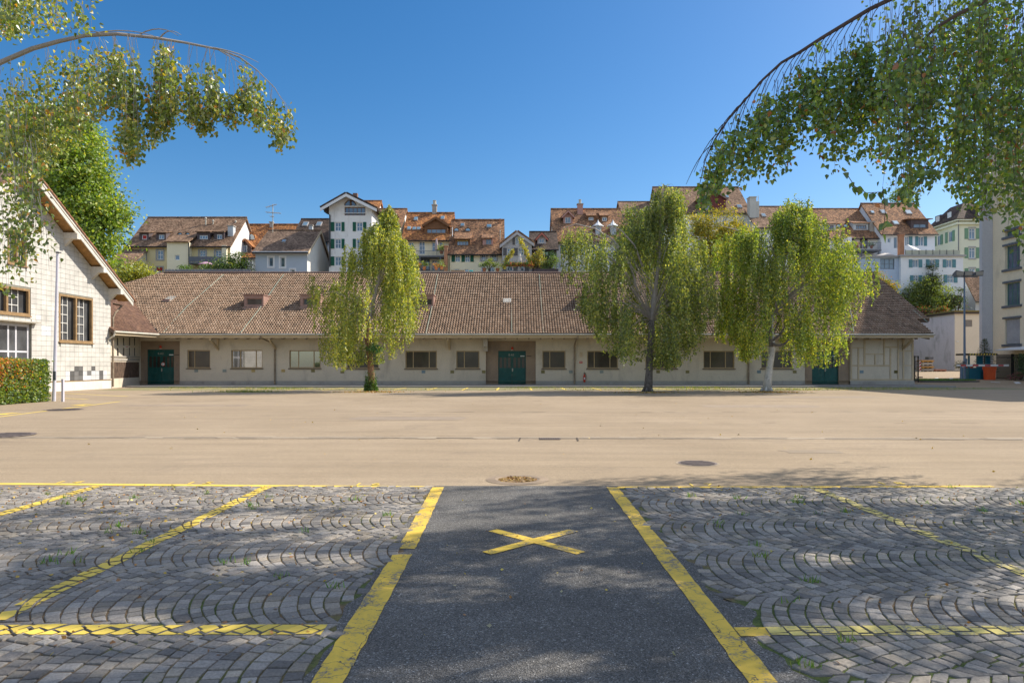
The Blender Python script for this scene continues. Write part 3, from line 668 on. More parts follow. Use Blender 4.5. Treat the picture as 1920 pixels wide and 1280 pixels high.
# roof: main front slope, back slope, left hip; the annex slope turns the corner
YE, ZE, K = 51.0, 3.86, .57; YR = 61.4; ZR = ZE+K*(YR-YE)
def roof_pt(px, py, ye=YE, ze=ZE, k=K):
    dz = (HY-py)/F; s = (ze-k*ye-CAMZ)/(dz-k); return Vector((PX(px, s), s, CAMZ+dz*s))
XL, XRr, XRf = -26.65, 32.15, 31.2
M_tile = attr_mat('clay_tiles', .85, 25, .7, .25, .25, lo=.7, hi=1.25)
def tiles(O, U_, Vd, n, inside, u0, u1, v1, tw, tl, cols, wts, th=.075):
    """interlocking tiles laid in courses: O corner, U_ along the eave, Vd up the slope, n normal"""
    O, U_, Vd, n = (np.array(a, float) for a in (O, U_, Vd, n)); out = []; C = []
    prof = [(.07, -.01), (.2, .035), (.5, .06), (.8, .04), (.93, -.01)]
    for j in range(int(v1/tl)):
        for i in range(int((u1-u0)/tw)):
            uc, vc = u0+(i+.5)*tw, (j+.5)*tl
            if not inside(uc, vc): continue
            c = np.array(cols[rng.choice(len(cols), p=wts)])*rng.uniform(.88, 1.12); jz = rng.uniform(-.005, .008); ja = rng.uniform(-.004, .004)
            def pt(fu, z, v):
                z += .022*math.sin((u0+i*tw)*.45+v*.3)+.014*math.sin((u0+i*tw)*1.3-v)
                return O+U_*(u0+(i+fu)*tw+ja)+Vd*v+n*z
            v0, v2 = j*tl-.03, (j+1)*tl
            for (a, za), (b, zb) in zip(prof[:-1], prof[1:]):
                out.append([pt(a, za+th+jz, v0), pt(b, zb+th+jz, v0), pt(b, zb, v2), pt(a, za, v2)]); C.append(c)
            out.append([pt(.07, -.03, v0), pt(.93, -.03, v0), pt(.85, .03+th+jz, v0), pt(.15, .03+th+jz, v0)]); C.append(c*.5)
    return out, C
sl = math.hypot(1, K); Vd = (0, 1/sl, K/sl); nn = (0, -K/sl, 1/sl); LEN = (YR-YE)*sl
TC = [(.355, .24, .16), (.31, .205, .135), (.39, .275, .19), (.245, .17, .115)]; TW = [.4, .3, .18, .12]
def in_main(u, v):
    y = v/sl
    if u > (XRf if y < 2.05 else XRr): return False
    # above the valley with the annex (45 degrees) and right of the hip
    if u < XL and (XL-u) > y: return False
    return u > -42+y
qv, qc = tiles((0, YE, ZE+.06), (1, 0, 0), Vd, nn, in_main, -42.0, 32.2, LEN, .2, .345, TC, TW)
rf = MB()
rf.slab([(XL, YE, ZE), (XRf, YE, ZE), (XRf, YE+2.05, ZE+2.05*K), (XRr, YE+2.05, ZE+2.05*K), (XRr, YR, ZR), (-31.6, YR, ZR), (-34.5, YR-2.9, ZR-2.9*K), (XL-5, YE+5, ZE+5*K)], .16)
rf.slab([(-31.6, YR, ZR), (XRr, YR, ZR), (XRr, YR+10.4, ZE), (-42, YR+10.4, ZE)], .16)
rf.slab([(-42, YR+10.4, ZE), (-42, YE, ZE), (-31.6, YR, ZR)], .16)
# annex slope facing the yard side (+X)
a0 = Vector((-27.4, 46.7, ZE)); 
rf.slab([(-27.35, 46.6, ZE), (XL, YE, ZE), (XL-5, YE+5, ZE+5*K), (-33.5, 56, ZE+6*K), (-33.5, 46.6, ZE+6.1*K)], .16)
rf_o = rf.build('roof', pm('roof_underlay', (.12, .085, .065)), hall)
quads('roof_tiles', np.array(qv), np.array(qc), M_tile, hall)
U2 = Vector((XL+27.35, YE-46.6, 0)).normalized(); n2 = Vector((U2.y, -U2.x, 0)); V2 = (-n2+Vector((0, 0, K))).normalized(); N2 = U2.cross(V2)
def in_annex(u, v):
    p = Vector((-27.35, 46.6, 0))+U2*u+Vector((V2.x, V2.y, 0))*v
    return (p.y < YE or (XL-p.x) > (p.y-YE)) and p.x < -26.6
qv, qc = tiles((-27.35, 46.6, ZE+.05), U2, V2, N2, in_annex, 0, 11, 6.8, .17, .2, [(.27, .155, .1), (.22, .125, .085), (.18, .105, .075)], [.5, .3, .2], .02)
quads('annex_tiles', np.array(qv), np.array(qc), M_tile, hall)
# ridge and hip caps, valley sheet
m = MB(); x = -31.6
while x < XRr: m.tube([(x, YR, ZR+.05+.02*random.random()), (x+.37, YR, ZR+.06)], [.13, .15], 8); x += .36
for k in range(13): m.tube([(-31.6-.27*k, YR-.27*k, ZR+.05-.27*K*k), (-31.6-.27*(k+1), YR-.27*(k+1), ZR+.05-.27*K*(k+1))], .14, 8)
y = YE
while y < YR:
    xx = XRf if y < YE+2.0 else XRr; m.box(xx-.1, xx+.06, y, min(y+.345, YR), ZE+K*(y-YE)-.05, ZE+K*(y-YE)+.16); y += .345
m.build('ridge_tiles', attr_mat('x_', .9) if False else pm('ridge_clay', (.2, .13, .1), .3, 3, 20, .9, .2), hall)
m = MB(); m.tube([(XL, YE, ZE+.1), (XL-5.6, YE+5.6, ZE+.1+5.6*K)], .1, 6); m.build('valley_sheet', M_black, hall)
# fascia, gutter, soffit
m = MB(); m.box(XL, XRf+.05, YE-.03, YE+.03, ZE-.24, ZE+.0); m.hexa([(-27.38, 46.6, ZE-.22), (-27.32, 46.6, ZE-.22), (XL+.03, YE, ZE-.22), (XL-.03, YE, ZE-.22), (-27.38, 46.6, ZE), (-27.32, 46.6, ZE), (XL+.03, YE, ZE), (XL-.03, YE, ZE)])
m.build('fascia', M_wood, hall)
m = MB(); m.tube([(XL+.02, YE-.1, ZE+.0), (XRf+.1, YE-.1, ZE+.0)], .075, 8); m.tube([(-27.28, 46.5, ZE), (XL+.1, YE-.1, ZE)], .075, 8); m.build('gutter', M_gut, hall)
m = MB(); m.slab([(XL-2, YE+.03, ZE-.2), (XL-2, YF+.3, ZE-.02), (XRf, YF+.3, ZE-.02), (XRf, YE+.03, ZE-.2)], .03); 
x = -26.3
while x < 31: m.hexa([(x, YE+.05, ZE-.36), (x+.1, YE+.05, ZE-.36), (x+.1, YF, ZE-.12), (x, YF, ZE-.12), (x, YE+.05, ZE-.21), (x+.1, YE+.05, ZE-.21), (x+.1, YF, ZE-.03), (x, YF, ZE-.03)]); x += .88
m.build('soffit', M_soff, hall)
for px in (409, 517, 625, 735, 843, 1188, 1295, 1403, 1693):
    x = U(px); m = MB(); m.hexa([(x-.06, YF, 2.75), (x+.06, YF, 2.75), (x+.06, YF, 2.93), (x-.06, YF, 2.93), (x-.06, YE+.1, ZE-.42), (x+.06, YE+.1, ZE-.42), (x+.06, YE+.1, ZE-.24), (x-.06, YE+.1, ZE-.24)])
    if px not in (517, 1403): m.box(x-.07, x+.07, YF-.12, YF-.001, 2.7, 3.6)
    m.build('eave_bracket', M_wood, hall)
x = U(911); m = MB(); m.box(x-.16, x+.16, YF-.9, YF-.01, 3.0, 3.6); m.box(x-.16, x+.16, YF-.5, YF-.01, 2.65, 2.997); m.build('concrete_bracket', M_conc2, hall)
for px, gx_ in ((516, 488), (1077, 1083), (1403, 1408)):
    m = MB(); x = U(px); g = PX(gx_, YE-.1)
    m.tube([(g, YE-.1, ZE-.05), (g, YE-.08, ZE-.22), (x+(g-x)*.25, YF-.5, ZE-.55), (x, YF-.1, ZE-.8), (x, YF-.1, .12)], .062, 8)
    for z in (.9, 2.0, 2.9): m.lathe((x, YF-.1, z), [(0, .08), (.04, .08)], 8)
    m.build('downpipe', M_pipe, hall)
# lightning cables on the roof
for pl in ((307, 627), (352, 577), (420, 517.5)), ((452, 627), (485, 585), (520, 534), (533, 517)), ((799, 628), (811, 575), (821, 517)), ((959.5, 626), (959.2, 572)), ((1011, 517), (1015, 575), (1019, 628)), ((1600, 626), (1590, 560), (1580, 516)), ((1712, 585), (1738, 607)):
    m = MB(); m.tube([roof_pt(*p)+Vector(nn)*.16 for p in pl], .018, 5); m.build('lightning_cable', M_cable, hall)
# dormers
for a, b, top, bot in ((457.5, 494, 553, 577.5), (563, 600, 553, 577.5), (778, 813, 553.5, 577.5), (1082, 1117, 556, 579.5)):
    base = roof_pt((a+b)/2, bot); Y = base.y; x0, x1 = PX(a, Y), PX(b, Y); z0 = base.z; z1 = PZ(top, Y); dp = (z1-z0)/K+.1
    m = MB(); fr = Fr((0, Y, 0), (1, 0, 0)); op = (x0+.22, x1-.12, z0+.25, z1-.28)
    fr.face(m, x0, x1, z0, z1, [op], .12)
    for x in (x0, x1): m.poly([(x, Y, z0-.05), (x, Y, z1), (x, Y+dp, z1), (x, Y+.3, z0-.1)] if x == x0 else [(x, Y, z0-.05), (x, Y+.3, z0-.1), (x, Y+dp, z1), (x, Y, z1)])
    m.box(x0-.06, x1+.06, Y-.1, Y+dp, z1+.002, z1+.06)
    m.box(x0-.05, x1+.05, Y-.25, Y, z0-.06, z0+.03)
    dm = m.build('dormer', M_copper, hall)
    window(fr, *op, dm, M_copper, M_gdark, (), (), .08, .05, name='window_frame')
# two roof hatches
b0 = roof_pt(314, 567); m = MB(); fr = [b0+Vector((-.32, -.3, .08)), b0+Vector((.32, -.3, .08)), b0+Vector((.42, .75, .62)), b0+Vector((-.22, .75, .62))]; m.slab(fr, .06); hs = m.build('roof_hatch', M_gut, hall)
m = MB(); m.box(b0.x-.3, b0.x+.3, b0.y-.25, b0.y+.6, b0.z-.1, b0.z+.25); m.build('hatch_box', M_copper, hs)
b0 = roof_pt(951, 570); m = MB(); v_ = Vector(Vd); n_ = Vector(nn); m.slab([b0+Vector((-.33, 0, 0))+n_*.18, b0+Vector((.33, 0, 0))+n_*.18, b0+Vector((.33, 0, 0))+v_*.75+n_*.18, b0+Vector((-.33, 0, 0))+v_*.75+n_*.18], .2)
m.build('roof_hatch', M_gut, hall)
# annex wall with slits and dark boarding
FA = Fr((-27.9, 46.95, 0), (-1.0, 5.55, 0)); AL = math.hypot(1.0, 5.55)
def apx(px):
    d = Vector(((px-VX)/F, 1, 0)); O = FA.O; Uu = FA.U; det = d.x*Uu.y-d.y*Uu.x
    return (O.y*d.x-O.x*d.y)/(-det) if det else 0
def az(px, py):
    u = apx(px); return PZ(py, FA.O.y+FA.U.y*u)
m = MB(); sl_ = []
for px in (221, 232.3, 243.5, 253): 
    u = apx(px)
    for (a, b) in ((633, 647.5), (652, 667)): sl_.append((u-.16, u+.16, az(px, b), az(px, a)))
bd = (0.1, apx(261), az(240, 708), az(240, 678.5))
FA.face(m, -.3, AL+.05, 0, 3.75, sl_+[bd], .05); m.build('annex_wall', M_wall, hall)
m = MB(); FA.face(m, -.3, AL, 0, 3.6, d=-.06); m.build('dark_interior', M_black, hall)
m = MB(); u = bd[0]
while u < bd[1]-.05: FA.box(m, u, min(u+.16, bd[1]), bd[2], bd[3], -.055, -.02+.015*random.random()); u += .2
m.build('wood_boarding', pm('old_boards', (.13, .085, .06), .5, 4, 20), hall)
m = MB(); FA.box(m, -.2, AL-.15, az(235, 675.5), az(235, 672), .001, .06); FA.box(m, -.2, AL-.15, az(235, 669.5), az(235, 667.5), .001, .09); m.build('ledge', M_conc2, hall)
m = MB(); u = apx(236); FA.box(m, u-.35, u+.4, az(236, 652), az(236, 648.5), .01, .05); sg = m.build('wall_sign', M_white); tag(sg, 'small white sign with red line on the slit wall beside the left green door', 'sign')
m = MB(); FA.box(m, u-.25, u+.3, az(236, 650.8), az(236, 649.6), .051, .056); m.build('line', M_red, sg)
m = MB(); m.tube([(-27.3, 46.6, ZE-.05), (-27.35, 46.5, ZE-.3), (-27.75, 46.5, ZE-.55), (-27.72, 46.55, ZE-.8)], .06, 8); m.build('gutter_elbow', M_gut, hall)

# ================================================================== TILED GABLE BUILDING AT THE LEFT
M_cream = pm('cream_tile_backing', (.24, .235, .19)); M_facing = attr_mat('facing_tiles', .6, 30, .35, .12, .35, lo=.85, hi=1.08)
M_verge = pm('weathered_white_wood', (.6, .56, .49), .15, 2, 20, .8, .12, (.35, .31, .26)); M_soffit2 = pm('pine_soffit', (.42, .235, .09), .35, 2.5, 14, .8, .1, (.25, .14, .06))
M_oldwood = pm('brown_window_wood', (.3, .19, .09), .3, 4, 20, .8, .1, (.14, .1, .06)); M_munt = pm('white_muntin', (.62, .6, .55)); M_dglass = glass('grey_glass', (.07, .072, .075), .08, .10)
lb = thing('tiled_building', 'gabled building clad in square cream tiles at the left edge of the yard', 'building', (-36, 38, 0))
XW = -27.8; FL = Fr((XW, 0, 0), (0, 1, 0)); YC = 38.1; ZA = 12.2; KS = .63; XV = -27.0
def zu(y): return ZA-KS*abs(y-YC)
def lY(px): return XW*F/(px-VX)
def lZ(px, py): return PZ(py, lY(px))
wins = [(lY(109.5), lY(173), lZ(173, 643.5), lZ(173, 560)), (35.6, lY(55), lZ(55, 592.5), lZ(55, 542.5)), (lY(13), lY(49), lZ(49, 500), lZ(49, 438))]
door = (35.2, lY(58.5), 0.05, lZ(58.5, 608))
clips = [(KS, 1, ZA+KS*YC), (-KS, 1, ZA-KS*YC)]
m = MB(); FL.face(m, 29.3, 46.9, 0, 12.2, wins+[door], .3, clips)
m.poly([(XW, 46.9, 0), (XW-18, 46.9, 0), (XW-18, 46.9, 6.6), (XW, 46.9, 6.6)]); m.poly([(XW-18, 29.3, 0), (XW, 29.3, 0), (XW, 29.3, 6.6), (XW-18, 29.3, 6.6)]); m.build('wall', M_cream, lb)
# facing tiles, some grey replacements
tv = []; tc = []; tw, tl = .43, .30; V0 = .62
greyset = {(13, 5), (14, 5), (15, 5), (13, 4), (14, 4), (15, 3), (14, 3), (13, 3)}
def tile_col(i, j, yc, zc):
    px = VX+XW*F/yc; py = HY-(zc-CAMZ)*F/yc
    dark = [(168, 173, 674, 683), (140, 154, 690, 705), (133, 155, 698, 715), (168, 175, 690, 698), (162, 169, 698, 707), (188, 195, 698, 713), (73, 81, 602, 621)]
    pale = [(155, 200, 698, 716), (120, 133, 696, 716), (138, 147, 682, 690), (62, 72, 592, 602), (81, 99, 610, 632), (120, 200, 706, 716)]
    for a, b, c, d in dark:
        if a < px < b and c < py < d: return np.array((.13, .125, .12))*rng.uniform(.7, 1.4)
    for a, b, c, d in pale:
        if a < px < b and c < py < d: return np.array((.6, .6, .6))*rng.uniform(.85, 1.1)
    return np.array((.55, .525, .475))*rng.uniform(.95, 1.03)
for i in range(int((46.9-29.3)/tw)+1):
    for j in range(42):
        u0, v0 = 46.88-(i+1)*tw+.006, V0+j*tl+.006; u1, v1 = u0+tw-.014, v0+tl-.014; uc, vc = (u0+u1)/2, (v0+v1)/2
        hit = [h for h in wins+[door] if h[0]-.02 < u1 and u0 < h[1]+.02 and h[2]-.02 < v1 and v0 < h[3]+.02]
        pl = [(u0, v0), (u1, v0), (u1, v1), (u0, v1)]
        for h in hit:
            if h[0] < uc < h[1] and h[2] < vc < h[3]: pl = []; break
            if uc <= h[0]: pl = clip(pl, 1, 0, h[0])
            elif uc >= h[1]: pl = clip(pl, -1, 0, -h[1])
            elif vc >= h[3]: pl = clip(pl, 0, -1, -h[3])
            else: pl = clip(pl, 0, 1, h[2])
        for c in clips:
            if pl: pl = clip(pl, *c)
        if len(pl) < 3: continue
        jj = rng.uniform(.005, .008); tx, ty = rng.uniform(-.006, .006, 2)
        tv.append(([FL.p(x, y, .02+jj+(x-uc)*tx+(y-vc)*ty) for x, y in pl], tile_col(i, j, uc, vc)))
m = MB()
for pl, c in tv: m.poly(pl, tuple(c))
m.build('facing_tiles', M_facing, lb)
m = MB(); FL.box(m, 29.3, 46.98, 0, .55, .001, .06); m.build('plinth', pm('white_plinth', (.68, .63, .55), .1, 1, 15, .9, .1, (.4, .36, .3)), lb)
m = MB(); FL.box(m, 29.3, 46.95, .56, .61, .001, .07); m.build('drip_rail', M_oldwood, lb)
# windows of the tiled building
def multiwin(h, nx, rows, half=.62):
    u0, u1, v0, v1 = h; fw = .13; m = MB(); md = (u0+u1)/2
    FL.box(m, u0, u0+fw, v0, v1, -.1, .05); FL.box(m, u1-fw, u1, v0, v1, -.1, .05); FL.box(m, u0+fw, u1-fw, v0, v0+fw, -.1, .06); FL.box(m, u0+fw, u1-fw, v1-fw, v1, -.1, .05)
    FL.box(m, md-.07, md+.07, v0+fw, v1-fw, -.12, .03); FL.box(m, u0-.05, u1+.05, v0-.06, v0-.003, -.05, .12)
    wd = m.build('window', M_oldwood, lb); g = MB(); g.poly([FL.p(u0, v0, -.2), FL.p(u1, v0, -.2), FL.p(u1, v1, -.2), FL.p(u0, v1, -.2)]); g.build('pane', M_dglass, wd)
    q = MB()
    for a, b in ((u0+fw, md-.07), (md+.07, u1-fw)):
        w_ = (b-a)*half; 
        for k in range(nx+1): FL.box(q, a+w_*k/nx-.0, a+w_*k/nx+.045, v0+fw, v1-fw, -.19, -.15)
        for r_ in rows: FL.box(q, a, a+w_, v0+(v1-v0)*r_-.022, v0+(v1-v0)*r_+.022, -.188, -.146)
    q.build('muntins', M_munt, wd)
    return wd
multiwin(wins[0], 2, (.2, .4, .58, .78)); multiwin(wins[1], 2, (.36, .66)); multiwin(wins[2], 2, (.36, .66), .8)
window(FL, door[0], door[1], door[2], door[3], lb, pm('pale_grey_frame', (.55, .54, .56)), M_dglass, (36.4, 37.6, lY(34)), (1.1, 2.35), .12, .16, None, .12, name='glass_door')
m = MB(); FL.box(m, 34.8, lY(66), door[3]+.06, door[3]+.14, .03, .35); m.build('door_canopy', M_gut, lb)
# roof of the tiled building
m = MB()
for s in (1, -1):
    e_ = YC+s*10.0
    pts = [(XV, YC, ZA+.3), (XV-22, YC, ZA+.3), (XV-22, e_, ZA+.3-KS*10), (XV, e_, ZA+.3-KS*10)]
    m.slab(pts if s > 0 else pts[::-1], .12)
m.build('roof', roof_mat('old_brown_tile', (.2, .13, .09), (.26, .17, .12), (.3, .2, .14)), lb)
m = MB()
for s in (1, -1):
    e_ = YC+s*9.95; pts = [(XV+.0, YC, ZA+.14), (XV-.95, YC, ZA+.14), (XV-.95, e_, ZA+.14-KS*9.95), (XV, e_, ZA+.14-KS*9.95)]; m.slab(pts if s > 0 else pts[::-1], .04)
    for k in range(14):
        y0_ = YC+s*(k*.72+.3)
m.build('soffit', M_soffit2, lb)
m = MB()
for s in (1, -1):
    e_ = YC+s*10.05
    for (xa, xb, d0, d1) in ((XV, XV+.06, .34, -.12), (XV+.062, XV+.10, .36, .16)):
        p = [(xa, YC, ZA+d1), (xb, YC, ZA+d1), (xb, e_, ZA+d1-KS*10.05), (xa, e_, ZA+d1-KS*10.05), (xa, YC, ZA+d0), (xb, YC, ZA+d0), (xb, e_, ZA+d0-KS*10.05), (xa, e_, ZA+d0-KS*10.05)]; m.hexa(p)
m.build('bargeboard', M_verge, lb)
m = MB(); k = 0
for s in (1, -1):
    y = 0
    while y < 10: m.hexa([(XV-.05, YC+s*y, ZA+.32-KS*y), (XV+.16, YC+s*y, ZA+.32-KS*y), (XV+.16, YC+s*(y+.4), ZA+.33-KS*(y+.4)), (XV-.05, YC+s*(y+.4), ZA+.33-KS*(y+.4)), (XV-.05, YC+s*y, ZA+.40-KS*y), (XV+.16, YC+s*y, ZA+.40-KS*y), (XV+.16, YC+s*(y+.4), ZA+.44-KS*(y+.4)), (XV-.05, YC+s*(y+.4), ZA+.44-KS*(y+.4))]); y += .38
m.build('verge_tiles', pm('verge_clay', (.3, .15, .09), .3, 4, 20), lb)
for yy in (YC+.0, lY(121), lY(172), 46.75, YC-3.4, YC-6.1):
    z = zu(yy)+.1; m = MB(); m.box(XW-.2, XV+.08, yy-.16, yy+.16, z-.42, z-.04); m.hexa([(XW, yy-.12, z-.85), (XW+.05, yy-.12, z-.85), (XW+.05, yy+.12, z-.85), (XW, yy+.12, z-.85), (XW, yy-.12, z-.421), (XW+.5, yy-.12, z-.421), (XW+.5, yy+.12, z-.421), (XW, yy+.12, z-.421)]); m.build('eave_bracket', M_verge, lb)
m = MB(); m.tube([(XW-.5, 48.1, 5.9), (XW+.2, 47.9, 5.75), (XW+.15, 47.2, 5.2), (XW+.12, 46.98, 4.8), (XW+.12, 46.98, .1)], .065, 8); m.build('downpipe', M_pipe, lb)

# ================================================================== HILLSIDE AND THE OLD TOWN ROW
M_hill = pm('hill_grass', (.075, .095, .03), .4, .8, 8, 1, .5, (.12, .09, .05))
m = MB(); hx = [-160, -90, -50, -20, 10, 30, 42]; hy = [(74, 0), (77, 6), (80, 9.5), (88, 11.2), (100, 12), (130, 12), (200, 4), (260, 0)]
def hz(x, z): return z
for i in range(len(hx)-1):
    for j in range(len(hy)-1):
        m.poly([(hx[a], hy[b][0], hz(hx[a], hy[b][1])-.2) for a, b in ((i, j), (i+1, j), (i+1, j+1), (i, j+1))])
hy2 = [(95.6, .9), (96.4, 8.3), (104, 9.5), (130, 12), (200, 4), (260, 0)]
for j in range(len(hy2)-1): m.poly([(42, hy2[j][0], hy2[j][1]-.2), (200, hy2[j][0], hy2[j][1]-.2), (200, hy2[j+1][0], hy2[j+1][1]-.2), (42, hy2[j+1][0], hy2[j+1][1]-.2)])
m.poly([(42, y, hz(0, z)-.2) for y, z in hy[:5]]+[(42, 130, 11), (42, 130, -1), (42, 74, -1)])
kind(m.build('hillside', M_hill), 'structure')

RB = roof_mat('brown_tile_roof', (.24, .145, .09), (.35, .215, .135), (.45, .29, .19), (.17, .13, .08))
RO = roof_mat('orange_tile_roof', (.30, .13, .06), (.52, .22, .08), (.75, .33, .10))
RM = roof_mat('mottled_tile_roof', (.24, .135, .08), (.42, .21, .11), (.58, .31, .15))
RD = roof_mat('dark_tile_roof', (.09, .065, .05), (.13, .09, .07), (.17, .12, .09))
W_yel = pm('yellow_plaster', (.72, .60, .34), .06, .4, 14, .9, .06); W_crm = pm('cream_plaster', (.82, .73, .52), .05, .4, 14, .9, .06); W_wht = pm('white_plaster', (.82, .80, .76), .05, .4, 14, .9, .06, (.5, .48, .45))
W_gry = pm('grey_plaster', (.50, .47, .46), .07, .5, 14, .9, .06); W_blu = pm('pale_blue_plaster', (.42, .52, .66), .06, .4, 14, .9, .06); W_paleb = pm('bluish_white_plaster', (.74, .77, .80), .06, .4, 14, .9, .06)
W_gren = pm('greenish_cream_plaster', (.70, .69, .53), .06, .4, 14, .9, .06); W_dk = pm('dark_cladding', (.10, .075, .075), .25, 2, 16, .8, .1); W_lav = pm('lavender_plaster', (.80, .73, .78), .06, .4, 10, .9, .06, (.42, .38, .38))
W_lg = pm('light_grey_cladding', (.5, .52, .53), .1, 1, 12); W_pink = pm('pink_plaster', (.5, .28, .23), .1, 1, 12)
S_grn = pm('green_shutter', (.01, .10, .06), .15, 2, 20, .6); S_teal = pm('teal_shutter', (.10, .24, .28), .15, 2, 20, .6); S_sage = pm('sage_shutter', (.16, .28, .18), .15, 2, 20, .6); S_gry = pm('grey_shutter', (.13, .12, .12), .15, 2, 20, .6)
S_red = pm('red_blind', (.42, .03, .02), .15, 2, 20, .6)
F_wht = pm('white_window_frame', (.74, .74, .73), .05, 2, 20, .6, .03); F_gry = pm('grey_stone_frame', (.36, .35, .35), .08, 2, 20); F_brn = pm('brown_window_frame', (.2, .1, .05), .15, 2, 20); F_red = pm('red_stone_frame', (.36, .07, .06), .1, 2, 20)
GH = glass('house_glass', (.045, .085, .14), .05, .12); GB = glass('blue_glass', (.05, .17, .25), .05, .25)
M_brick = pm('orange_brick', (.42, .21, .12), .25, 2, 20); M_rail = pm('railing_grey', (.12, .13, .15), .1, 2, 20, .5)

class House:
    def __init__(s, label, x0, x1, eave, base, ridge, Y, depth, wall, roof, oh=.5, name='town_house', xr=None, sidewall=None, gableover=.25):
        s.Y = Y; s.d = depth; s.X0, s.X1 = PX(x0, Y), PX(x1, Y); s.ze = PZ(eave, Y); s.zb = base; s.yr = Y+depth/2; s.zr = PZ(ridge, s.yr)
        s.oh = oh; s.k = (s.zr-s.ze)/(s.yr-Y); s.wall = wall; s.roof = roof; s.fr = Fr((0, Y, 0), (1, 0, 0)); s.holes = []; s.w = []; s.go = gableover
        s.o = thing(name, label, 'house', ((s.X0+s.X1)/2, Y, base), 'old town houses above the hall'); s.side = sidewall or wall
    def win(s, x0, x1, y0, y1, us=1, vs_=0, f=None, g=None, sh=None, shw=None, both='lr', shade=None, frame2=None):
        Y = s.Y; a, b, c, d = PX(x0, Y), PX(x1, Y), PZ(y1, Y), PZ(y0, Y); s.holes.append((a, b, c, d))
        U_ = [a+(b-a)*(i+1)/(us+1) for i in range(us)]; V_ = [c+(d-c)*(i+1)/(vs_+1) for i in range(vs_)]
        wo = window(s.fr, a, b, c, d, s.o, f or F_wht, g or GH, U_, V_, .1, .09, None, .07)
        if frame2:
            m = MB(); t_ = .16
            s.fr.box(m, a-t_, a, c-t_, d+t_, 0, .04); s.fr.box(m, b, b+t_, c-t_, d+t_, 0, .04); s.fr.box(m, a, b, d, d+t_, 0, .04); s.fr.box(m, a, b, c-t_, c, 0, .06); m.build('surround', frame2, wo)
        if sh:
            wd = shw or (b-a)*.52
            for q in both:
                m = MB(); u0 = a-wd-.03 if q == 'l' else b+.03; s.fr.box(m, u0, u0+wd, c, d, .005, .06); n = 7
                for k in range(n): s.fr.box(m, u0+.06, u0+wd-.06, c+(d-c)*(k+.25)/n, c+(d-c)*(k+.7)/n, .0605, .075)
                m.build('shutter', sh, s.o)
        if shade:
            m = MB(); s.fr.box(m, a+.06, b-.06, c+(d-c)*shade[0], d-.03, -.1, -.03); m.build('blind', shade[1], wo)
    def walls(s, hipr=False):
        m = MB(); s.fr.face(m, s.X0, s.X1, s.zb, s.ze, s.holes, .16)
        m.build('wall', s.wall, s.o); yb = s.Y+s.d
        for x, fl in ((s.X0, 1), (s.X1, 0)):
            m = MB(); p = [(x, s.Y, s.zb), (x, yb, s.zb), (x, yb, s.ze), (x, s.yr, s.zr-.02 if (fl or not hipr) else s.ze+.01), (x, s.Y, s.ze)]; m.poly(p[::-1] if fl else p)
            m.build('gable_wall', s.side, s.o)
    def roofs(s, xl=None, xr=None, hipl=0, hipr=0, gut=M_black):
        a = s.X0-s.go; b = s.X1+s.go; y0 = s.Y-s.oh; z0 = s.ze-s.k*s.oh; y1 = s.Y+s.d+s.oh
        m = MB(); m.slab([(a, y0, z0+.08), (b, y0, z0+.08), (b-hipr, s.yr, s.zr+.08), (a+hipl, s.yr, s.zr+.08)], .16)
        m.slab([(a+hipl, s.yr, s.zr+.08), (b-hipr, s.yr, s.zr+.08), (b, y1, z0+.08), (a, y1, z0+.08)], .16)
        if hipr: m.slab([(b, y0, z0+.08), (b, y1, z0+.08), (b-hipr, s.yr, s.zr+.08)], .12)
        if hipl: m.slab([(a, y1, z0+.08), (a, y0, z0+.08), (a+hipl, s.yr, s.zr+.08)], .12)
        m.tube([(a+hipl, s.yr, s.zr+.1), (b-hipr, s.yr, s.zr+.1)], .12, 6)
        ro = m.build('roof', s.roof, s.o); s.ro = ro
        m = MB(); m.tube([(a, y0-.06, z0), (b, y0-.06, z0)], .09, 6); m.build('gutter', gut, s.o)
    def rp(s, px, py): return roof_pt(px, py, s.Y, s.ze+.08, s.k)
    def shed(s, x0, x1, y0, y1, wx=None, side=W_dk, f=F_wht, g=GH, us=1, k2=.25, ov=.15, blind=None, fill=.5):
        b = s.rp((x0+x1)/2, y1); Y = b.y; a, c = PX(x0, Y), PX(x1, Y); z0, z1 = b.z, PZ(y0, Y); dp = (z1-z0)/max(s.k-k2, .05)
        dp = min(dp, s.yr-Y); zt = z1+k2*dp; m = MB(); fr = Fr((0, Y, 0), (1, 0, 0))
        if wx is None: op = (a+(c-a)*.12, c-(c-a)*.12, z0+(z1-z0)*.12, z1-(z1-z0)*.1)
        else: op = (PX(wx[0], Y), PX(wx[1], Y), PZ(wx[3], Y), PZ(wx[2], Y))
        fr.face(m, a, c, z0-.1, z1, [op], .12)
        for x in (a, c): 
            p = [(x, Y, z0-.1), (x, Y+dp, zt), (x, Y, z1)]; m.poly(p[::-1] if x == c else p)
        o = m.build('dormer', side, s.o)
        m = MB(); m.slab([(a-ov, Y-.3, z1-.3*k2+.1), (c+ov, Y-.3, z1-.3*k2+.1), (c+ov, Y+dp, zt+.1), (a-ov, Y+dp, zt+.1)], .12); m.build('dormer_roof', s.roof, o)
        window(fr, *op, o, f, g, [op[0]+(op[1]-op[0])*(i+1)/(us+1) for i in range(us)], (), .06, .08, name='window_frame')
        if blind: m = MB(); fr.box(m, op[0]+.05, op[1]-.05, op[2]+.25, op[3]-.03, -.05, -.01); m.build('blind', blind, o)
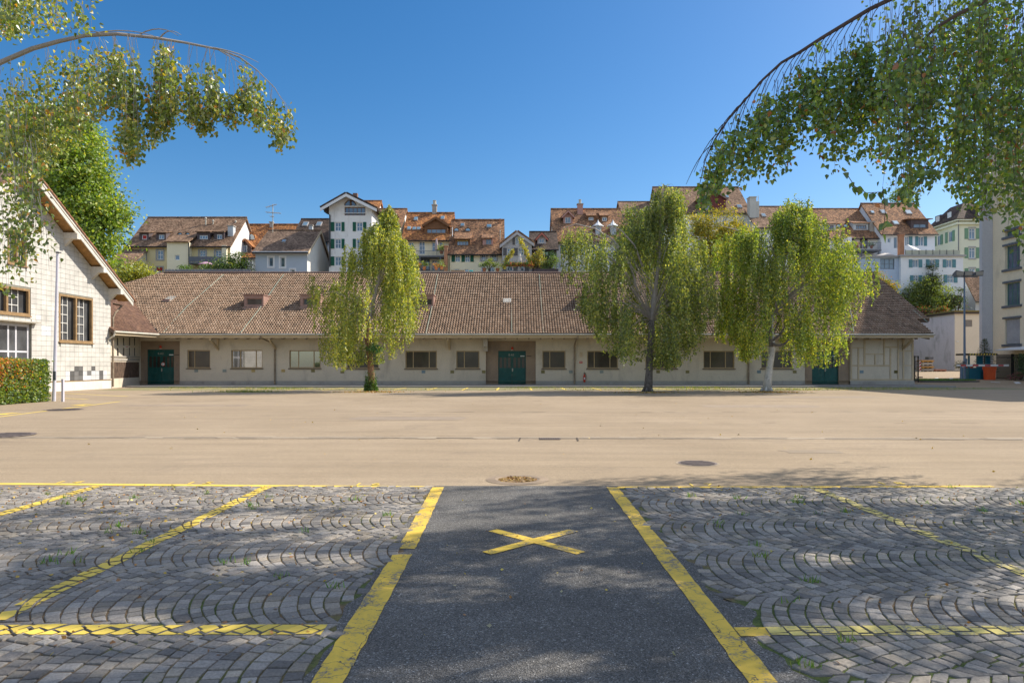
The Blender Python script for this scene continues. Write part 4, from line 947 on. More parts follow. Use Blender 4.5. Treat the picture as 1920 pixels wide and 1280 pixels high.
    def gabled(s, x0, x1, ya, ye, y1, wx, side=W_dk, trim=None, f=F_wht, us=1, roof=None, ov=.25, open_=False):
        """dormer with its own little pitched roof: apex ya, eave ye, foot y1"""
        b = s.rp((x0+x1)/2, y1); Y = b.y; a, c = PX(x0, Y), PX(x1, Y); mid = (a+c)/2; z0, ze, za = b.z, PZ(ye, Y), PZ(ya, Y)
        fr = Fr((0, Y, 0), (1, 0, 0)); op = (PX(wx[0], Y), PX(wx[1], Y), PZ(wx[3], Y), PZ(wx[2], Y)); m = MB(); ins = ov
        m_ = (za-ze)/(mid-a); cl = [(-m_, 1, za-m_*mid-.05), (m_, 1, za+m_*mid-.05)]
        fr.face(m, a+ins, c-ins, z0-.1, za, [op], .15, cl)
        for x in (a+ins, c-ins):
            zt = ze+m_*ins; dp = (zt-z0)/s.k; p = [(x, Y, z0-.1), (x, Y+dp, zt), (x, Y, zt)]; m.poly(p[::-1] if x > mid else p)
        o = m.build('dormer', side, s.o); m = MB(); da = (za-z0)/s.k+.1; de = (ze-z0)/s.k+.1
        m.slab([(a, Y-.35, ze), (mid, Y-.35, za), (mid, Y+da, za), (a, Y+max(de, .2), ze)][::-1], .13); m.slab([(c, Y-.35, ze), (mid, Y-.35, za), (mid, Y+da, za), (c, Y+max(de, .2), ze)], .13); m.build('dormer_roof', roof or s.roof, o)
        if trim:
            m = MB()
            for e in (a, c): m.hexa([(e, Y-.42, ze-.2), (mid, Y-.42, za-.2), (mid, Y-.355, za-.2), (e, Y-.355, ze-.2), (e, Y-.42, ze+.05), (mid, Y-.42, za+.05), (mid, Y-.355, za+.05), (e, Y-.355, ze+.05)])
            m.build('trim', trim, o)
        window(fr, *op, o, f, GH, [op[0]+(op[1]-op[0])*(i+1)/(us+1) for i in range(us)], (), .08, .08, name='window_frame')
    def eyebrow(s, x0, x1, y0, y1, f=F_wht):
        b = s.rp((x0+x1)/2, y1); Y = b.y; a, c = PX(x0, Y), PX(x1, Y); mid = (a+c)/2; r = (c-a)/2; h = PZ(y0, Y)-b.z; N = 9
        arc = [(mid-r*math.cos(math.pi*i/N), b.z+h*math.sin(math.pi*i/N)) for i in range(N+1)]
        m = MB()
        for (xa, za), (xb, zb) in zip(arc[:-1], arc[1:]):
            m.poly([(xa, Y-.1, za), (xb, Y-.1, zb), (xb, Y+(zb-b.z)/s.k+.1, zb), (xa, Y+(za-b.z)/s.k+.1, za)])
            ex = lambda x, z, q: (mid+(x-mid)*q, Y-.1, b.z+(z-b.z)*q)
            m.poly([ex(xa, za, .84), ex(xb, zb, .84), ex(xb, zb, 1.12), ex(xa, za, 1.12)])
        o = m.build('eyebrow_dormer', s.roof, s.o); g = MB(); g.poly([(x, Y-.02, z) for x, z in arc][::-1]); g.build('pane', GB, o)
    def sky(s, x0, x1, y0, y1):
        q = [s.rp(x0, y1), s.rp(x1, y1), s.rp(x1, y0), s.rp(x0, y0)]; xm0 = q[0].x; xm1 = q[1].x; q[3].x = xm0; q[2].x = xm1
        n = Vector((0, -s.k, 1)).normalized(); m = MB(); m.slab([p+n*.14 for p in q], .14); o = m.build('skylight', F_gry, s.o)
        c = sum(q, Vector())/4; g = MB(); g.poly([c+(p-c)*.8+n*.155 for p in q]); g.build('pane', GB, o)
    def chim(s, x0, x1, y0, y1, mat=M_brick, cap=True, dp=None, pot=None):
        b = s.rp((x0+x1)/2, y1); Y = b.y; a, c = PX(x0, Y), PX(x1, Y); z1 = PZ(y0, Y); d = dp or (c-a); m = MB(); m.box(a, c, Y, Y+d, b.z-.8, z1)
        o = m.build('chimney', mat, s.o)
        if cap: m = MB(); m.box(a-.08, c+.08, Y-.08, Y+d+.08, z1+.002, z1+.12); m.build('cap', M_conc2, o)
        if pot: m = MB(); m.lathe(((a+c)/2, Y+d/2, z1+.12), [(0, pot), (.5, pot*.85), (.52, pot), (.6, pot)], 8); m.build('pot', M_gut, o)
    def pipe(s, px, y0, y1, r=.09, mat=None):
        b = s.rp(px, y1); m = MB(); z = PZ(y0, b.y); m.tube([(b.x, b.y, b.z-.3), (b.x, b.y, z-.2)], r, 8); m.lathe((b.x, b.y, z-.25), [(0, r*1.7), (.12, r*1.7), (.25, r*.4)], 8); m.build('vent_pipe', mat or M_gut, s.o)
def balcony(H, x0, x1, yfl, yrail, out_, posts=(), solid=None, zlow=None):
    Y = H.Y; a, c, z, zr = PX(x0, Y-out_), PX(x1, Y-out_), PZ(yfl, Y-out_), PZ(yrail, Y-out_); m = MB(); m.box(a, c, Y-out_, Y-.002, z-.18, z)
    for px in posts: x = PX(px, Y-out_); m.box(x-.08, x+.08, Y-out_+.05, Y-out_+.21, zlow if zlow is not None else z-3, z-.181)
    o = m.build('balcony', M_rail, H.o); m = MB()
    if solid: m.box(a, c, Y-out_, Y-out_+.05, z+.05, zr)
    else:
        x = a
        while x < c: m.box(x, x+.03, Y-out_+.01, Y-out_+.04, z+.003, zr-.05); x += .16
        m.box(a, c, Y-out_, Y-out_+.06, zr-.05, zr)
    m.build('railing', solid or M_rail, o)

# 1 yellow house with the grey balcony
H = House('long yellow and cream house with brown roof, dark dormers and a grey balcony', 243, 432, 457.5, 9, 409, 88, 9.6, W_yel, RB, sidewall=W_wht)
for a, b, c, d in ((263, 273.5, 469, 486.5), (294.5, 306, 469, 486.5)): H.win(a, b, c, d, 1, 1, frame2=F_gry)
H.win(293.5, 305, 501, 517, 1, 0, frame2=F_gry, shade=(.62, S_red)); H.win(374, 385.5, 469, 481, 1, 1, frame2=F_gry); H.win(403.5, 415, 469, 481, 1, 1, frame2=F_gry); H.win(374, 390, 492, 510, 1); H.win(400, 416, 492, 510, 1)
H.walls(); H.roofs()
m = MB(); Y = H.Y; m.box(PX(355, Y), PX(432, Y)+.01, Y-.03, Y-.004, PZ(462, Y), H.ze-.05); m.box(PX(416.5, Y-.4), PX(425, Y-.4), Y-.5, Y-.031, 9, H.ze-.25); m.build('cream_band', W_crm, H.o)
fr2 = Fr((0, Y-1.0, 0), (1, 0, 0)); m = MB(); xa, xb = PX(313, Y-1), PX(353, Y-1); op = (PX(328, Y-1), PX(337, Y-1), PZ(487.5, Y-1), PZ(478, Y-1)); fr2.face(m, xa, xb, 9, PZ(452.5, Y-1), [op], .15); m.poly([(xb, Y-1, 9), (xb, Y, 9), (xb, Y, H.ze), (xb, Y-1, PZ(452.5, Y-1))]); m.poly([(xa, Y, 9), (xa, Y-1, 9), (xa, Y-1, PZ(452.5, Y-1)), (xa, Y, H.ze)])
bay = m.build('stair_bay', W_crm, H.o); window(fr2, *op, bay, F_wht, GH, (), (), .08, .09, name='window_frame')
z_ = PZ(452.5, Y-1); m = MB(); m.slab([(xa-.2, Y-1.4, z_-.05), (xb+.2, Y-1.4, z_-.05), (xb+.2, Y+2.6, z_+3.6*.55), (xa-.2, Y+2.6, z_+3.6*.55)], .14); m.build('bay_roof', RB, bay)
H.shed(261, 279, 436, 450, (266, 275.5, 440, 449), us=0, f=F_wht, g=S_red); H.shed(293, 311, 436, 450, (297.5, 308, 440, 448.5)); H.shed(369, 394, 434.5, 449.5, (374, 389.5, 441, 448.5), us=2); H.shed(401.5, 420, 434.5, 449, (406.5, 416.5, 439.5, 448.5))
H.eyebrow(332, 343, 436, 442); H.eyebrow(347, 357, 436, 442); H.chim(427, 437, 424, 443, W_lg, dp=.8); H.pipe(385.7, 407, 421); H.pipe(399.7, 412, 420); H.pipe(442, 413, 417)
balcony(H, 354, 418, 491.5, 481, 1.6, (), M_rail)
m = MB(); m.tube([(PX(354, 86.9), 86.9, PZ(455, 87)), (PX(354, 86.9), 86.9, PZ(500, 87))], .07); m.tube([(PX(244.5, 87.8), 87.85, PZ(461, 87.8)), (PX(244.5, 87.8), 87.85, 9)], .07); m.build('downpipe', M_black, H.o)
# fragment at far left
H = House('brown roofed house partly hidden behind the big leafy tree at left', 196, 241, 496, 6, 466, 84, 9, W_crm, RB); H.win(214, 222, 500, 509); H.win(229, 236, 500, 509); H.walls(); H.roofs(); H.shed(232, 239, 455, 470, None, W_lg) if False else None
# 2 orange mottled roof
H = House('house with bright orange mottled roof between the yellow and the grey house', 437, 560, 478, 8, 422, 92, 10, W_lg, RO)
H.win(462, 468, 486, 512, 0, 1, f=F_gry, g=GB); H.win(470, 476, 486, 512, 0, 1, f=F_gry, g=GB); H.walls(); H.roofs()
H.gabled(447, 474, 449, 464, 474, (453, 463.5, 459.5, 473.5), W_dk, pm('dark_orange_wood', (.3, .13, .07))); H.eyebrow(464, 479, 437, 449); H.chim(505.5, 511, 417, 426, M_conc2)
# 4 brown roof with two skylights
H = House('dark brown roofed house with two skylights beside the tall white house', 548, 617, 449, 8, 412, 90, 9, W_paleb, RD); H.win(603, 614, 452, 479, 1, 2, f=F_gry, g=GB); H.walls(); H.roofs(); H.sky(566, 576, 417.5, 424.5); H.sky(592, 601.5, 417.5, 424.5); H.chim(579, 585.5, 423, 436, W_lg) 
# 3 small grey house
H = House('small grey house with shade-blue front and brown tiled roof just behind the hall ridge', 479, 576, 470, 6, 433.5, 80, 9.6, pm('shade_blue_grey_plaster', (.44, .50, .56), .06, .5, 14, .9, .06), roof_mat('small_house_tiles', (.2, .13, .09), (.27, .18, .12), (.34, .23, .16)), sidewall=pm('white_gable', (.80, .76, .68), .05))  # the front's bluish shade is put into its grey plaster colour
for a, b, c, d in ((503.5, 512.5, 482, 500), (525.5, 534.5, 482, 501)): H.win(a, b, c, d, 0, 0, frame2=F_wht)
H.win(544.5, 553, 505, 520, 0, 0, frame2=F_wht); H.walls(); H.roofs(); H.sky(528, 534.5, 451, 455)
m = MB(); Y = H.Y; m.box(H.X0-.2, H.X1+.2, Y-.5, Y-.01, H.ze-.42, H.ze-.15); m.build('fascia', F_wht, H.o)
m = MB(); 
for s in (-1, 1):
    p0 = Vector((H.X1+.26, H.yr, H.zr+.1)); p1 = Vector((H.X1+.26, H.yr+s*(H.d/2+.5), H.zr+.1-H.k*(H.d/2+.5))); m.hexa([p0+Vector((0, 0, -.3)), p0+Vector((.06, 0, -.3)), p1+Vector((.06, 0, -.3)), p1+Vector((0, 0, -.3)), p0, p0+Vector((.06, 0, 0)), p1+Vector((.06, 0, 0)), p1])
m.build('verge_board', M_wood, H.o)
an = H.rp(511.5, 436); t_ = thing('tv_antenna', 'tall thin television antenna mast on the brown roof of the small grey house', 'antenna', tuple(an))
m = MB(); zt = PZ(383, an.y); m.tube([an, (an.x, an.y, zt)], .045); m.build('mast', M_gut, t_); s_ = an.y/F
for py, x0, x1, tilt in ((386, 499, 519, 3), (399, 499, 527, -1), (406, 507, 514, 0)):
    m = MB(); z = PZ(py, an.y); m.tube([(PX(x0, an.y), an.y, z-tilt*s_), (PX(x1, an.y), an.y, z+tilt*s_)], .03, 4); k = x0
    while k < x1: x = PX(k, an.y); zz = z+tilt*s_*(2*(k-x0)/(x1-x0)-1); m.tube([(x, an.y-.35, zz), (x, an.y+.35, zz)], .018, 4); k += 2
    m.build('antenna_arm', M_gut, t_)
# gable-front houses
def gable_front(label, x0, x1, xa, ya, yel, yer, base, Y, depth, wall, roof, wins, ov=.7, hood=None, shut=None, trim=None, ohf=.8):
    o = thing('town_house', label, 'house', (PX(xa, Y), Y, base), 'old town houses above the hall'); X0, X1, XA = PX(x0, Y), PX(x1, Y), PX(xa, Y); ZA_ = PZ(ya, Y); zl, zr_ = PZ(yel, Y), PZ(yer, Y)
    fr = Fr((0, Y, 0), (1, 0, 0)); ml = (ZA_-zl)/(XA-X0+ov); mr = (ZA_-zr_)/(X1+ov-XA); m = MB(); holes = [(PX(w_[0], Y), PX(w_[1], Y), PZ(w_[3], Y), PZ(w_[2], Y)) for w_ in wins]
    fr.face(m, X0, X1, base, ZA_, holes, .16, [(-ml, 1, ZA_-ml*XA-.1), (mr, 1, ZA_+mr*XA-.1)])
    for x, z, f in ((X0, ZA_-ml*(XA-X0)-.1, 1), (X1, ZA_-mr*(X1-XA)-.1, 0)):
        p = [(x, Y, base), (x, Y+depth, base), (x, Y+depth, z), (x, Y, z)]; m.poly(p[::-1] if f else p)
    m.build('wall', wall, o)
    m = MB(); y0, y1 = Y-ohf, Y+depth; m.slab([(X0-ov, y0, zl), (XA, y0, ZA_), (XA, y1, ZA_), (X0-ov, y1, zl)][::-1], .2); m.slab([(X1+ov, y0, zr_), (XA, y0, ZA_), (XA, y1, ZA_), (X1+ov, y1, zr_)], .2); ro = m.build('roof', roof, o)
    m = MB()
    for e, z in ((X0-ov, zl), (X1+ov, zr_)): m.hexa([(e, y0-.06, z-.42), (XA, y0-.06, ZA_-.42), (XA, y0-.003, ZA_-.42), (e, y0-.003, z-.42), (e, y0-.06, z-.05), (XA, y0-.06, ZA_-.05), (XA, y0-.003, ZA_-.05), (e, y0-.003, z-.05)])
    m.build('bargeboard', trim or F_wht, o)
    for w_, h in zip(wins, holes):
        us = w_[4] if len(w_) > 4 else 1; wo = window(fr, *h, o, w_[6] if len(w_) > 6 else F_wht, GH, [h[0]+(h[1]-h[0])*(i+1)/(us+1) for i in range(us)], [h[2]+(h[3]-h[2])*.5] if len(w_) > 7 else (), .1, .09)
        sh = w_[5] if len(w_) > 5 else None
        for a, b in (sh or ()):
            m = MB(); fr.box(m, PX(a, Y), PX(b, Y), h[2], h[3], .005, .07); n = 7
            for k in range(n): fr.box(m, PX(a, Y)+.06, PX(b, Y)-.06, h[2]+(h[3]-h[2])*(k+.25)/n, h[2]+(h[3]-h[2])*(k+.7)/n, .0705, .08)
            m.build('shutter', shut, o)
    return o, fr
tw_w = []
for y0, y1 in ((416.5, 433.5), (448, 466), (481, 498)):
    tw_w += [(628, 639.5, y0, y1, 1, ((620.5, 627), (640.5, 646)), F_wht, 1), (668.5, 680, y0, y1, 1, ((661.5, 667.5), (681, 687)), F_wht, 1)]
o, fr = gable_front('tall white gabled house with green shutters and a big attic window', 617, 697, 652.5, 366, 393, 394, 7, 84, 11, W_wht, RD, tw_w+[(646, 685, 388.5, 404, 4, (), F_brn)], .8, None, S_grn, F_wht, 1.0)
m = MB(); Y = 84; g = MB()
for pts in (((646.5, 386), (646.5, 382), (652.5, 376), (656.5, 375), (656.5, 386)), ((658.5, 386), (658.5, 375), (664, 378), (668.5, 386))):
    g.poly([P(a, b, Y-.03) for a, b in pts]); 
    q = [P(a, b, Y-.05) for a, b in pts]
    m.tube(q+[q[0]], .06, 4)
wo = m.build('attic_window', F_brn, o); g.build('pane', GH, wo); m = MB(); fr.box(m, PX(645, Y), PX(686, Y), PZ(388, Y), PZ(386.3, Y), .0, .14); fr.box(m, PX(645, Y), PX(686, Y), PZ(400.5, Y), PZ(399.5, Y), .0, .14); m.build('attic_rail', F_wht, o)
m = MB(); m.tube([P(607.5, 396, 83.4), P(613, 400, 83.6), P(618.5, 403, 83.85), P(618.5, 500, 83.85)], .08, 6); m.build('downpipe', M_black, o)
for px, py, h in ((643, 367, 5), (665.5, 362, 10)):
    m = MB(); c = P(px, py+12, 88); m.box(c.x-.28, c.x+.28, 88, 88.6, c.z-1.2, PZ(py, 88)); m.build('chimney', pm('brown_chimney', (.22, .13, .1)), o)
H = House('orange roofed back wing rising behind the tall white house', 670, 702, 404, 8, 378, 93, 8, W_wht, RO); H.walls(); H.roofs()
# 6 brown roof behind the first birch
H = House('brown roofed white house with a gabled dormer, half hidden behind the left birch', 698, 750, 423, 8, 393, 89, 9, W_wht, RM, sidewall=W_wht)
H.win(724, 740, 434, 460, 1, 1); H.win(705, 714, 434, 460, 1); H.win(724, 740, 486, 503); H.walls(); H.roofs(); H.gabled(716, 744, 389, 405, 417, (731, 739, 403, 416), W_dk)
balcony(H, 712, 748, 480, 468, 1.4)
# 7 cream house with two balconies
H = House('cream house with mottled orange roof, a roof loggia and two stacked balconies', 757, 843, 446, 7, 400.5, 88, 9, W_crm, RO)
H.win(786, 797, 453, 477, 1, 2); H.win(810, 830, 454, 471, 2, 1); H.win(766, 776, 454, 469, 1, 1); H.win(768, 775, 487, 505, 0, 0); H.win(789, 806, 485, 507, 1, 0, f=W_dk); H.win(810, 829, 487, 507, 3, 0); H.walls(); H.roofs()
H.gabled(792, 843, 408.5, 424, 438, (800, 836, 429, 437.5), F_brn, F_brn, f=F_brn, us=3); H.sky(775.5, 783, 408, 414); H.sky(826, 833, 406.5, 412); H.sky(763, 770, 426, 431.5); H.sky(773, 779.5, 427, 431.5); H.sky(781, 788, 427, 431.5)
H.chim(810.3, 818.5, 385, 401, M_conc2, pot=.24); balcony(H, 777, 833, 479, 470, 2.0, (787, 825.5), zlow=PZ(506, 86)); balcony(H, 777, 833, 507, 495, 2.3)
m = MB(); m.box(PX(803, 86), PX(836, 86), 85.9, 86.3, PZ(424.5, 86), PZ(422.5, 86)); 
m = MB(); a = PX(833, 85.6); m.box(a, a+.42, 85.4, 85.8, 7, PZ(463, 85.6)); m.box(a-.08, a+.5, 85.32, 85.88, PZ(463, 85.6)+.002, PZ(461, 85.6)); m.build('flue_stack', M_brick, H.o)
# 8 cream house, mottled roof
H = House('cream house with mottled roof and a pair of dark green shuttered windows', 843.5, 941, 471, 7, 413.5, 86, 9, W_crm, RM)
H.win(853.5, 863, 478, 491, 1, 0, sh=S_grn, shw=.42, both='l'); H.win(872, 881.5, 478, 491, 1, 0, sh=S_grn, shw=.42, both='lr'); H.win(902.5, 911.5, 476, 488, 1, 0, frame2=F_gry); H.win(921.5, 931, 476, 488, 1, 0, frame2=F_gry); H.win(852, 862, 504, 512, 1); H.win(871.5, 879, 504.5, 514, 0, 0, g=GB); H.win(902, 912, 500, 510, 1); H.win(917, 927, 500, 510, 1)
H.walls(); H.roofs(); H.shed(853, 882, 447, 461, (856.5, 879, 450, 460.5), F_brn, F_brn, us=3, k2=.55); H.shed(905, 924, 446, 459, (911, 921, 448, 458.5), W_pink, F_gry, us=1, k2=.45); H.eyebrow(851, 860.5, 427, 432.5); H.eyebrow(872, 882.5, 427, 432.5); H.sky(863.5, 870.5, 420, 425); H.sky(912.5, 921.5, 422, 427.5); H.chim(936, 939, 410, 419, M_brick, False); H.pipe(937.8, 431, 450, .05)
m = MB(); m.slab([H.rp(848, 430)+Vector((0, 0, .2)), H.rp(848.8, 430)+Vector((0, 0, .2)), H.rp(848.8, 447)+Vector((0, 0, .2)), H.rp(848, 447)+Vector((0, 0, .2))], .1); m.build('snow_pipe', F_wht, H.o)
c_ = H.rp(867, 451); m = MB(); m.slab([(PX(856.5, c_.y-.6), c_.y-.9, PZ(452.3, c_.y-.6)), (PX(878, c_.y-.6), c_.y-.9, PZ(452.3, c_.y-.6)), (PX(878, c_.y-.6), c_.y-.2, PZ(450, c_.y)), (PX(856.5, c_.y-.6), c_.y-.2, PZ(450, c_.y))], .05); m.build('awning', pm('ochre_awning', (.55, .36, .1)), H.o)
# 9 grey gabled house
H9, fr = gable_front('grey gabled house with dark shutters and two yellow climbing garlands', 941.5, 997, 969.5, 434.5, 460, 457, 7, 84, 9, W_gry, RM,
  [(966, 973, 445, 458.5, 1, ((961, 965.5), (973.6, 978))), (951, 961, 465, 479, 1, ((943.5, 950), (962, 970.5)), F_wht, 1), (972, 982, 465, 479, 1, ((983, 989.5),), F_wht, 1), (950, 962, 494, 508, 1, ((943, 949), (963, 970.5))), (976, 983, 493, 509, 0, ((984, 992),))], .3, None, S_gry, W_gry, .35)
for px, py in (((972.5, 446), (945.5, 499)), ((975, 446), (994.5, 489))):
    pass
leafy = leaf_mat('foliage')
gv = []; gc = []
for pts in (((957, 478), (951, 484), (947, 494), (945.5, 501)), ((974, 446), (982, 463), (990, 480), (995, 489), (996, 499)), ((957, 478), (962, 468))):
    for a, b in zip(pts[:-1], pts[1:]):
        n = 160; t = rng.random((n, 1)); A = np.array(P(*a, 82.3)); B = np.array(P(*b, 82.3)); p = A+(B-A)*t+rng.normal(size=(n, 3))*.13; gv.append(leaf_quads(p, rng.normal(size=(n, 3))+np.array([0, 0, -.6]), rng.uniform(.12, .24, n))); gc.append(pal(n, [(.42, .40, .03), (.3, .33, .04), (.5, .42, .05)], [2, 1, 1]))
t_ = thing('climbing_plant', 'yellow-green garland of climbing plants on wires in front of the grey gabled house', 'plant', (PX(970, 82.3), 82.3, PZ(505, 82.3)))
quads('leaves', np.concatenate(gv), np.concatenate(gc), leafy, t_); m = MB()
for a, b in (((972, 446), (947, 500)), ((974, 446), (995, 490)), ((973, 444), (973, 480))): m.tube([P(*a, 82.3), P(*b, 82.3)], .012, 4)
m.build('wire', M_gut, t_)
def terrace(label, x0, x1, ytop, Y, th, mat, rail=None, railm=None):
    m = MB(); m.box(PX(x0, Y), PX(x1, Y), Y, Y+2.4, PZ(ytop+14, Y), PZ(ytop, Y)); o = thing('terrace', label, 'terrace', (PX((x0+x1)/2, Y), Y, PZ(ytop+14, Y))); m.build('wall', mat, o)
    if rail:
        q = MB(); a, c = PX(x0, Y), PX(x1, Y); z, zt = PZ(ytop, Y), PZ(rail, Y); q.box(a, c, Y+.02, Y+.07, zt-.06, zt); q.box(a, c, Y+.03, Y+.06, z+.1, z+.14); x = a
        while x < c: q.box(x, x+.035, Y+.03, Y+.06, z+.003, zt-.06); x += .45
        q.build('railing', railm or M_rail, o)
    return o
terrace('white edged terrace with flower pots below the grey gabled house', 941, 999, 509.5, 81.5, .3, F_wht, 497)
terrace('dark terrace wall below the small dark roofed house', 1001, 1047, 504, 81.5, .3, W_dk)
terrace('pale terrace wall with garden things below the cream house with green shutters', 842, 940, 511.5, 80.5, .3, M_conc2)
terrace('low balcony terrace under the two stacked balconies', 775, 841, 508.5, 82, .3, W_crm)
# 10 dark roofed little house
H = House('little house with dark roof and red-edged gabled dormer', 997, 1043.5, 465, 7, 436, 86, 8, W_dk, RD); H.win(1034, 1044-1.5, 489, 503, 1, 1, f=F_wht); H.win(1016, 1030, 470, 480, 1, 0, f=W_dk, g=GB); H.walls(); H.roofs(); H.gabled(1004, 1027.5, 437.5, 450, 457, (1010.5, 1021, 447, 455.5), W_gry, pm('salmon_trim', (.5, .17, .12)), us=1)
# 11 long brown roof with turrets
H = House('long brown roofed house with pink gabled dormer and little white capped turrets', 1040, 1172, 449, 7, 393, 90, 11, W_wht, RM)
H.win(1057.5, 1068.5, 459.5, 475, 1, 0, sh=S_grn, shw=.42, frame2=F_red); H.win(1090, 1100, 459.5, 475, 1, 0, sh=S_grn, shw=.42); H.win(1118, 1128, 459.5, 475, 1, 0, sh=S_grn, shw=.42); H.win(1040+4, 1051, 490, 503, 1); H.win(1108, 1120, 490, 504); H.walls(); H.roofs()
H.gabled(1053, 1077, 396, 408, 419, (1059.5, 1070, 407, 418.5), W_pink, W_pink, us=1); H.shed(1101, 1116, 404, 414, (1103.5, 1113, 407, 413), F_brn, F_wht, us=1, k2=.45); H.shed(1126, 1140, 404, 415, (1129, 1138, 407, 414.5), F_brn, F_wht, us=1, k2=.45); H.chim(1083, 1093, 383, 402, W_pink, pot=.2)
for a, b in ((1115.5, 1129), (1143.5, 1157)):
    c = H.rp((a+b)/2, 440); Y = c.y; x0, x1 = PX(a+1.5, Y), PX(b-1.5, Y); z1 = PZ(423.5, Y); m = MB(); fr = Fr((0, Y, 0), (1, 0, 0)); op = (x0+.18, x1-.18, c.z+.3, z1-.12); fr.face(m, x0, x1, c.z-.2, z1, [op], .1)
    for x in (x0, x1): p = [(x, Y, c.z-.2), (x, Y+1.6, z1), (x, Y, z1)]; m.poly(p if x == x0 else p[::-1])
    tt = m.build('turret', W_lg, H.o); window(fr, *op, tt, F_wht, GH, [(op[0]+op[1])/2], (), .06, .07, name='window_frame')
    m = MB(); cx = (x0+x1)/2; m.lathe((cx, Y+.5, z1), [(0, .78), (.14, .7), (.35, .4), (.62, .14), (.9, .03)], 8); m.build('turret_cap', F_wht, tt)
# 12, 13, 14
H = House('brown roof rising behind the dark tree and the middle birch', 1170, 1262, 402, 8, 379.5, 104, 10, W_pink, RB, oh=.4); H.walls(); H.roofs()
H = House('big house with brown hipped roof and dark red gabled dormer behind the yellow tree', 1240, 1404, 396, 8, 352, 102, 11, W_wht, RB)
for a in (1310, 1338, 1388): H.win(a, a+8, 412, 424, 1, 0); H.win(a, a+8, 436, 448, 1)
H.walls(); H.roofs(); H.gabled(1308, 1364, 357, 374, 394, (1317, 1336, 384, 393), pm('dark_red_boards', (.17, .05, .045), .2, 2, 14), pm('pale_brown_trim', (.3, .2, .17)), us=2); H.sky(1383, 1392, 385, 390.5); H.sky(1361, 1367, 367, 371.5); H.sky(1253-4, 1253+5, 400-25, 382)
m = MB(); Y = 100; m.box(PX(1406, Y), PX(1418, Y), Y, Y+1.2, 8, PZ(370, Y)); m.box(PX(1405, Y), PX(1419, Y), Y-.1, Y+1.3, PZ(370, Y)+.002, PZ(368.5, Y)); m.box(PX(1418.3, Y), PX(1424, Y), Y+.1, Y+1.2, 8, PZ(377, Y)); m.tube([(PX(1423.5, Y), Y+.4, PZ(377, Y)), (PX(1423.5, Y), Y+.4, PZ(366, Y))], .05); m.build('chimney_stack', pm('pale_concrete_stack', (.55, .53, .48), .1, .6, 8), H.o)
H = House('low brown roof with one skylight behind the right birch', 1418, 1515, 424, 8, 388.5, 98, 10, W_wht, RB); H.sky(1429.5, 1437, 401.5, 407); H.win(1455, 1463, 432, 446); H.win(1480, 1488, 432, 446); H.walls(); H.roofs()
# 15 brown roof with two shed dormers and a long balcony
H = House('brown roofed house with two big shed dormers and a long open balcony', 1490, 1651, 443, 7, 392.5, 105, 12, W_wht, RM)
for a, b in ((1593, 1601), (1612, 1617), (1618.5, 1627), (1577, 1585), (1540, 1550)): H.win(a, b, 447, 466, 1, 0, f=F_brn)
H.walls(); H.roofs(); H.shed(1600, 1628, 418, 431, (1605, 1624.5, 422, 429.5), W_lg, F_brn, us=3, k2=.35); H.shed(1540, 1567, 419, 431, (1545, 1563, 422, 429.5), W_lg, F_brn, us=3, k2=.35); H.eyebrow(1567, 1577, 420, 425); H.eyebrow(1580.5, 1590, 420, 425); H.chim(1631.5, 1639.5, 417, 434, M_conc2)
balcony(H, 1558, 1653, 468, 454.5, 2.4, (1582, 1616, 1648), zlow=PZ(482, 102)); m = MB(); Y = 103.5; m.box(PX(1586, Y), PX(1593, Y), 102.8, 104.8, PZ(466, Y), PZ(446, Y)); m.build('balcony_screen', F_wht, H.o)
# 16 large roof with terrace loggia
H = House('large house with brown half-hipped roof, roof loggia and dark blue shutters', 1652, 1753, 435, 6, 382.5, 104, 11.5, W_paleb, RM)
for a, b in ((1664, 1670), ): H.win(a, b, 446, 455, 0, 0)
H.win(1675.5, 1683, 444, 466, 0, 0); H.win(1697, 1704, 443.5, 461, 1, 0, sh=S_teal, shw=.5, both='r'); H.win(1722, 1732, 443.5, 461, 1, 0, sh=S_teal, shw=.45); H.walls(); H.roofs()
for a in ((1634, 1640, 396, 400.5), (1653.5, 1662.5, 394.5, 401), (1700, 1711, 395, 402), (1676.5, 1686, 415, 421.5)): H.sky(*a)
H.shed(1708, 1741, 411, 428, (1713, 1737, 420, 427), W_dk, M_rail, us=1, k2=.1, ov=.5); m = MB(); Y = 100; m.box(PX(1687, Y), PX(1695.5, Y), Y, Y+.6, 6, PZ(441, Y)); m.box(PX(1686, Y), PX(1696.5, Y), Y-.08, Y+.68, PZ(441, Y)+.002, PZ(439, Y)); m.build('brick_flue', M_brick, H.o)
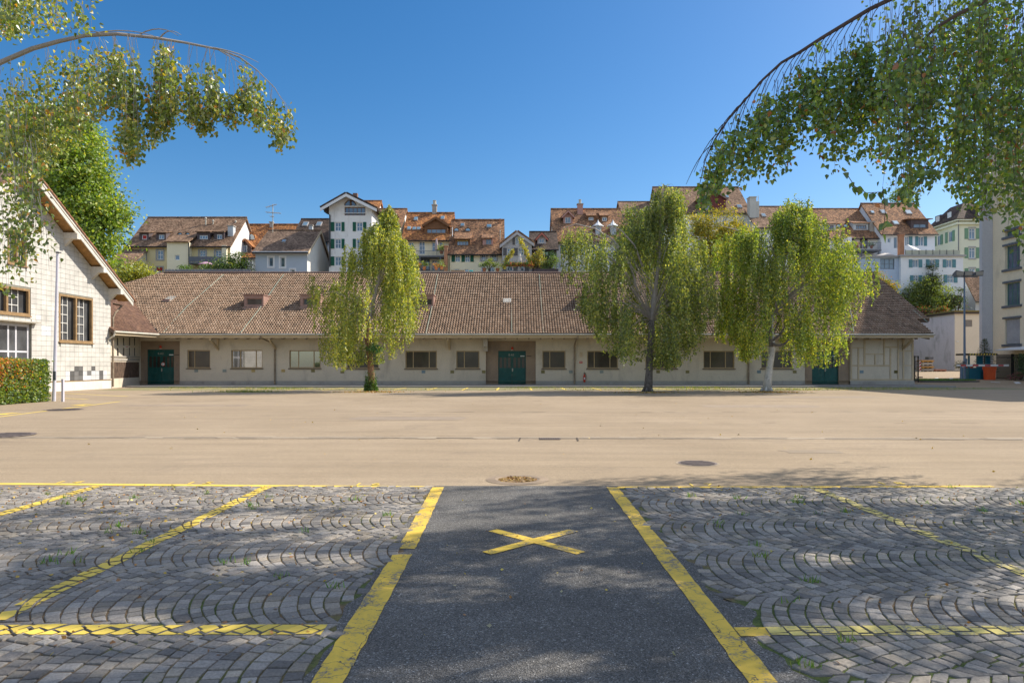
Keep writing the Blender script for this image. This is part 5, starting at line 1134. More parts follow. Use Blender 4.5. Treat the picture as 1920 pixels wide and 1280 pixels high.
# 17 flat roofed front row at right
def flat(label, x0, x1, ytop, base, Y, depth, wall, wins, shut=None, name='town_house', eave=F_gry, gr='old town houses above the hall', cat='house'):
    o = thing(name, label, cat, (PX((x0+x1)/2, Y), Y, base), gr); fr = Fr((0, Y, 0), (1, 0, 0)); X0, X1, z = PX(x0, Y), PX(x1, Y), PZ(ytop, Y); m = MB(); hs = [(PX(w_[0], Y), PX(w_[1], Y), PZ(w_[3], Y), PZ(w_[2], Y)) for w_ in wins]; fr.face(m, X0, X1, base, z, hs, .15)
    for x in (X0, X1): p = [(x, Y, base), (x, Y+depth, base), (x, Y+depth, z), (x, Y, z)]; m.poly(p if x == X1 else p[::-1])
    m.build('wall', wall, o); m = MB(); m.box(X0-.25, X1+.25, Y-.35, Y+depth, z+.002, z+.22); m.build('roof', eave, o)
    for w_, h in zip(wins, hs):
        us = w_[4]; window(fr, *h, o, w_[5], GH, [h[0]+(h[1]-h[0])*(i+1)/(us+1) for i in range(us)], [(h[2]+h[3])/2] if len(w_) > 6 else (), .1, .08)
        if shut and w_[4] == 1 and h[3] > PZ(525, Y):
            for q in (0, 1): m = MB(); wd = .5; u0 = h[0]-wd-.03 if q == 0 else h[1]+.03; fr.box(m, u0, u0+wd, h[2], h[3], .005, .06); m.build('shutter', shut, o)
    return o
flat('blue flat roofed house with one wide dark framed window', 1622, 1688.5, 482.5, 4, 98.5, 5, W_blu, [(1650.5, 1677, 485, 504.5, 2, M_rail, 1)])
o = flat('bluish white flat roofed house with teal shutters under a railed terrace', 1689, 1806, 481, 4, 98, 5, W_paleb, [(1711, 1722, 486.5, 501.5, 1, F_wht), (1743, 1753.5, 486.5, 501.5, 1, F_wht), (1774.5, 1785, 486.5, 501.5, 1, F_wht), (1713, 1722, 516, 527, 1, F_wht, 1), (1776, 1788, 515, 530, 1, F_wht, 1)], S_teal)
m = MB(); Y = 98.2; a, c = PX(1697, Y), PX(1800, Y); m.box(a, c, Y, Y+.04, PZ(480, Y)+.1, PZ(469, Y)); m.build('terrace_screen', pm('pale_screen', (.42, .43, .34)), o); m = MB()
for px in range(1697, 1801, 13): m.box(PX(px, Y)-.03, PX(px, Y)+.03, Y-.06, Y-.002, PZ(480.5, Y), PZ(468, Y))
m.build('railing', M_rail, o)
# 18 greenish cream block with sage shutters: left face turned away from us
o = thing('town_house', 'tall cream house with sage green shutters and a mansard roof at the right', 'house', (72, 113, 2), 'old town houses above the hall')
Y = 112; XC = PX(1797, Y); X2 = PX(1900, Y); zt = PZ(411, Y); fr = Fr((0, Y, 0), (1, 0, 0)); m = MB(); hs = [(PX(1817, Y), PX(1828.5, Y), PZ(b, Y), PZ(a, Y)) for a, b in ((428, 448), (464, 484), (503, 518))]
fr.face(m, XC, X2, 2, zt, hs, .15); frl = Fr((XC, 0, 0), (0, -1, 0)); 
def ly(px): return XC*F/(px-VX)
hl = [(-ly(1757), -ly(1763), PZ(460, ly(1760)), PZ(441.5, ly(1760))), (-ly(1778), -ly(1785), PZ(454, ly(1781)), PZ(434, ly(1781)))]
frl.face(m, -ly(1745), -Y, 2, zt, hl, .15); m.build('wall', W_gren, o); m = MB(); m.box(XC-.5, X2, Y-.5, Y-.002, zt-.9, zt-.6); m.box(XC-.6, X2, Y-.6, Y-.002, zt-.3, zt); m.box(XC-.5, XC-.002, Y-.002, ly(1745), zt-.9, zt-.6); m.box(XC-.6, XC-.002, Y-.002, ly(1745), zt-.3, zt); m.build('cornice', W_gren, o)
for h in hs:
    window(fr, *h, o, F_wht, GH, [(h[0]+h[1])/2], [h[2]+(h[3]-h[2])*.72], .1, .1)
    for q in (0, 1): m = MB(); u0 = h[0]-.75 if q == 0 else h[1]+.12; fr.box(m, u0, u0+.62, h[2], h[3], .005, .07); m.build('shutter', S_sage, o)
    m = MB(); fr.box(m, h[0]-.12, h[1]+.12, h[3]+.002, h[3]+.2, 0, .05); fr.box(m, h[0]-.12, h[1]+.12, h[2]-.2, h[2]-.002, 0, .09); m.build('surround', F_gry, o)
for h in hl:
    window(frl, *h, o, F_wht, GH, [(h[0]+h[1])/2], (), .1, .1)
    for q in (0, 1): m = MB(); u0 = h[0]-.75 if q == 0 else h[1]+.12; frl.box(m, u0, u0+.62, h[2], h[3], .005, .07); m.build('shutter', S_sage, o)
m = MB(); yb = ly(1745); m.slab([(XC-.7, Y-.7, zt), (X2, Y-.7, zt), (X2, Y+4, zt+3.6), (XC+3.4, Y+4, zt+3.6)], .15); m.slab([(XC-.7, yb, zt), (XC-.7, Y-.7, zt), (XC+3.4, Y+4, zt+3.6), (XC+3.4, yb, zt+3.6)], .15); m.slab([(XC+3.4, Y+4, zt+3.6), (X2, Y+4, zt+3.6), (X2, yb, zt+3.9), (XC+3.4, yb, zt+3.6)], .1); m.poly([(XC, yb-.01, zt), (XC+3.4, yb-.01, zt+3.6), (X2, yb-.01, zt+3.9), (X2, yb-.01, zt)]); m.build('roof', RD, o)
m = MB(); m.box(PX(1830, Y), PX(1840, Y), Y-.2, Y+3, zt+.3, zt+2.2); dmo = m.build('dormer', W_dk, o); g = MB(); frd = Fr((0, Y-.2, 0), (1, 0, 0)); frd.box(g, PX(1832, Y), PX(1838.5, Y), zt+.6, zt+1.9, .002, .05); g.build('window_frame', F_wht, dmo)
for k in range(2): m = MB(); yy = Y+2+k*3.2; m.box(XC+.3, XC+3, yy, yy+1.5, zt+.3, zt+1.9); dm_ = m.build('dormer', W_dk, o); g = MB(); g.box(XC+.25, XC+.298, yy+.25, yy+1.25, zt+.75, zt+1.75); g.build('window_frame', F_wht, dm_)
m = MB(); m.tube([(XC-.3, Y-.45, zt-.3), (XC-.05, Y-.1, zt-1.4), (XC-.05, Y-.1, 3)], .08); m.build('downpipe', M_rail, o)
# little gabled shed and garage
H = House('small grey gabled annex with brown roof behind the lamp post', 1829, 1864, 557, 3, 513, 97.5, 5.2, W_lg, RB, oh=.5); H.win(1838, 1842, 566, 590, 0); H.walls(); H.roofs()
o = thing('garage', 'flat roofed pale garage block with mossy roof edge behind the barrier', 'garage', (PX(1790, 85), 85, .5)); XG = PX(1790, 85); zt = PZ(588, 85); zb = .3; m = MB(); m.poly([(XG, 95, zb), (XG, 85, zb), (XG, 85, zt), (XG, 95, zt)]); m.build('side_wall', W_lav, o)
m = MB(); frg = Fr((0, 85, 0), (1, 0, 0)); frg.face(m, XG, XG+9, zb, zt, [(PX(1808, 85), PX(1823, 85), PZ(612.5, 85), PZ(599.5, 85)), (PX(1838.5, 85), PX(1853, 85), PZ(612.5, 85), PZ(599.5, 85))], .12); m.poly([(XG+9, 85, zb), (XG+9, 95, zb), (XG+9, 95, zt), (XG+9, 85, zt)]); m.build('front_wall', pm('garage_plaster', (.74, .65, .52), .06, .4, 12, .9, .06), o)
for a, b in ((1808, 1823), (1838.5, 1853)): m = MB(); frg.box(m, PX(a, 85), PX(b, 85), PZ(612.5, 85), PZ(599.5, 85), -.1, -.06); m.build('vent_grille', pm('grille_grey', (.27, .24, .21)), o)
m = MB(); m.box(XG-.25, XG+9.2, 84.75, 95.2, zt, zt+.22); m.build('roof', pm('roof_edge_dark', (.08, .06, .05)), o); m = MB(); m.box(XG-.1, XG+9, 84.9, 95, zt+.222, zt+.4); m.build('roof_moss', pm('ochre_moss', (.3, .22, .06), .4, 3, 14), o)
m = MB(); frg.box(m, PX(1793, 85), PX(1797, 85), PZ(641, 85), PZ(639.5, 85), 0, .1); m.build('wall_lamp', F_wht, o)

# ================================================================== TALL CREAM BUILDING AT THE RIGHT
o = thing('corner_building', 'tall cream office building rising at the right edge of the photo', 'building', (50, 60, 0)); XR_ = 46.6; TOP = 23; fr = Fr((XR_, 0, 0), (0, -1, 0))
def ry(px): return XR_*F/(px-VX)
wn = []
for y0, y1 in ((431, 441.5), (459, 503), (529.5, 572), (597, 645)):
    for a, b in ((1884.5, 1912.5), (1965, 1998), (2065, 2105)): wn.append((-ry(a), -ry(b), PZ(y1, ry((1884.5+1912.5)/2)), PZ(y0, ry((1884.5+1912.5)/2))))
m = MB(); fr.face(m, -66.6, -40, 0, TOP, wn, .3); m.poly([(XR_, 40, 0), (XR_+16, 40, 0), (XR_+16, 40, TOP), (XR_, 40, TOP)]); m.poly([(XR_+16, 66.6, 0), (XR_, 66.6, 0), (XR_, 66.6, TOP), (XR_+16, 66.6, TOP)]); m.poly([(XR_, 40, TOP), (XR_+16, 40, TOP), (XR_+16, 66.6, TOP), (XR_, 66.6, TOP)])
m.build('wall', pm('office_cream', (.76, .655, .48), .06, .3, 12, .9, .06, (.5, .43, .32)), o)
m = MB(); m.box(45.55, 52, 66.62, 67.0, 0, TOP); m.build('stair_tower', pm('shade_tinted_render', (.50, .50, .52), .05, .3, 12, .9, .05), o)  # bluish shade of this face is put into its grey colour
F_grn = pm('green_metal_frame', (.1, .2, .16))
for i, h in enumerate(wn):
    w_ = window(fr, *h, o, F_grn, GH, [h[0]+(h[1]-h[0])*.33, h[0]+(h[1]-h[0])*.67], [h[2]+(h[3]-h[2])*.68], .24, .09)
    m = MB(); fr.box(m, h[0]-.25, h[1]+.25, h[2]-.22, h[2]-.002, -.05, .18); m.build('sill', M_rail, w_); m = MB(); fr.box(m, h[0]-.2, h[1]+.2, h[3]+.002, h[3]+.18, 0, .14); m.build('lintel', M_rail, w_)
    if h[3] < 6.5: m = MB(); fr.box(m, h[0]+.05, h[1]-.05, h[2]+.05, h[3]-.05, -.2, -.12); m.build('roller_blind', pm('grey_blind', (.36, .36, .37)), w_)
m = MB(); m.slab([(XR_-1.6, 52, 3.0), (XR_-1.6, 64, 3.0), (XR_, 64, 3.3), (XR_, 52, 3.3)][::-1], .08); m.build('canopy', F_wht, o)

# ================================================================== GATE AREA AT THE RIGHT
M_teal = pm('teal_panel', (.015, .12, .17), .12, 2, 20, .5, .03); M_orange = pm('orange_panel', (.62, .10, .03), .1, 2, 20, .5, .03); M_steel = pm('blue_grey_steel', (.14, .2, .29), .1, 2, 20, .45, .03)
M_yelst = pm('warning_yellow', (.65, .48, .08)); M_redp = pm('signal_red', (.5, .03, .03), .1, 3, 20, .5, .02)
def gz(y): return ground_z(0, y)
o = thing('gate_booth', 'teal open gate booth with yellow and black striped roof edge', 'booth', (PX(1833, 63), 63, gz(63))); Y = 63
m = MB(); x0, x1, x2 = PX(1817, Y), PX(1840, Y), PX(1851, Y); m.box(x0, x1, Y, Y+1.3, gz(63)-.1, PZ(690, Y)); m.hexa([(x1+.003, Y+.25, gz(63)-.1), (x2, Y+.25, gz(63)-.1), (x2, Y+1.3, gz(63)-.1), (x1+.003, Y+1.3, gz(63)-.1), (x1+.003, Y+.25, PZ(689, Y)), (x2, Y+.25, PZ(689, Y)), (x2, Y+1.3, PZ(689, Y)), (x1+.003, Y+1.3, PZ(689, Y))]); m.build('base', M_teal, o)
for a, b, d in ((1817, 1818.6, 0), (1837, 1847, .3), (1856, 1864, .5)): m = MB(); m.box(PX(a, Y), PX(b, Y), Y+d, Y+d+.18, PZ(690, Y) if b < 1850 else gz(63), PZ(666.5, Y)); m.build('post', M_teal, o)
m = MB(); m.box(PX(1813, Y), PX(1866, Y), Y-.3, Y+1.6, PZ(665.8, Y), PZ(662.5, Y)); rf_ = m.build('roof', M_black, o); m = MB(); k = 1813.5
while k < 1864: m.hexa([(PX(k, Y), Y-.31, PZ(665.6, Y)), (PX(k+2.4, Y), Y-.31, PZ(665.6, Y)), (PX(k+2.4, Y), Y-.303, PZ(665.6, Y)), (PX(k, Y), Y-.303, PZ(665.6, Y)), (PX(k+1.2, Y), Y-.31, PZ(662.7, Y)), (PX(k+3.6, Y), Y-.31, PZ(662.7, Y)), (PX(k+3.6, Y), Y-.303, PZ(662.7, Y)), (PX(k+1.2, Y), Y-.303, PZ(662.7, Y))]); k += 5.2
m.build('warning_stripes', M_yelst, rf_); m = MB(); m.box(PX(1818.7, Y), PX(1833, Y), Y+.6, Y+1.0, PZ(690, Y)+.003, PZ(685.8, Y)); m.build('counter', M_orange, o)
m = MB(); m.box(PX(1819, Y), PX(1826, Y), Y+.9, Y+.95, PZ(685, Y), PZ(672, Y)); m.build('notice_board', pm('notice_blue', (.4, .5, .62)), o)
o = thing('barrier', 'red and white striped barrier arm on an orange housing', 'barrier', (PX(1859, 62), 62, gz(62))); Y = 62
m = MB(); a, b = PX(1850.5, Y), PX(1867.5, Y); z0, z1 = gz(62)-.05, PZ(687, Y); m.hexa([(a+.05, Y, z0), (b-.05, Y, z0), (b-.05, Y+.5, z0), (a+.05, Y+.5, z0), (a, Y, z1-.3), (b, Y, z1-.3), (b, Y+.5, z1-.3), (a, Y+.5, z1-.3)]); m.box(a-.04, b+.04, Y-.04, Y+.54, z1-.297, z1); m.build('housing', M_orange, o)
m = MB(); xa, xb = PX(1792.5, Y), PX(1890, Y); zc = PZ(683.6, Y)-.06; ya = Y-.12; m.box(xa, xb, ya, ya+.07, zc-.09, zc+.09); m.build('arm', M_white, o)
for p, q in ((1799.5, 1810), (1822, 1833), (1845, 1855.5), (1870, 1880)): m = MB(); m.box(PX(p, Y), PX(q, Y), ya-.004, ya+.074, zc-.07, zc+.07); m.build('red_band', M_redp, o)
m = MB(); m.box(PX(1799.8, Y), PX(1803, Y), ya, ya+.1, gz(62)-.05, zc-.1); o2 = m.build('barrier_rest', M_steel); tag(o2, 'short grey post the barrier arm rests on', 'post')
o = thing('street_lamp', 'tall slim grey lamp post with floodlights on a top bracket', 'street lamp', (PX(1808.5, 63), 63, gz(63))); Y = 63; x = PX(1808.5, Y); zt = PZ(518, Y)
m = MB(); m.tube([(x, Y, gz(63)-.1), (x, Y, 2.5), (x-.02, Y, zt)], [.11, .1, .06], 10); m.build('pole', M_steel, o); m = MB(); m.box(x-1.0, x+1.2, Y-.04, Y+.04, zt-.1, zt-.02); m.build('crossarm', M_steel, o)
for dx, ty in ((-.75, .35), (.05, 0), (1.05, -.35)):
    m = MB(); c = Vector((x+dx, Y-.1, zt+.12)); m.hexa([c+Vector(q) for q in ((-.36, -.35, -.14), (.36, -.35, -.14), (.3, .25, -.1), (-.3, .25, -.1), (-.38, -.42, .3+ty*.2), (.38, -.42, .3-ty*.2), (.3, .2, .12), (-.3, .2, .12))]); hd = m.build('lamp_head', M_rail, o); m = MB(); m.poly([c+Vector(q) for q in ((-.32, -.402, -.08), (.32, -.402, -.08), (.34, -.43, .24), (-.34, -.43, .24))]); m.build('lens', M_conc2, hd)
m = MB(); m.lathe((x-.15, Y-.14, 1.75), [(0, .22), (.04, .22)], 12); m.box(x-.25, x-.05, Y-.2, Y-.1, 1.6, 1.95); m.build('junction_box', M_rail, o)
# fences, gate, marker, stack
o = thing('bar_fence', 'dark steel bar fence beside the gate booth, in front of the cream building', 'fence', (PX(1893, 62.5), 62.5, gz(62.5))); m = MB(); a, b = PX(1866, 62.8), 46.55; n = 27; zb, zt = gz(62.5), PZ(664, 62.5)
for i in range(n+1): x = a+(b-a)*i/n; m.box(x-.022, x+.022, 62.6, 62.63, zb+.12, zt)
m.box(a, b, 62.59, 62.64, zt-.32, zt-.26); m.box(a, b, 62.59, 62.64, zb+.12, zb+.18); m.build('bars', M_black, o)
for px in (1900, 1915): m = MB(); x = PX(px, 62.5); m.box(x-.07, x+.07, 62.55, 62.7, zb-.05, zt+.05); m.build('post', M_black, o)
o = thing('bar_gate', 'open dark bar gate at the right corner of the long hall', 'gate', (PX(1719, 58), 58, gz(58))); m = MB(); x0, x1 = PX(1714.5, 58), PX(1722.5, 58); zt = PZ(667, 58); zb = gz(58)
for x in (x0, x1-.06): m.box(x, x+.08, 58, 58.08, zb-.02, zt)
for z in (zb+.15, zt-.5, zt-.08): m.box(x0+.08, x1-.06, 58.01, 58.06, z, z+.06)
m.build('frame', M_black, o); m = MB(); x = x0+.12
while x < x1-.1: m.box(x, x+.012, 58.025, 58.035, zb+.21, zt-.5); x += .045
m.tube([(x0+.1, 58.04, zb+.6), (x1-.02, 58.04, zb+.15)], .02, 4); m.build('mesh_panel', M_rail, o)
o = thing('marker_board', 'narrow red and white striped marker board beside the planks', 'sign', (PX(1725.5, 66), 66, gz(66))); m = MB(); Y = 66; m.box(PX(1723.8, Y), PX(1727, Y), Y, Y+.04, PZ(696, Y), PZ(677, Y)); m.build('board', M_white, o)
for y0 in (695, 689, 683): m = MB(); m.hexa([(PX(1723.8, Y), Y-.006, PZ(y0, Y)), (PX(1727, Y), Y-.006, PZ(y0-2, Y)), (PX(1727, Y), Y-.002, PZ(y0-2, Y)), (PX(1723.8, Y), Y-.002, PZ(y0, Y)), (PX(1723.8, Y), Y-.006, PZ(y0-3, Y)), (PX(1727, Y), Y-.006, PZ(y0-5, Y)), (PX(1727, Y), Y-.002, PZ(y0-5, Y)), (PX(1723.8, Y), Y-.002, PZ(y0-3, Y))]); m.build('red_stripe', M_redp, o)
m = MB(); m.box(PX(1723, Y), PX(1728, Y), Y-.2, Y+.25, gz(66)-.02, gz(66)+.1); m.build('foot', M_black, o)
mw1 = pm('timber_orange', (.48, .27, .09), .25, 3, 20); mw2 = pm('timber_grey', (.4, .36, .32), .2, 3, 20)
for px0, px1, zz, mt, lab in ((1728, 1752, 4, mw1, 'stack of orange planks and pallets against the pale garage wall'), (1753, 1777, 1, pm('reddish_planks', (.38, .19, .13), .25, 3, 20), 'low pile of reddish planks on the ground beside the plank stack')):
    Y = 81; t_ = thing('plank_stack', lab, 'plank stack', (PX(px0, Y), Y, gz(Y))); a, b = PX(px0, Y), PX(px1, Y)
    for k in range(zz):
        z = gz(Y)+k*.36; m = MB()
        for q in range(4): m.box(a+random.uniform(0, .15), b-random.uniform(0, .2), Y+q*.28, Y+q*.28+.24, z+.11, z+.26+.04*random.random())
        for q in (.15, .5, .85): m.box(a+(b-a)*q-.06, a+(b-a)*q+.06, Y, Y+1.1, z, z+.108)
        m.build('planks', mt if k % 2 else (mw2 if zz > 1 else mt), t_)
m = MB(); Y = 81; m.box(PX(1744, Y), PX(1753, Y), Y+.3, Y+1, gz(Y)+1.46, gz(Y)+1.75); tag(m.build('grey_box', M_rail), 'small grey box on top of the orange plank stack', 'box')
def isl(s, z): return [(PX(1751, 60)+(x)*s, 59.6+y*s, z) for x, y in ((-2.6, 2.6), (-2.2, -1.6), (-.8, -2.0), (2.6, -1.4), (3.2, -.8), (1.2, .9))]
m = MB(); a, b = isl(1, gz(59)-.05), isl(1, gz(60)+.08)
for i in range(6): j = (i+1) % 6; m.poly([a[i], a[j], b[j], b[i]])
m.poly(b); kind(m.build('traffic_island_kerb', M_joint if False else pm('dark_kerb', (.12, .11, .1))), 'structure')
def gmark(pts, mat=M_white_mark):
    m = MB(); m.poly([(PX(px, 0) if 0 else x, y, gz(y)+.012) for x, y in pts for px in (0,)]); o = m.build('road_mark', mat); return o
for q, lb in ((((1752, 709), (1758, 708), (1760, 709.3), (1753, 710.2)), 'small white road mark behind the grass island'), (((1779, 709), (1786, 708.3), (1790, 711), (1783, 711.5)), 'short white road mark left of the barrier rest'), (((1778, 714.7), (1832, 713.2), (1832, 714.2), (1779, 715.9)), 'long thin white road line in front of the gate booth'), (((1857, 715.5), (1874, 716.6), (1876, 717.4), (1858, 716.3)), 'thin white road line right of the orange housing'), (((1900, 716), (1910, 715.5), (1915, 719), (1905, 719.5)), 'white road mark at the right photo edge')):
    def gp(px, py):
        Y = (CAMZ+1.62)*F/((py-HY)+.03*F); return (PX(px, Y), Y)
    tag(gmark([gp(*p) for p in q][::-1]), lb, 'road marking')

# ------------------------------------------------------------------ pole, post and hedge at the left
Y = 30.2; m = MB(); m.tube([P(101, 752, Y), P(104, 640, Y), P(108, 476, Y)], [.075, .065, .05], 10); t_ = thing('flag_pole', 'tall thin pale pole standing at the end of the hedge', 'pole', tuple(P(101, 752, Y))); m.build('pole', pm('pale_lilac_paint', (.55, .53, .58), .08, 3, 20, .5), t_)
m = MB(); c = P(108, 475, Y); m.lathe(c, [(0, .06), (.05, .1), (.08, .03)], 10); m.box(c.x-.02, c.x+.16, c.y-.02, c.y+.02, c.z+.01, c.z+.05); m.build('pole_cap', M_rail, t_); m = MB(); c = P(102.5, 700, Y); m.box(c.x-.02, c.x+.1, c.y-.1, c.y-.05, c.z-.3, c.z+.1); m.build('cleat', M_rail, t_)
Y = 29.7; m = MB(); m.box(PX(114.8, Y), PX(118.4, Y), Y, Y+.09, 0, PZ(711, Y)); m.box(PX(114.6, Y), PX(118.6, Y), Y-.01, Y+.1, PZ(711, Y)+.002, PZ(710.3, Y)); tag(m.build('short_post', MATS['pale_lilac_paint']), 'short pale lilac post at the front corner of the hedge', 'post')
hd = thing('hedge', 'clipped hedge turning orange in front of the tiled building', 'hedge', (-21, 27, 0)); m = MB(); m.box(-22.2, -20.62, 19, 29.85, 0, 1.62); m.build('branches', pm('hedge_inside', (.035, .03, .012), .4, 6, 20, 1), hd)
n = 26000; f = rng.random(n); p = np.zeros((n, 3)); nm = np.zeros((n, 3)); A = f < .62; B = (f >= .62) & (f < .84); Cc = f >= .84
p[A] = np.stack([-20.55+rng.normal(size=A.sum())*.07, rng.uniform(19.5, 30.05, A.sum()), rng.uniform(.0, 1.82, A.sum())], 1); nm[A] = (1, 0, 0)
p[B] = np.stack([rng.uniform(-22.2, -20.5, B.sum()), rng.uniform(19.5, 30.05, B.sum()), 1.76+rng.normal(size=B.sum())*.05], 1); nm[B] = (0, 0, 1)
p[Cc] = np.stack([rng.uniform(-22.2, -20.5, Cc.sum()), 29.95+rng.normal(size=Cc.sum())*.06, rng.uniform(0, 1.82, Cc.sum())], 1); nm[Cc] = (0, 1, 0)
V = leaf_quads(p, nm*.7+rng.normal(size=(n, 3)), rng.uniform(.06, .11, n), .8)
up = np.clip((p[:, 2]-.45)/1.1, 0, 1)*np.clip((29.0-p[:, 1])/2.5+.25, 0, 1); aut = rng.random(n) < up*.75
C = np.where(aut[:, None], pal(n, [(.55, .19, .04), (.5, .28, .05), (.38, .12, .04), (.58, .40, .07)], [3, 3, 2, 2]), pal(n, [(.12, .2, .03), (.22, .3, .04), (.09, .17, .06), (.34, .36, .06)], [3, 3, 2, 1]))
quads('leaves', V, C, leafy, hd)

# ================================================================== TREES
BARK = pm('birch_bark', (.55, .53, .49), .2, 3, 18, .85, .3, (.06, .055, .05)); BARKD = pm('fissured_birch_bark', (.16, .14, .125), .55, 5, 14, .9, .8, (.02, .018, .016)); BARKR = pm('reddish_bark', (.27, .155, .085), .5, 6, 14, .95, .9, (.06, .035, .02)); TWIG = pm('grey_twigs', (.33, .3, .27), .2, 6, 30, .8, .1); TWIGD = pm('dark_twigs', (.09, .06, .05), .3, 6, 30, .8, .1)
def birch(label, Y, pxc, prof, trunk, bark, cols, wts, seed, nclump, arcs=(), bark2=None, trunk_r=None, zl=2.0):
    """weeping birch: prof = (py, left px, right px) silhouette rows; clumps of hanging strands inside it, each hung from its own arching branch"""
    global rng
    rng = np.random.default_rng(seed); random.seed(seed); s = Y/F; x0 = PX(pxc, Y); b = thing('birch_tree', label, 'tree', (PX(trunk[0][0], Y), Y, 0), 'weeping birches along the hall')
    pr = sorted([(PZ(a, Y), PX(l, Y), PX(r, Y)) for a, l, r in prof]); zs = np.array([q[0] for q in pr]); lo = np.array([q[1] for q in pr]); hi = np.array([q[2] for q in pr])
    def inside(p):
        z = p[:, 2]; l = np.interp(z, zs, lo); r = np.interp(z, zs, hi); return (p[:, 0] > l) & (p[:, 0] < r) & (z > zs[0]) & (z < zs[-1]+.3)
    tp = [P(a, c, Y) for a, c in trunk]; m = MB(); m.tube(tp, trunk_r, 12)
    for k in range(5): an = k*1.26+.4; m.tube([tp[0]+Vector((math.cos(an)*trunk_r[0]*1.25, math.sin(an)*trunk_r[0]*1.25, -.06)), tp[0]+Vector((math.cos(an)*trunk_r[0]*.5, math.sin(an)*trunk_r[0]*.5, .4))], [.1, .04], 6)
    m.build('trunk', bark, b, True)
    stem = tp[-1]; top = P(prof[0][1]*.5+prof[0][2]*.5, prof[0][0]+8, Y); m = MB(); sp = [stem+(top-stem)*t+Vector((.12*math.sin(5*t), .1*math.cos(4*t), 0))*min(1, 4*t*(1-t)) for t in np.linspace(0, 1, 9)]; m.tube(sp, list(np.linspace(trunk_r[-1], .02, 9)), 7)
    def stem_at(z):
        t = min(max((z-stem.z)/(top.z-stem.z), 0), .97); i = min(int(t*8), 7); return sp[i]+(sp[i+1]-sp[i])*(t*8-i)
    V = []; C = []
    hol = rng.uniform(0, 6.28, 6)
    def void(p): return math.sin(p[0]*1.5+hol[0])*math.sin(p[2]*1.3+hol[1])+.7*math.sin(p[0]*3.1+p[1]*1.1+hol[2])*math.sin(p[2]*2.7+hol[3])
    i = -1; made = 0
    while made < nclump and i < nclump*6:
        i += 1
        z = zs[0]+(zs[-1]-zs[0])*(rng.beta(1.5, 1.25)); l, r = np.interp(z, zs, lo), np.interp(z, zs, hi)
        xm = stem_at(z).x; xm = min(max(xm, l+.2), r-.2); u = rng.uniform(-1, 1); u = math.copysign(abs(u)**.8, u); rx = (r-xm) if u > 0 else (xm-l); ry = min((r-l)*.5, 4.2)*.95; v = rng.uniform(-1, 1)*math.sqrt(1-u*u*.9)
        q = math.hypot(u, v); ca, sa = u/max(q, .05), v/max(q, .05); c = Vector((xm+u*rx*.98, Y+v*ry, z))
        if void(c) < -.22 and rng.random() < .6: continue
        made += 1
        zb = max(zl+.3, z-.35-q*max(rx, ry)*rng.uniform(.5, 1.0)); a = stem_at(zb-.3*rng.random()); mid = a+(c-a)*.6+Vector((0, 0, .5+.22*(c-a).length)); pts = [a*(1-t)**2+mid*2*t*(1-t)+(c+Vector((0, 0, -.3)))*t*t for t in np.linspace(0, 1, 8)]
        m.tube(pts, list(np.linspace(.010+.0035*(c-a).length, .003, 8)), 4, cap=False)
        tone = rng.uniform(.78, 1.22); shift = rng.random(); ns = int(rng.uniform(9, 17)); rag = rng.uniform(-.15, .65)
        for k in range(ns):
            t = rng.uniform(.55, 1); pos = a*(1-t)**2+mid*2*t*(1-t)+c*t*t if k < ns*.5 else c
            st = np.array(pos)+rng.normal(size=3)*np.array([.17, .17, .2]); ln = rng.uniform(.8, 3.1); nl = int(ln*25); d = np.array([rng.normal()*.07+ca*.06, rng.normal()*.07+sa*.06, -1]); tt = np.sort(rng.random(nl))*ln
            p = st+d*tt[:, None]+rng.normal(size=(nl, 3))*np.array([.042, .042, .03]); pt_ = p.copy(); pt_[:, 2] += rag; ok = inside(pt_); p = p[ok]
            if len(p) < 3: continue
            tip = rng.normal(size=(len(p), 3))*.55; tip[:, 2] -= .9
            V.append(leaf_quads(p, tip, rng.uniform(.09, .15, len(p)), .66)); cw = np.array(wts, float); cw[-1] *= .3+1.8*shift; C.append(pal(len(p), cols, cw, .34)*tone*1.12)  # leaf tones vary; the wider spread also stands in for glints
    for pts in arcs:
        q = [P(px, py, Y+dy) for px, py, dy in pts]; m.tube(q, list(np.linspace(.07, .015, len(q))), 5)
    m.build('branches', TWIG if bark2 is None else bark2, b); quads('crown', np.concatenate(V), np.concatenate(C), leafy, b); return b
GRN = [(.19, .24, .035), (.28, .33, .05), (.11, .16, .03), (.43, .41, .07)]
T1 = birch('weeping birch with reddish trunk and ivy at its foot, before the hall', 41.8, 712,
  [(387, 724, 738), (405, 708, 748), (425, 690, 752), (440, 655, 765), (455, 640, 772), (475, 645, 780), (490, 612, 785), (505, 576, 790), (530, 585, 795), (560, 592, 800), (590, 594, 790), (610, 588, 775), (632, 588, 765), (650, 596, 758), (668, 600, 690), (680, 655, 670)],
  [(696, 733), (696, 700), (694, 672), (690, 650), (688, 630), (692, 600)], BARKR, GRN, [3, 4, 2.4, 2.6], 21, 96, (((688, 610, 0), (686, 570, .1), (690, 545, .1), (700, 520, 0)),), None, [.24, .2, .18, .16, .15, .13])
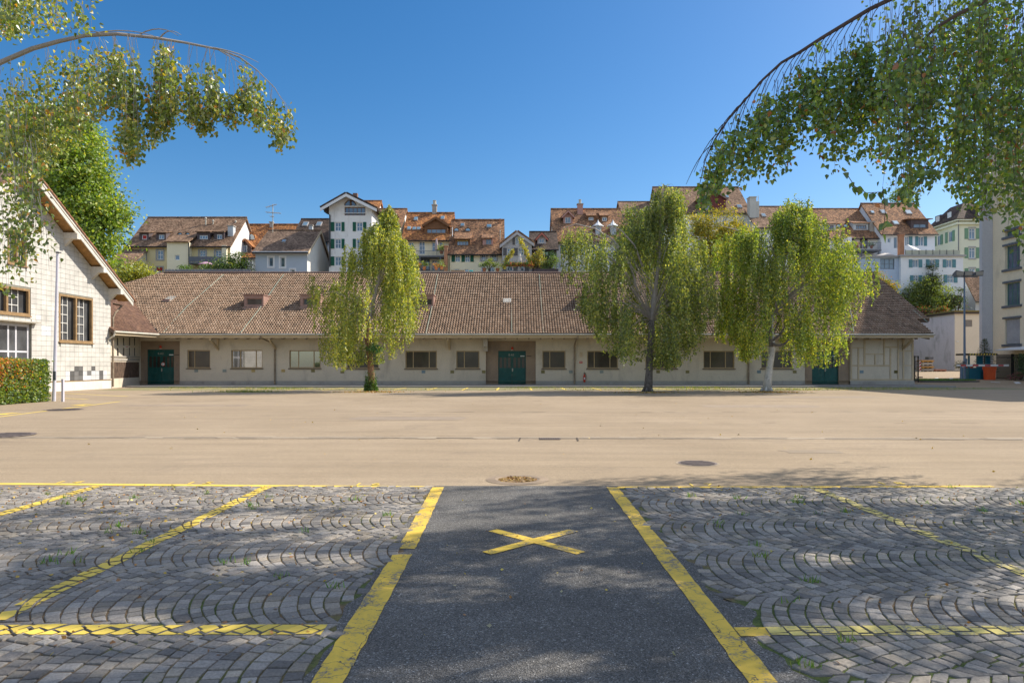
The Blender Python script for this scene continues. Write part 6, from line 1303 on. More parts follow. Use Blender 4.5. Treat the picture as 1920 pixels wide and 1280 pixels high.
T2 = birch('weeping birch with dark furrowed trunk, between the two other birches before the hall', 41.0, 1220,
  [(338, 1238, 1252), (352, 1225, 1288), (372, 1216, 1285), (392, 1205, 1285), (412, 1150, 1290), (420, 1058, 1296), (440, 1052, 1310), (470, 1052, 1325), (500, 1050, 1335), (530, 1055, 1345), (550, 1070, 1345), (575, 1082, 1340), (600, 1105, 1335), (625, 1125, 1320), (645, 1135, 1300), (662, 1140, 1290), (678, 1225, 1275)],
  [(1215, 734), (1217, 700), (1219, 660), (1221, 632), (1222, 600)], BARKD, [(.15, .20, .04), (.24, .29, .06), (.085, .13, .035), (.36, .36, .08)], [4, 3.4, 3, 1.6], 22, 150,
  (((1195, 545, -.5), (1180, 490, -.8), (1150, 450, -1), (1115, 428, -1.2), (1080, 420, -1.2), (1055, 428, -1.2)), ((1205, 500, 0), (1190, 460, -.3), (1165, 432, -.6), (1135, 420, -.8)), ((1180, 520, -1.5), (1160, 495, -1.8), (1140, 482, -2), (1122, 490, -2))), None, [.27, .22, .2, .19, .17])
T3 = birch('weeping birch before the hall with a white leaning trunk that forks low', 41.8, 1452,
  [(373, 1466, 1512), (390, 1450, 1520), (410, 1440, 1522), (425, 1350, 1560), (436, 1344, 1592), (450, 1345, 1590), (465, 1345, 1598), (478, 1345, 1622), (495, 1345, 1638), (535, 1350, 1632), (555, 1352, 1606), (580, 1350, 1596), (605, 1350, 1590), (630, 1365, 1578), (650, 1390, 1570), (665, 1400, 1560), (675, 1480, 1545)],
  [(1438, 733), (1440, 708), (1444, 680), (1448, 655), (1447, 635), (1444, 612), (1450, 590)], BARK, [(.165, .235, .035), (.25, .325, .045), (.10, .16, .03), (.40, .39, .055)], [3.4, 4, 2.6, 2], 23, 165,
  (((1432, 525, -.5), (1425, 480, -.8), (1408, 450, -1), (1385, 432, -1.2), (1350, 423, -1.2)), ((1450, 590, 0), (1462, 570, -.2), (1470, 540, -.3)), ((1450, 560, 0), (1445, 540, 0), (1440, 505, 0))), None, [.3, .22, .2, .2, .2, .17, .13])
m = MB(); Yq = 41.8
for q, r_ in ((((1448, 645, -.1), (1462, 648, -.2), (1472, 644, -.3), (1482, 632, -.3)), .1), (((1446, 640, 0), (1462, 628, -.2), (1472, 612, -.2)), .09), (((1446, 635, 0), (1455, 615, .1), (1466, 590, .1)), .08), (((1446, 650, 0), (1444, 620, 0), (1444, 585, 0), (1452, 560, 0)), .14)):
    m.tube([P(a, b, Yq+c-.1) for a, b, c in q], list(np.linspace(r_, r_*.5, len(q))), 7)
m.build('dark_limb', BARKD, T3)
# ivy at the foot of the first birch and litter round the trunks
n = 1500; an = rng.uniform(0, 6.28, n); z = np.abs(rng.normal(size=n))*.45; r_ = .26-.03*z+rng.normal(size=n)*.05+.08*np.exp(-z*3); bx, by = PX(695.5, 41.8), 41.8
tv_ = leaf_quads(np.stack([bx+np.cos(an)*r_, by+np.sin(an)*r_, np.clip(z, 0, 1.5)], 1), np.stack([np.cos(an), np.sin(an), rng.normal(size=n)*.6-.4], 1)+rng.normal(size=(n, 3))*.4, rng.uniform(.06, .11, n), .9)
iv = thing('ivy', 'dark green ivy climbing the foot of the left birch trunk', 'ivy', (bx, by-.25, 0)); quads('leaves', tv_, pal(n, [(.05, .12, .025), (.09, .18, .03), (.12, .2, .04)], [2, 2, 1]), leafy, iv)
n = 260; c0 = np.array(P(700, 653, 41.5)); tv_ = leaf_quads(c0+rng.normal(size=(n, 3))*np.array([.25, .2, .12]), rng.normal(size=(n, 3))+np.array([.3, 0, -.2]), rng.uniform(.08, .14, n), .8); quads('leaves', tv_, pal(n, [(.04, .16, .04), (.07, .2, .04)], [1, 1]), leafy, T1)
def litter(name, x, y, sx, sy, n, cols, z=.012, size=(.04, .08)):
    p = np.stack([x+rng.normal(size=n)*sx, y+rng.normal(size=n)*sy, np.full(n, z)+rng.uniform(0, .02, n)], 1); return leaf_quads(p, np.stack([rng.normal(size=n), rng.normal(size=n), rng.normal(size=n)*.15], 1), rng.uniform(*size, n), .8), pal(n, cols, [1]*len(cols))
Vs, Cs = [], []
for px, py, n in ((700, 735, 700), (1215, 736, 450), (1440, 735, 800)):
    x, y = G(px, py); a, b_ = litter('', x, y, .9, .5, n, [(.42, .22, .06), (.5, .33, .08), (.3, .15, .05), (.2, .22, .05)], size=(.05, .1)); Vs.append(a); Cs.append(b_)
for x, y, n in ((-9, 44.5, 250), (8, 44.5, 350), (16, 44.5, 400)): a, b_ = litter('', x, y, 5, 1.0, n, [(.45, .35, .08), (.4, .25, .06), (.25, .28, .05)], size=(.05, .1)); Vs.append(a); Cs.append(b_)
kind(quads('fallen_leaves', np.concatenate(Vs), np.concatenate(Cs), leaf_mat('dry_leaf', .15)), 'stuff')
# grass along the paver strip and on the island
def grass(pts, h, cols, wts=None):
    n = len(pts); t = rng.normal(size=(n, 3))*.35; t[:, 2] = 1; hh = rng.uniform(.4, 1, n)*h; t = unit(t); side = unit(np.cross(t, rng.normal(size=(n, 3)))); w_ = hh[:, None]*.09
    return np.stack([pts-side*w_, pts+side*w_, pts+t*hh[:, None]+side*w_*.2, pts+t*hh[:, None]-side*w_*.2], 1), pal(n, cols, wts or [1]*len(cols))
GC = [(.10, .16, .02), (.16, .22, .03), (.24, .26, .05)]; pts = []
for i in range(16):
    x = rng.uniform(-24, 30); y = rng.uniform(43.2, 47.8); n = int(rng.uniform(60, 260)); pts.append(np.stack([x+rng.normal(size=n)*1.2, y+rng.normal(size=n)*.22, np.full(n, .005)], 1))
x, y = G(460, 735); pts.append(np.stack([x+rng.normal(size=900)*1.0, y+rng.normal(size=900)*.45, np.full(900, .005)], 1)); pts = np.concatenate(pts); ok = pts[:, 1] < 48.2
V, C = grass(pts[ok], .16, GC); kind(quads('grass', V, C, leafy), 'stuff')
ip = []; poly = isl(.93, 0)
while len(ip) < 2600:
    x, y = rng.uniform(32, 42), rng.uniform(57, 63); c = False
    for i in range(6):
        a, b_ = poly[i], poly[(i+1) % 6]
        if (a[1] > y) != (b_[1] > y) and x < (b_[0]-a[0])*(y-a[1])/(b_[1]-a[1])+a[0]: c = not c
    if c: ip.append((x, y, gz(60)+.08))
V, C = grass(np.array(ip), .2, [(.06, .16, .02), (.1, .22, .03)]); kind(quads('grass', V, C, leafy), 'stuff')

def bushy(label, blobs_px, Y, n, size, cols, wts, trunk=None, cat='tree', name='leafy_tree', group=None, clump=.55, base=None, bark=TWIGD, per=60, shell=.55):
    s = Y/F; bl = [(PX(a, Y), Y+dy, PZ(b, Y), rx*s, rx*s*.9, rz*s, rx*rz) for a, b, rx, rz, dy in blobs_px]; bx = sum(b[0] for b in bl)/len(bl)
    zb = base if base is not None else min(b[2]-b[5] for b in bl); t_ = thing(name, label, cat, (bx if trunk is None else PX(trunk, Y), Y, zb), group)
    V, C = cloud(bl, n, size, cols, wts, clump, per=per, shell=shell); quads('crown', V, C, leafy, t_); m = MB()
    r0 = .06+.035*max(b[5] for b in bl); tx = bx if trunk is None else PX(trunk, Y)
    for k, b in enumerate(bl):
        m.tube([(tx, Y, zb-.2), (tx+(b[0]-tx)*.3, Y+(b[1]-Y)*.3, zb+(b[2]-zb)*.5), (b[0], b[1], b[2]), (b[0]+.2*b[3], b[1], b[2]+b[5]*.6)], [r0*(1 if k == 0 else .6), r0*.75, r0*.4, .03], 7)
        for q in range(7):
            d = unit(rng.normal(size=(1, 3)))[0]; m.tube([(b[0], b[1], b[2]-b[5]*.4), (b[0]+d[0]*b[3]*.45, b[1]+d[1]*b[4]*.45, b[2]+d[2]*b[5]*.3), (b[0]+d[0]*b[3]*.9, b[1]+d[1]*b[4]*.9, b[2]+d[2]*b[5]*.85)], [r0*.35, r0*.2, .02], 5, cap=False)
    m.build('trunk', bark, t_); return t_
BIG = [(.19, .30, .03), (.28, .38, .045), (.11, .20, .025), (.40, .42, .06)]
bushy('large leafy green tree rising behind the tiled building at left', [(110, 275, 75, 70, 0), (165, 350, 62, 70, -1), (205, 420, 52, 60, -1.5), (90, 380, 80, 90, 1), (40, 250, 60, 60, 0), (215, 480, 30, 40, -2), (120, 230, 50, 45, 0), (232, 395, 30, 28, -1.5), (180, 300, 35, 35, -1)], 58, 46000, .25, BIG, [3, 3, 2.4, 1.3], 110, clump=.55, base=0, per=75)
bushy('yellow-green shrub between the big tree and the yellow house', [(255, 512, 28, 20, 0), (232, 522, 22, 22, 0), (278, 520, 12, 14, 0)], 73, 5200, .2, [(.36, .36, .04), (.28, .32, .04), (.18, .24, .03)], [3, 2, 1], cat='shrub', name='shrub', clump=.4)
bushy('dark green bush in front of the yellow house balcony', [(425, 500, 26, 20, 0), (400, 506, 22, 14, 0), (447, 490, 14, 16, 0), (460, 505, 12, 14, 0)], 79.3, 6500, .17, [(.07, .13, .025), (.11, .18, .03), (.22, .25, .05)], [3, 2, 1], cat='shrub', name='shrub', clump=.38)
bushy('low green plant behind the picket fence', [(345, 503, 10, 6, 0)], 80, 700, .14, [(.09, .17, .03), (.13, .22, .04)], [1, 1], cat='shrub', name='shrub', clump=.25)
bushy('golden yellow-green tree behind the hall between two birches', [(1355, 430, 40, 42, 0), (1385, 455, 30, 36, 0), (1325, 455, 28, 42, 0), (1350, 480, 55, 40, 0), (1400, 440, 16, 20, 0), (1310, 425, 20, 26, 0)], 79, 19000, .19, [(.36, .30, .025), (.30, .29, .03), (.17, .22, .03), (.42, .33, .03)], [3, 3, 2, 1.5], 1355, clump=.45, base=8.5)
bushy('dark green tree behind the left half of the middle birch', [(1190, 420, 36, 38, 0), (1180, 460, 40, 45, 0), (1215, 440, 30, 50, 0), (1200, 490, 45, 35, 0)], 78.5, 13000, .18, [(.11, .18, .035), (.17, .23, .04), (.28, .27, .06)], [3, 2, 1.2], 1195, clump=.45, base=8.5)
bushy('bright green shrub behind the hall ridge between the right birches', [(1365, 505, 38, 14, 0), (1335, 510, 24, 10, 0), (1400, 508, 16, 14, 0)], 75.6, 5000, .17, [(.16, .27, .03), (.22, .32, .04), (.1, .18, .03)], [2, 2, 1], cat='shrub', name='shrub', clump=.35)
bushy('large green shrub mass on the terrace above the garage', [(1715, 552, 26, 24, 0), (1745, 545, 28, 28, 0), (1775, 562, 18, 20, 0), (1700, 562, 18, 18, 0), (1735, 530, 16, 12, 0), (1750, 568, 40, 14, 0)], 96.7, 11000, .2, [(.13, .19, .035), (.19, .25, .04), (.09, .14, .03), (.26, .29, .05)], [3, 2, 2, 1], cat='shrub', name='shrub', clump=.42, base=8.2)
bushy('dark conifer standing behind the shrubs above the garage', [(1748, 518, 9, 22, 0), (1748, 530, 15, 16, 0)], 97.4, 3000, .16, [(.05, .08, .03), (.08, .1, .03)], [1, 1], name='conifer_tree', clump=.35, base=8.2)
bushy('dark climbing bush beside the grey gabled annex', [(1787, 565, 12, 18, 0), (1802, 560, 8, 22, 0)], 96.2, 2200, .16, [(.04, .08, .025), (.07, .12, .03), (.14, .05, .03)], [3, 2, .6], cat='shrub', name='shrub', clump=.3, base=8.0)
bushy('flowering bush with red blossoms on the garage roof edge', [(1728, 581, 9, 5, 0), (1745, 583, 9, 4, 0), (1765, 580, 12, 5, 0)], 94, 2400, .13, [(.06, .12, .03), (.1, .16, .03), (.45, .05, .04)], [3, 2, 1.3], cat='shrub', name='shrub', clump=.25, base=8.0)
bushy('small tree with reddish tips at the right end of the hall ridge', [(1655, 528, 14, 18, 0), (1668, 540, 13, 16, 0), (1640, 522, 10, 14, 0)], 76, 3600, .15, [(.25, .26, .04), (.36, .2, .05), (.14, .2, .03), (.45, .22, .08)], [3, 1.5, 2, 1], clump=.32, base=8.5)
bushy('pale green tree top showing above the large brown roof', [(1690, 368, 17, 13, 0), (1703, 376, 12, 10, 0)], 128, 2200, .28, [(.12, .2, .05), (.17, .26, .06)], [1, 1], clump=.5, base=12)
bushy('yellowing plant tangle on the terrace beside the grey gabled house', [(1008, 485, 10, 16, 0), (1003, 497, 8, 10, 0), (1014, 474, 6, 6, 0)], 82.6, 1700, .14, [(.3, .28, .04), (.2, .24, .04), (.4, .3, .05)], [2, 2, 1], cat='plant', name='terrace_plant', clump=.28)
bushy('round green bush on the terrace in front of the little dark roofed house', [(1028, 495, 12, 10, 0), (1038, 489, 6, 9, 0)], 82.6, 1500, .14, [(.08, .15, .03), (.14, .2, .04)], [1, 1], cat='plant', name='terrace_plant', clump=.28)
bushy('dark hedge of climbing plants under the dark roof', [(1027, 478, 14, 7, 0)], 84.2, 900, .14, [(.03, .08, .03), (.05, .11, .04)], [1, 1], cat='plant', name='terrace_plant', clump=.25)
def pot(px, py, Y, r, cols, label, potm=None, h=.4, lr=None):
    x, z = PX(px, Y), PZ(py, Y); t_ = thing('potted_plant', label, 'potted plant', (x, Y, z), 'potted plants on the terraces'); m = MB(); m.lathe((x, Y, z), [(0, .16), (h, .24), (h+.04, .25)], 10); m.build('pot', potm or pm('terracotta', (.42, .16, .07)), t_)
    V, C = cloud([(x, Y, z+h+r*.8, r, r, r*.9, 1)], 260, .13, cols, [1]*len(cols), .2, per=20); quads('foliage', V, C, leafy, t_)
YG = [(.25, .33, .04), (.34, .36, .05), (.15, .24, .03)]; DG = [(.07, .14, .03), (.11, .18, .04)]; FLW = [(.5, .1, .07), (.1, .17, .03), (.5, .3, .05)]
for px, py, Y, r, c, lb in ((795.5, 506.5, 84.6, .5, YG, 'round yellow-green potted bush on the lower balcony of the cream house'), (828, 505.5, 84.6, .42, YG, 'yellow-green potted bush by the flue on the lower balcony'), (818, 506, 84.5, .28, FLW, 'terracotta pot with flowers in the middle of the lower balcony'), (783, 506, 84.4, .25, FLW, 'small flower pot at the left end of the lower balcony'), (828, 476, 86.4, .45, YG, 'green potted bush on the upper balcony of the cream house'), (908, 509.5, 81.2, .5, DG, 'leafy potted plant on the pale terrace, left of the small tree'), (933, 510, 81.2, .45, YG, 'potted plant at the right end of the pale terrace'), (1598, 465, 103.4, .4, DG, 'potted plant next to the white balcony screen of the right house'), (1607, 466, 103.2, .3, FLW, 'flower pot on the long balcony of the right house'), (1634, 466, 103.2, .35, DG, 'potted plant near the right end of the long balcony')):
    pot(px, py, Y, r, c, lb)
for k, px in enumerate(range(952, 996, 6)): pot(px, 499.5, 81.56, .13, FLW if k % 2 else DG, 'small red flower pot hung in the row on the railing of the grey house terrace', None, .16)
bushy('slim young tree on the pale terrace before the cream house', [(919, 490, 6, 5, 0), (912, 495, 8, 5, 0), (924, 497, 6, 4, 0)], 81.4, 700, .12, YG, [1, 1, 1], 917, cat='tree', name='young_tree', clump=.2, base=PZ(511, 81.4))
def parasol(px, ytop, ybot, Y, r, mat, label):
    x = PX(px, Y); t_ = thing('parasol', label, 'parasol', (x, Y, PZ(ybot, Y))); m = MB(); zt, zb = PZ(ytop, Y), PZ(ybot, Y); m.tube([(x, Y, zb), (x, Y, zt)], .03, 6); m.build('pole', M_gut, t_); m = MB(); h = zt-zb; m.lathe((x, Y, zb), [(h*.28, r*.75), (h*.32, r), (h*.7, r*.8), (h*.95, r*.3), (h, .03)], 10); m.build('canopy', mat, t_)
parasol(975, 474, 509, 81.9, .26, pm('cream_cloth', (.68, .6, .52)), 'folded cream parasol on the terrace of the grey gabled house'); parasol(818.5, 447, 478, 86.6, .24, pm('striped_cloth', (.4, .32, .33)), 'folded parasol on the upper balcony of the cream house')
def dome(px0, px1, y0, y1, Y, mat, label):
    x = PX((px0+px1)/2, Y); r = PX(px1, Y)-x; z = PZ(y1, Y); h = PZ(y0, Y)-z; t_ = thing('parasol', label, 'parasol', (x, Y, z)); m = MB(); m.lathe((x, Y, z), [(0, r), (h*.45, r*.72), (h*.8, r*.36), (h, .03)], 12); m.build('canopy', mat, t_); m = MB(); m.tube([(x, Y, z-1.6), (x, Y, z)], .04, 6); m.build('pole', M_gut, t_)
dome(1574, 1599, 475, 480, 101.2, pm('white_cloth', (.74, .72, .68)), 'open white parasol beside the right birch, below the long balcony'); dome(1640, 1678, 474.5, 481, 100.8, MATS['cream_cloth'], 'wide open cream parasol on the flat blue house'); dome(372, 402, 490.5, 496.5, 86.2, pm('pink_cloth', (.5, .3, .38)), 'open pink parasol under the grey balcony of the yellow house')
m = MB(); Y = 99.2; m.slab([P(1701, 458.5, Y), P(1712, 466, Y-.8), P(1727, 469.5, Y), P(1714, 462.5, Y+1)], .03); t_ = m.build('shade_sail', pm('white_sail', (.8, .78, .76))); tag(t_, 'white triangular shade sail over the railed roof terrace at right', 'shade sail')
o = thing('picket_fence', 'grey picket fence on the slope in front of the yellow house', 'fence', (PX(345, 77), 77, PZ(516, 77))); m = MB(); a, b, z0, z1 = PX(309, 77), PX(470, 77), PZ(518, 77), PZ(504.5, 77); x = a
while x < b: m.box(x, x+.1, 77, 77.04, z0-.3, z1); x += .16
m.build('pickets', pm('grey_pickets', (.22, .22, .26)), o); m = MB(); m.box(a, b, 77.041, 77.09, z0+.15, z0+.25); m.box(a, b, 77.041, 77.09, z1-.25, z1-.15); m.build('rails', MATS['grey_pickets'], o)
m = MB(); Y = 81; m.lathe((PX(883.5, Y), Y, PZ(513.5, Y)), [(0, .22), (.38, .24), (.42, .2), (.44, .05)], 12); tag(m.build('water_barrel', pm('turquoise_plastic', (.05, .5, .48))), 'small turquoise barrel on the pale terrace', 'barrel')
m = MB(); m.box(PX(846, 80.9), PX(871, 80.9), 80.9, 81.3, PZ(513, 80.9), PZ(507, 80.9)); m.box(PX(846, 80.9)-.03, PX(871, 80.9)+.03, 80.86, 81.34, PZ(507, 80.9)+.002, PZ(506.5, 80.9)); tag(m.build('planter_box', pm('tan_wicker', (.42, .28, .16), .3, 8, 30)), 'long tan wicker planter on the pale terrace', 'planter')
# small conifer and bushes by the booth
x, Y = PX(1846, 64.6), 64.6; t_ = thing('conifer_tree', 'small sparse conifer behind the gate booth', 'tree', (x, Y, gz(Y))); z0, z1 = gz(Y), PZ(634, Y); Vs = []; Cs = []; m = MB(); m.tube([(x, Y, z0), (x, Y, z1)], [.07, .015], 6)
for k in range(17):
    z = z1-.12-k*.155*(1+k*.02); r_ = .16+.062*k
    if z < z0+.5: break
    for q in range(7):
        an = q*.9+k*.5+rng.uniform(-.2, .2); e = Vector((x+math.cos(an)*r_, Y+math.sin(an)*r_, z-.05+.12*rng.random())); m.tube([(x, Y, z), e], [.012, .004], 4, cap=False); n = int(18+4*k); tt = rng.random((n, 1)); p = np.array((x, Y, z))+(np.array(e)-np.array((x, Y, z)))*tt; d = np.array((math.cos(an), math.sin(an), .1))+rng.normal(size=(n, 3))*.6; Vs.append(leaf_quads(p, d, rng.uniform(.07, .14, n), .3)); Cs.append(pal(n, [(.05, .085, .04), (.09, .12, .05)], [1, 1]))
m.build('trunk', TWIGD, t_); quads('crown', np.concatenate(Vs), np.concatenate(Cs), leafy, t_)
bushy('sparse small bush left of the lamp post', [(1801, 684, 6, 7, 0)], 64.5, 420, .1, [(.11, .12, .06), (.16, .16, .08)], [1, 1], cat='shrub', name='shrub', clump=.22, base=gz(64)); bushy('dark clipped bush at the right photo edge before the bar fence', [(1922, 675, 8, 15, 0), (1922, 690, 9, 12, 0)], 60, 1400, .1, [(.04, .09, .025), (.07, .13, .03)], [1, 1], cat='shrub', name='shrub', clump=.25, base=.15); bushy('pink flowering plants at the foot of the bar fence', [(1910, 704, 9, 5, 0), (1895, 706, 7, 3, 0)], 61.4, 900, .09, [(.4, .1, .2), (.5, .18, .3), (.08, .14, .03)], [1, 1, 2], cat='flowers', name='flower_bed', clump=.2, base=gz(61))

# ================================================================== THE TWO BIRCHES BY THE CAMERA
rng = np.random.default_rng(5); random.seed(5)
near_leaf = leaf_mat('birch_leaf_near', .45, .4, .08)
LIT_SPOTS = [(-4.6, 8.3, 2.3, .75), (-2.7, 3.85, 1.5, .5), (-1.75, 5.3, .7, .45), (-.6, 4.8, .6, .32), (.65, 5.0, .6, .36), (-.35, 3.65, .7, .28), (-5.0, 5.2, 1.1, .55), (3.6, 4.6, .45, .22), (2.4, 5.5, .3, .25), (-2.7, 6.9, .6, .4), (.2, 6.35, .35, .22), (-.5, 8.3, .5, .3), (5.2, 7.9, .9, .3), (2.2, 8.2, .5, .25)]  # ground spots kept lit by cutting leaves out of the crown above
def open_crown(p):
    """leaves cut from the crown so the sun lights chosen spots on the ground"""
    x = p[:, 0]-1.1*p[:, 2]; y = p[:, 1]-.45*p[:, 2]; k = np.zeros(len(p), bool)
    w_ = .25*np.sin(x*5.1+y*3.3)+.2*np.sin(x*2.3-y*7.1+1)+.15*np.sin(x*11+y*2)
    for a, b, rx, ry in LIT_SPOTS: k |= ((x-a)/rx)**2+((y-b)/ry)**2 < 1+w_
    return k
class Hang:
    def __init__(s): s.V = []; s.C = []; s.m = MB(); s.far = []; s.fc = []; s.gap = False
    def strand(s, st, ln, cols, wts, dens=34, size=(.032, .052), drift=(0, 0), spread=.045, twig=True, tone=1, bare=.12):
        st = np.array(st, float); ph = rng.uniform(0, 6.28); amp = rng.uniform(.008, .035); ar = rng.normal()*.045; f = lambda t: st+np.stack([drift[0]*t*t+ar*(1-np.exp(-t/.12))+amp*np.sin(ph+t*2.2)*t/ln, drift[1]*t*t+amp*np.cos(ph+t*1.7)*t/ln, -t], -1)
        n = max(3, int(ln*dens)); t = ln*(bare+(1-bare)*rng.random(n)); p = f(t)+rng.normal(size=(n, 3))*np.array([spread, spread, .02]); tip = rng.normal(size=(n, 3))*.6; tip[:, 2] -= .75
        s.V.append(leaf_fine(p, tip, rng.uniform(*size, n))); c = pal(n, cols, wts, .22)*tone
        if s.gap:
            ok = ~open_crown(p) | (rng.random(n) < .2); p, tip, c = p[ok], tip[ok], c[ok]; n = len(p); s.V.pop(); s.V.append(leaf_fine(p, tip, rng.uniform(*size, n)))
        s.C.append(np.concatenate([c, c*rng.uniform(.9, 1.1, (n, 1))]))
        if twig: s.m.tube([Vector(q) for q in f(np.linspace(0, ln*.95, 6))], [.0022, .002, .0018, .0016, .0013, .001], 3, cap=False)
    def coarse(s, c, ns, cols, wts, ln=(.6, 1.8), size=(.06, .1), sp=.35, dens=20, tone=1):
        for k in range(ns):
            st = np.array(c)+rng.normal(size=3)*sp; l = rng.uniform(*ln); n = int(l*dens); p = st+np.array([rng.normal()*.08, rng.normal()*.08, -1])*(rng.random((n, 1))*l)+rng.normal(size=(n, 3))*.07; p = p[~open_crown(p)]; n = len(p)
            if n < 2: continue
            tip = rng.normal(size=(n, 3))*.6; tip[:, 2] -= .8
            s.far.append(leaf_quads(p, tip, rng.uniform(*size, n), .75)); s.fc.append(pal(n, cols, wts, .2)*tone)
    def finish(s, t_, bark):
        s.m.build('branches', bark, t_); V = np.concatenate(s.V); C = np.concatenate(s.C); quads('crown', V, C, near_leaf, t_)
        if s.far: quads('upper_crown', np.concatenate(s.far), np.concatenate(s.fc), leafy, t_)
LC = [(.22, .29, .04), (.12, .185, .03), (.46, .39, .045), (.50, .24, .035), (.32, .36, .12)]; LW = [3, 4.4, 1.25, .35, 1.8]
RC = [(.10, .19, .025), (.17, .28, .03), (.07, .14, .035), (.30, .33, .05), (.34, .13, .04)]; RW = [3, 3, 2.5, 1.2, .25]
# ---- left birch
lt = thing('birch_tree', 'near birch with yellowing leaves reaching in from the left edge of the photo', 'tree', (-9.2, 8.2, 0)); m = MB(); m.tube([(-9.2, 8.2, -.1), (-9.15, 8.2, 1.5), (-9.2, 8.1, 4), (-9.0, 8.0, 7), (-8.9, 8.0, 10)], [.3, .22, .19, .14, .05], 12); m.build('trunk', BARK, lt, True)
h = Hang(); Y = 6.5
br = [(-60, 150), (0, 118), (60, 92), (110, 78), (160, 67), (220, 64), (290, 71), (345, 80), (410, 93), (450, 108), (480, 130), (515, 165), (533, 195)]
bp = [P(a, b, Y+.15*math.sin(i)) for i, (a, b) in enumerate(br)]; full = [Vector((-9.1, 8.1, 3.6)), Vector((-7.6, 7.4, 3.9))]+bp; h.m.tube(full, list(np.linspace(.03, .002, len(full))), 7)
for q in ((150, 70, 175, 52, 190, 58), (180, 62, 245, 50, 300, 66), (260, 66, 300, 42, 335, 62), (300, 72, 315, 48, 340, 60), (400, 90, 450, 98, 485, 112), (410, 94, 440, 112, 462, 120)):
    a, b, c = P(q[0], q[1], Y), P(q[2], q[3], Y-.1), P(q[4], q[5]+6, Y-.2); h.m.tube([a*(1-t)**2+b*2*t*(1-t)+c*t*t for t in np.linspace(0, 1, 7)], [.008, .007, .006, .005, .004, .003, .002], 4, cap=False)
def on(px):
    for (a, b), (c, d) in zip(br[:-1], br[1:]):
        if a <= px <= c: return b+(d-b)*(px-a)/(c-a)
    return 118
grp = [(206, 13, 86, 135, 200, 12), (222, 14, 84, 205, 225, 22), (246, 20, 84, 255, 306, 44), (240, 9, 200, 285, 318, 12), (300, 13, 78, 205, 262, 24), (322, 18, 66, 205, 240, 30), (292, 10, 190, 265, 285, 10), (317, 9, 190, 248, 258, 8), (362, 14, 108, 228, 240, 26), (398, 19, 112, 222, 232, 34), (390, 6, 210, 255, 268, 5), (433, 14, 165, 236, 244, 20), (460, 13, 112, 215, 228, 22), (484, 14, 138, 238, 250, 22), (508, 10, 182, 243, 255, 16), (528, 12, 188, 268, 288, 24), (322, 6, 42, 62, 70, 3), (478, 6, 110, 132, 140, 4)]
for px, hw, y0, y1, y2, k in grp:
    for i in range(int(k*.72)+1):
        x = min(px+hw*.62*rng.uniform(-1, 1)*(1-.25*rng.random()), 532); top = max(on(x), (y0+8+30*rng.random() if y0 > 70 else y0) if i > 3 else min(y0, on(x)+6)); q = abs(x-px)/hw; yb_ = y1+(y2-y1)*(1-q)*rng.uniform(.2, 1.1)-rng.random()*18
        ys = top if i < 4 else top+(yb_-top)*rng.uniform(0, .72); ye = min(yb_, ys+rng.uniform(55, 150))
        if ye-ys < 12: continue
        if i < 4: ys = on(x)-2; ye = yb_
        ln = (ye-ys)/F*Y; st = P(x, ys, Y+rng.normal()*.16); br_ = (y0-ys)/(ye-ys) if i < 4 else 0
        h.strand(st, ln, LC, LW, 62, drift=(rng.normal()*.02, 0), bare=min(max(br_, 0)+.08, .7), twig=True, spread=.026, tone=rng.uniform(.8, 1.15))
def curtain(h, px0, px1, ytop, ybot, Yr, n, cols, wts, tonef=None, dens=52, size=(.034, .054)):
    """strands filling the space between a top line and a bottom line"""
    cs = [(rng.uniform(px0, px1), rng.uniform(*Yr)) for _ in range(max(3, n//7))]
    for i in range(n):
        x, Yk = cs[rng.integers(len(cs))]; x += rng.normal()*9; Yk += rng.normal()*.12; yt, yb = ytop(x), ybot(x); y0 = yt+(yb-yt)*rng.beta(.9, 1.6); y1 = min(yb-rng.random()*25, y0+rng.uniform(70, 260))
        if y1-y0 < 15: continue
        h.strand(P(x, y0, Yk), (y1-y0)/F*Yk, cols, wts, dens, size, (rng.normal()*.03, 0), .05, True, rng.uniform(.8, 1.2))
curtain(h, -60, 165, lambda x: -70, lambda x: 75-.02*x if x < 155 else 40, (6.2, 7.6), 70, LC, LW)
curtain(h, -60, 195, lambda x: on(max(x, -60)), lambda x: 330 if x < 90 else 330-(x-90)*1.35, (5.8, 7.4), 125, LC, LW, size=(.033, .05))
curtain(h, -60, 62, lambda x: 250, lambda x: 565-max(0, x-20)*3.2, (5.4, 6.6), 46, LC, LW, size=(.032, .048)); curtain(h, 30, 78, lambda x: 330, lambda x: 530-abs(x-60)*3, (5.5, 6.2), 7, LC, LW, dens=26, size=(.03, .045)); curtain(h, 150, 200, lambda x: 68, lambda x: 235, (6.2, 6.8), 16, LC, LW)
for i in range(90):
    c = np.array([-9.2, 8.2, 7.5])+unit(rng.normal(size=(1, 3)))[0]*np.array([2.6, 2.8, 3.0])*rng.uniform(.3, 1)
    px, py = VX+c[0]/c[1]*F, HY-(c[2]-CAMZ)/c[1]*F
    if px < -120 or py < -160: h.coarse(c, 7, LC, LW)
h.finish(lt, TWIG)
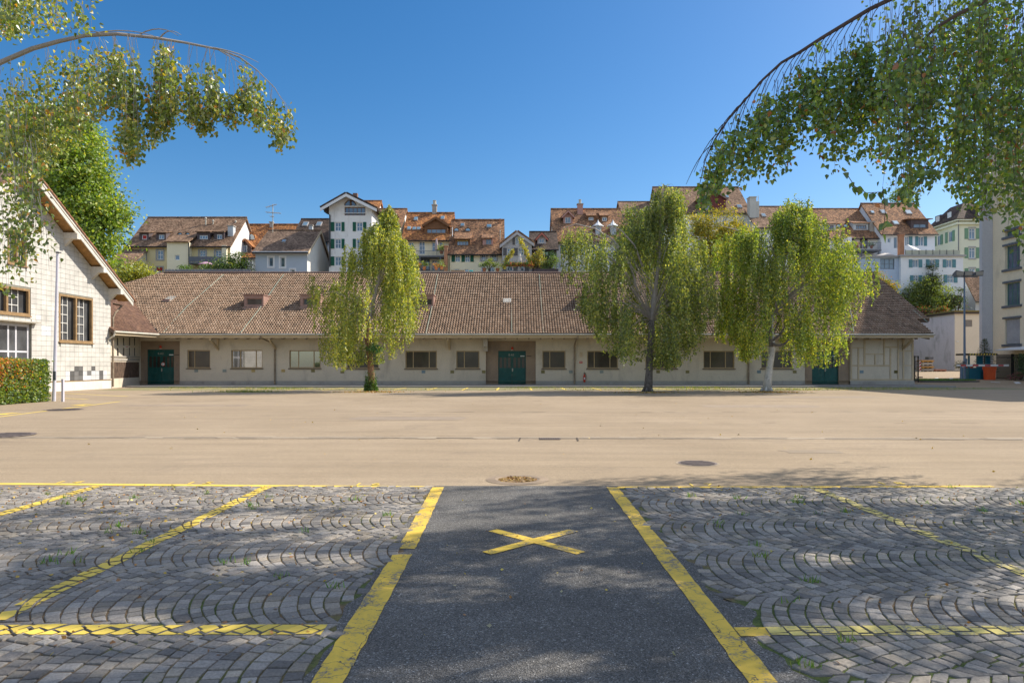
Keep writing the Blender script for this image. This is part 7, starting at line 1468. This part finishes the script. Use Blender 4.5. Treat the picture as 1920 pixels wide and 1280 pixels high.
# ---- right birch
rt = thing('birch_tree', 'near birch with dark green leaves hanging in from the right edge of the photo', 'tree', (10.6, 8.4, 0)); m = MB(); m.tube([(10.6, 8.4, -.1), (10.55, 8.4, 1.5), (10.4, 8.3, 4), (10.2, 8.2, 7.5), (10.1, 8.1, 12)], [.34, .26, .22, .16, .04], 12); m.build('trunk', BARK, rt, True)
h = Hang(); h.gap = True; Y = 6.6
b1 = [(1760, -45), (1690, -12), (1668, 0), (1630, 18), (1590, 42), (1540, 72), (1500, 98), (1465, 118), (1430, 150), (1395, 190), (1365, 225), (1340, 262), (1322, 300), (1312, 345)]
b2 = [(1960, -70), (1850, 2), (1800, 25), (1755, 52), (1720, 85), (1695, 125), (1685, 170)]
for b_, r0 in ((b1, .017), (b2, .02)):
    q = [P(a, c, Y+.1*math.sin(i)) for i, (a, c) in enumerate(b_)]; q = [Vector((10.3, 8.2, 6.2)), (Vector((10.3, 8.2, 6.2))+q[0])*.5+Vector((0, 0, .5))]+q; h.m.tube(q, list(np.linspace(r0*1.7, .003, len(q))), 7)
def on1(px):
    for (a, b), (c, d) in zip(b1[:-1], b1[1:]):
        if c <= px <= a: return d+(b-d)*(px-c)/(a-c)
    return 345 if px < 1312 else -40
for px in range(1335, 1660, 14):
    y = on1(px); a = P(px, y, Y); d = P(px-22, y+10, Y-.1); e = P(px-44+rng.uniform(-8, 8), y+60+rng.uniform(0, 30), Y-.15); h.m.tube([a*(1-t)**2+d*2*t*(1-t)+e*t*t for t in np.linspace(0, 1, 6)], [.006, .005, .004, .0035, .003, .002], 4, cap=False)
g1 = [(1318, 10, 355, 395, 9), (1330, 12, 300, 385, 12), (1345, 12, 270, 365, 11), (1362, 12, 240, 345, 10), (1380, 12, 225, 345, 11), (1398, 12, 205, 330, 9), (1420, 12, 185, 318, 10), (1440, 12, 160, 308, 11), (1458, 10, 160, 335, 9), (1475, 10, 145, 325, 8), (1492, 12, 130, 280, 11), (1512, 12, 112, 265, 11), (1532, 12, 100, 262, 12), (1552, 12, 95, 295, 12), (1570, 12, 85, 310, 12), (1588, 10, 75, 330, 9), (1605, 12, 60, 300, 11), (1625, 12, 50, 285, 11), (1538, 5, 52, 80, 3)]
for px, sx, y0, y1, k in g1:
    h.gap = False
    for i in range(int(k*.95)):
        x = px+rng.normal()*sx*.55; ys = max(on1(x), y0-10) if i < 3 else max(on1(x), y0)+(y1-y0)*rng.uniform(.02, .5); ye = y0+(y1-y0)*rng.uniform(.6, 1.03); ln = max(.12, (ye-ys)/F*Y); h.strand(P(x, ys, Y+rng.normal()*.25), ln, RC, RW, 62, (.036, .06), (rng.normal()*.03, 0), .04, i < 6, rng.uniform(.85, 1.2), .2 if i < 3 else 0)
h.gap = True
def rbot(x):
    xs = [1630, 1655, 1690, 1720, 1750, 1780, 1810, 1850, 1880, 1900, 1930, 1990]; ys = [290, 340, 395, 385, 350, 370, 395, 420, 405, 440, 480, 560]; return float(np.interp(x, xs, ys))
curtain(h, 1635, 1990, lambda x: -90, rbot, (5.6, 8.2), 330, RC, RW, dens=44, size=(.037, .06)); curtain(h, 1655, 1990, lambda x: 20, rbot, (5.0, 7.0), 150, RC, RW, dens=44, size=(.037, .06)); curtain(h, 1780, 2040, lambda x: -120, lambda x: rbot(x)-40, (8.4, 12.6), 110, RC, RW, dens=30, size=(.05, .075))
curtain(h, 1890, 1990, lambda x: 300, lambda x: 545, (4.6, 5.6), 14, RC, RW, dens=26, size=(.04, .06))
for st, pts in ((.2, ((1590, 330), (1603, 350), (1625, 362), (1655, 360))), (.2, ((1655, 350), (1660, 400), (1655, 440)))):
    q = [P(a, b, 4.2) for a, b in pts]; h.m.tube(q, .0025, 3)
    for a, b in zip(q[:-1], q[1:]):
        n = 4; t = rng.random((n, 1)); p = np.array(a)+(np.array(b)-np.array(a))*t; tip = rng.normal(size=(n, 3))*.4; tip[:, 2] -= .9; h.V.append(leaf_fine(p, tip, rng.uniform(.045, .062, n))); c = pal(n, RC, RW); h.C.append(np.concatenate([c, c]))
# the rest of its crown, above and beside the frame: it throws the dappled shade on the cobbles
k = 0
while k < 125:
    c = np.array([7.6, 8.9, 8.2])+unit(rng.normal(size=(1, 3)))[0]*np.array([5.2, 5.2, 3.8])*rng.random()**.4
    if c[1] < 1.5 or (c[0] < 5.6 and rng.random() < .4): continue
    px, py = VX+c[0]/c[1]*F, HY-(c[2]-1.6-CAMZ)/c[1]*F
    if not (px > 2060 or py < -60): continue
    if c[2] < 3.2: continue
    h.coarse(c, 22, RC, RW, (.5, 1.5), (.07, .11), .3, 25); a = Vector((10.2, 8.2, max(4, c[2]-1.5))); cv = Vector(c); mid = (a+cv)*.5+Vector((0, 0, .8)); h.m.tube([a, mid, cv], [.03, .02, .008], 4, cap=False); k += 1
for sx_, sy_ in ((.9, 9.25), (1.5, 9.35), (2.1, 9.4), (2.6, 9.6), (3.1, 9.75), (3.6, 9.9), (4.1, 10.05), (4.6, 10.2), (5.0, 10.3), (1.9, 9.15), (2.9, 9.3), (3.6, 9.4), (8.2, 9.9), (7.6, 9.7), (8.8, 10.3), (7.0, 9.3)):  # leaf clumps added so their shade falls on chosen yard spots
    zc = rng.uniform(6.4, 7.6); c = np.array([sx_+1.1*zc, sy_+.45*zc, zc]); h.coarse(c+np.array([0, 0, .35]), 9, RC, RW, (.3, .8), (.06, .1), .17, 24); cv = Vector(c); h.m.tube([Vector((10.2, 8.3, 6)), (Vector((10.2, 8.3, 6.5))+cv)*.5+Vector((0, 0, .7)), cv], [.03, .02, .006], 4, cap=False)
h.finish(rt, TWIGD)

# ---- fallen leaves and weeds on the cobbles
Vs, Cs = [], []; n = 1700
x = np.where(rng.random(n) < .68, rng.uniform(-8.5, -1.2, n), rng.uniform(1.5, 8.5, n)); y = np.where(rng.random(n) < .5, rng.uniform(6.5, 8.9, n), rng.uniform(2.5, 9.0, n)); p = np.stack([x, y, np.full(n, .02)+rng.uniform(0, .012, n)], 1)
Vs.append(leaf_quads(p, np.stack([rng.normal(size=n), rng.normal(size=n), rng.normal(size=n)*.12], 1), rng.uniform(.018, .04, n), .8)); Cs.append(pal(n, [(.5, .33, .05), (.42, .2, .05), (.28, .14, .06), (.5, .42, .1)], [2, 2, 2, 1]))
n = 36; p = np.stack([rng.uniform(-.8, 1.1, n), rng.uniform(3.3, 8.8, n), np.full(n, .024)], 1); Vs.append(leaf_quads(p, np.stack([rng.normal(size=n), rng.normal(size=n), rng.normal(size=n)*.12], 1), rng.uniform(.015, .035, n), .8)); Cs.append(pal(n, [(.55, .42, .08), (.4, .36, .22), (.3, .15, .06)], [2, 1, 1]))
n = 90; p = np.stack([rng.uniform(-12, 12, n), rng.uniform(9.3, 30, n), np.full(n, .012)], 1); Vs.append(leaf_quads(p, np.stack([rng.normal(size=n), rng.normal(size=n), rng.normal(size=n)*.12], 1), rng.uniform(.03, .06, n), .8)); Cs.append(pal(n, [(.55, .36, .06), (.4, .3, .16)], [2, 1]))
kind(quads('fallen_leaves', np.concatenate(Vs), np.concatenate(Cs), leaf_mat('dry_leaf', .15)), 'stuff')
pts = []
for i in range(95):
    side = rng.random() < .55; x = rng.uniform(-7.5, -1.2) if side else rng.uniform(1.5, 8); y = rng.uniform(2.6, 8.9); n = int(rng.uniform(6, 26)); pts.append(np.stack([x+rng.normal(size=n)*.035, y+rng.normal(size=n)*.025, np.full(n, .01)], 1))
V, C = grass(np.concatenate(pts), .075, [(.08, .2, .02), (.13, .26, .03), (.2, .24, .05)]); kind(quads('weeds', V, C, leafy), 'stuff')
n = 16000; p = np.stack([rng.uniform(1.4, 9.4, n), rng.uniform(1.6, 8.8, n), np.full(n, .006)], 1); c = np.sin(p[:, 0]*1.3+1)+np.sin(p[:, 1]*2.1+p[:, 0]*.5)+np.sin(p[:, 0]*3.1-p[:, 1]*2.7)*.7; p = p[c > .55]
V, C = grass(p, .026, [(.07, .13, .015), (.12, .18, .02), (.16, .17, .03)]); kind(quads('moss', V, C, leafy), 'stuff')
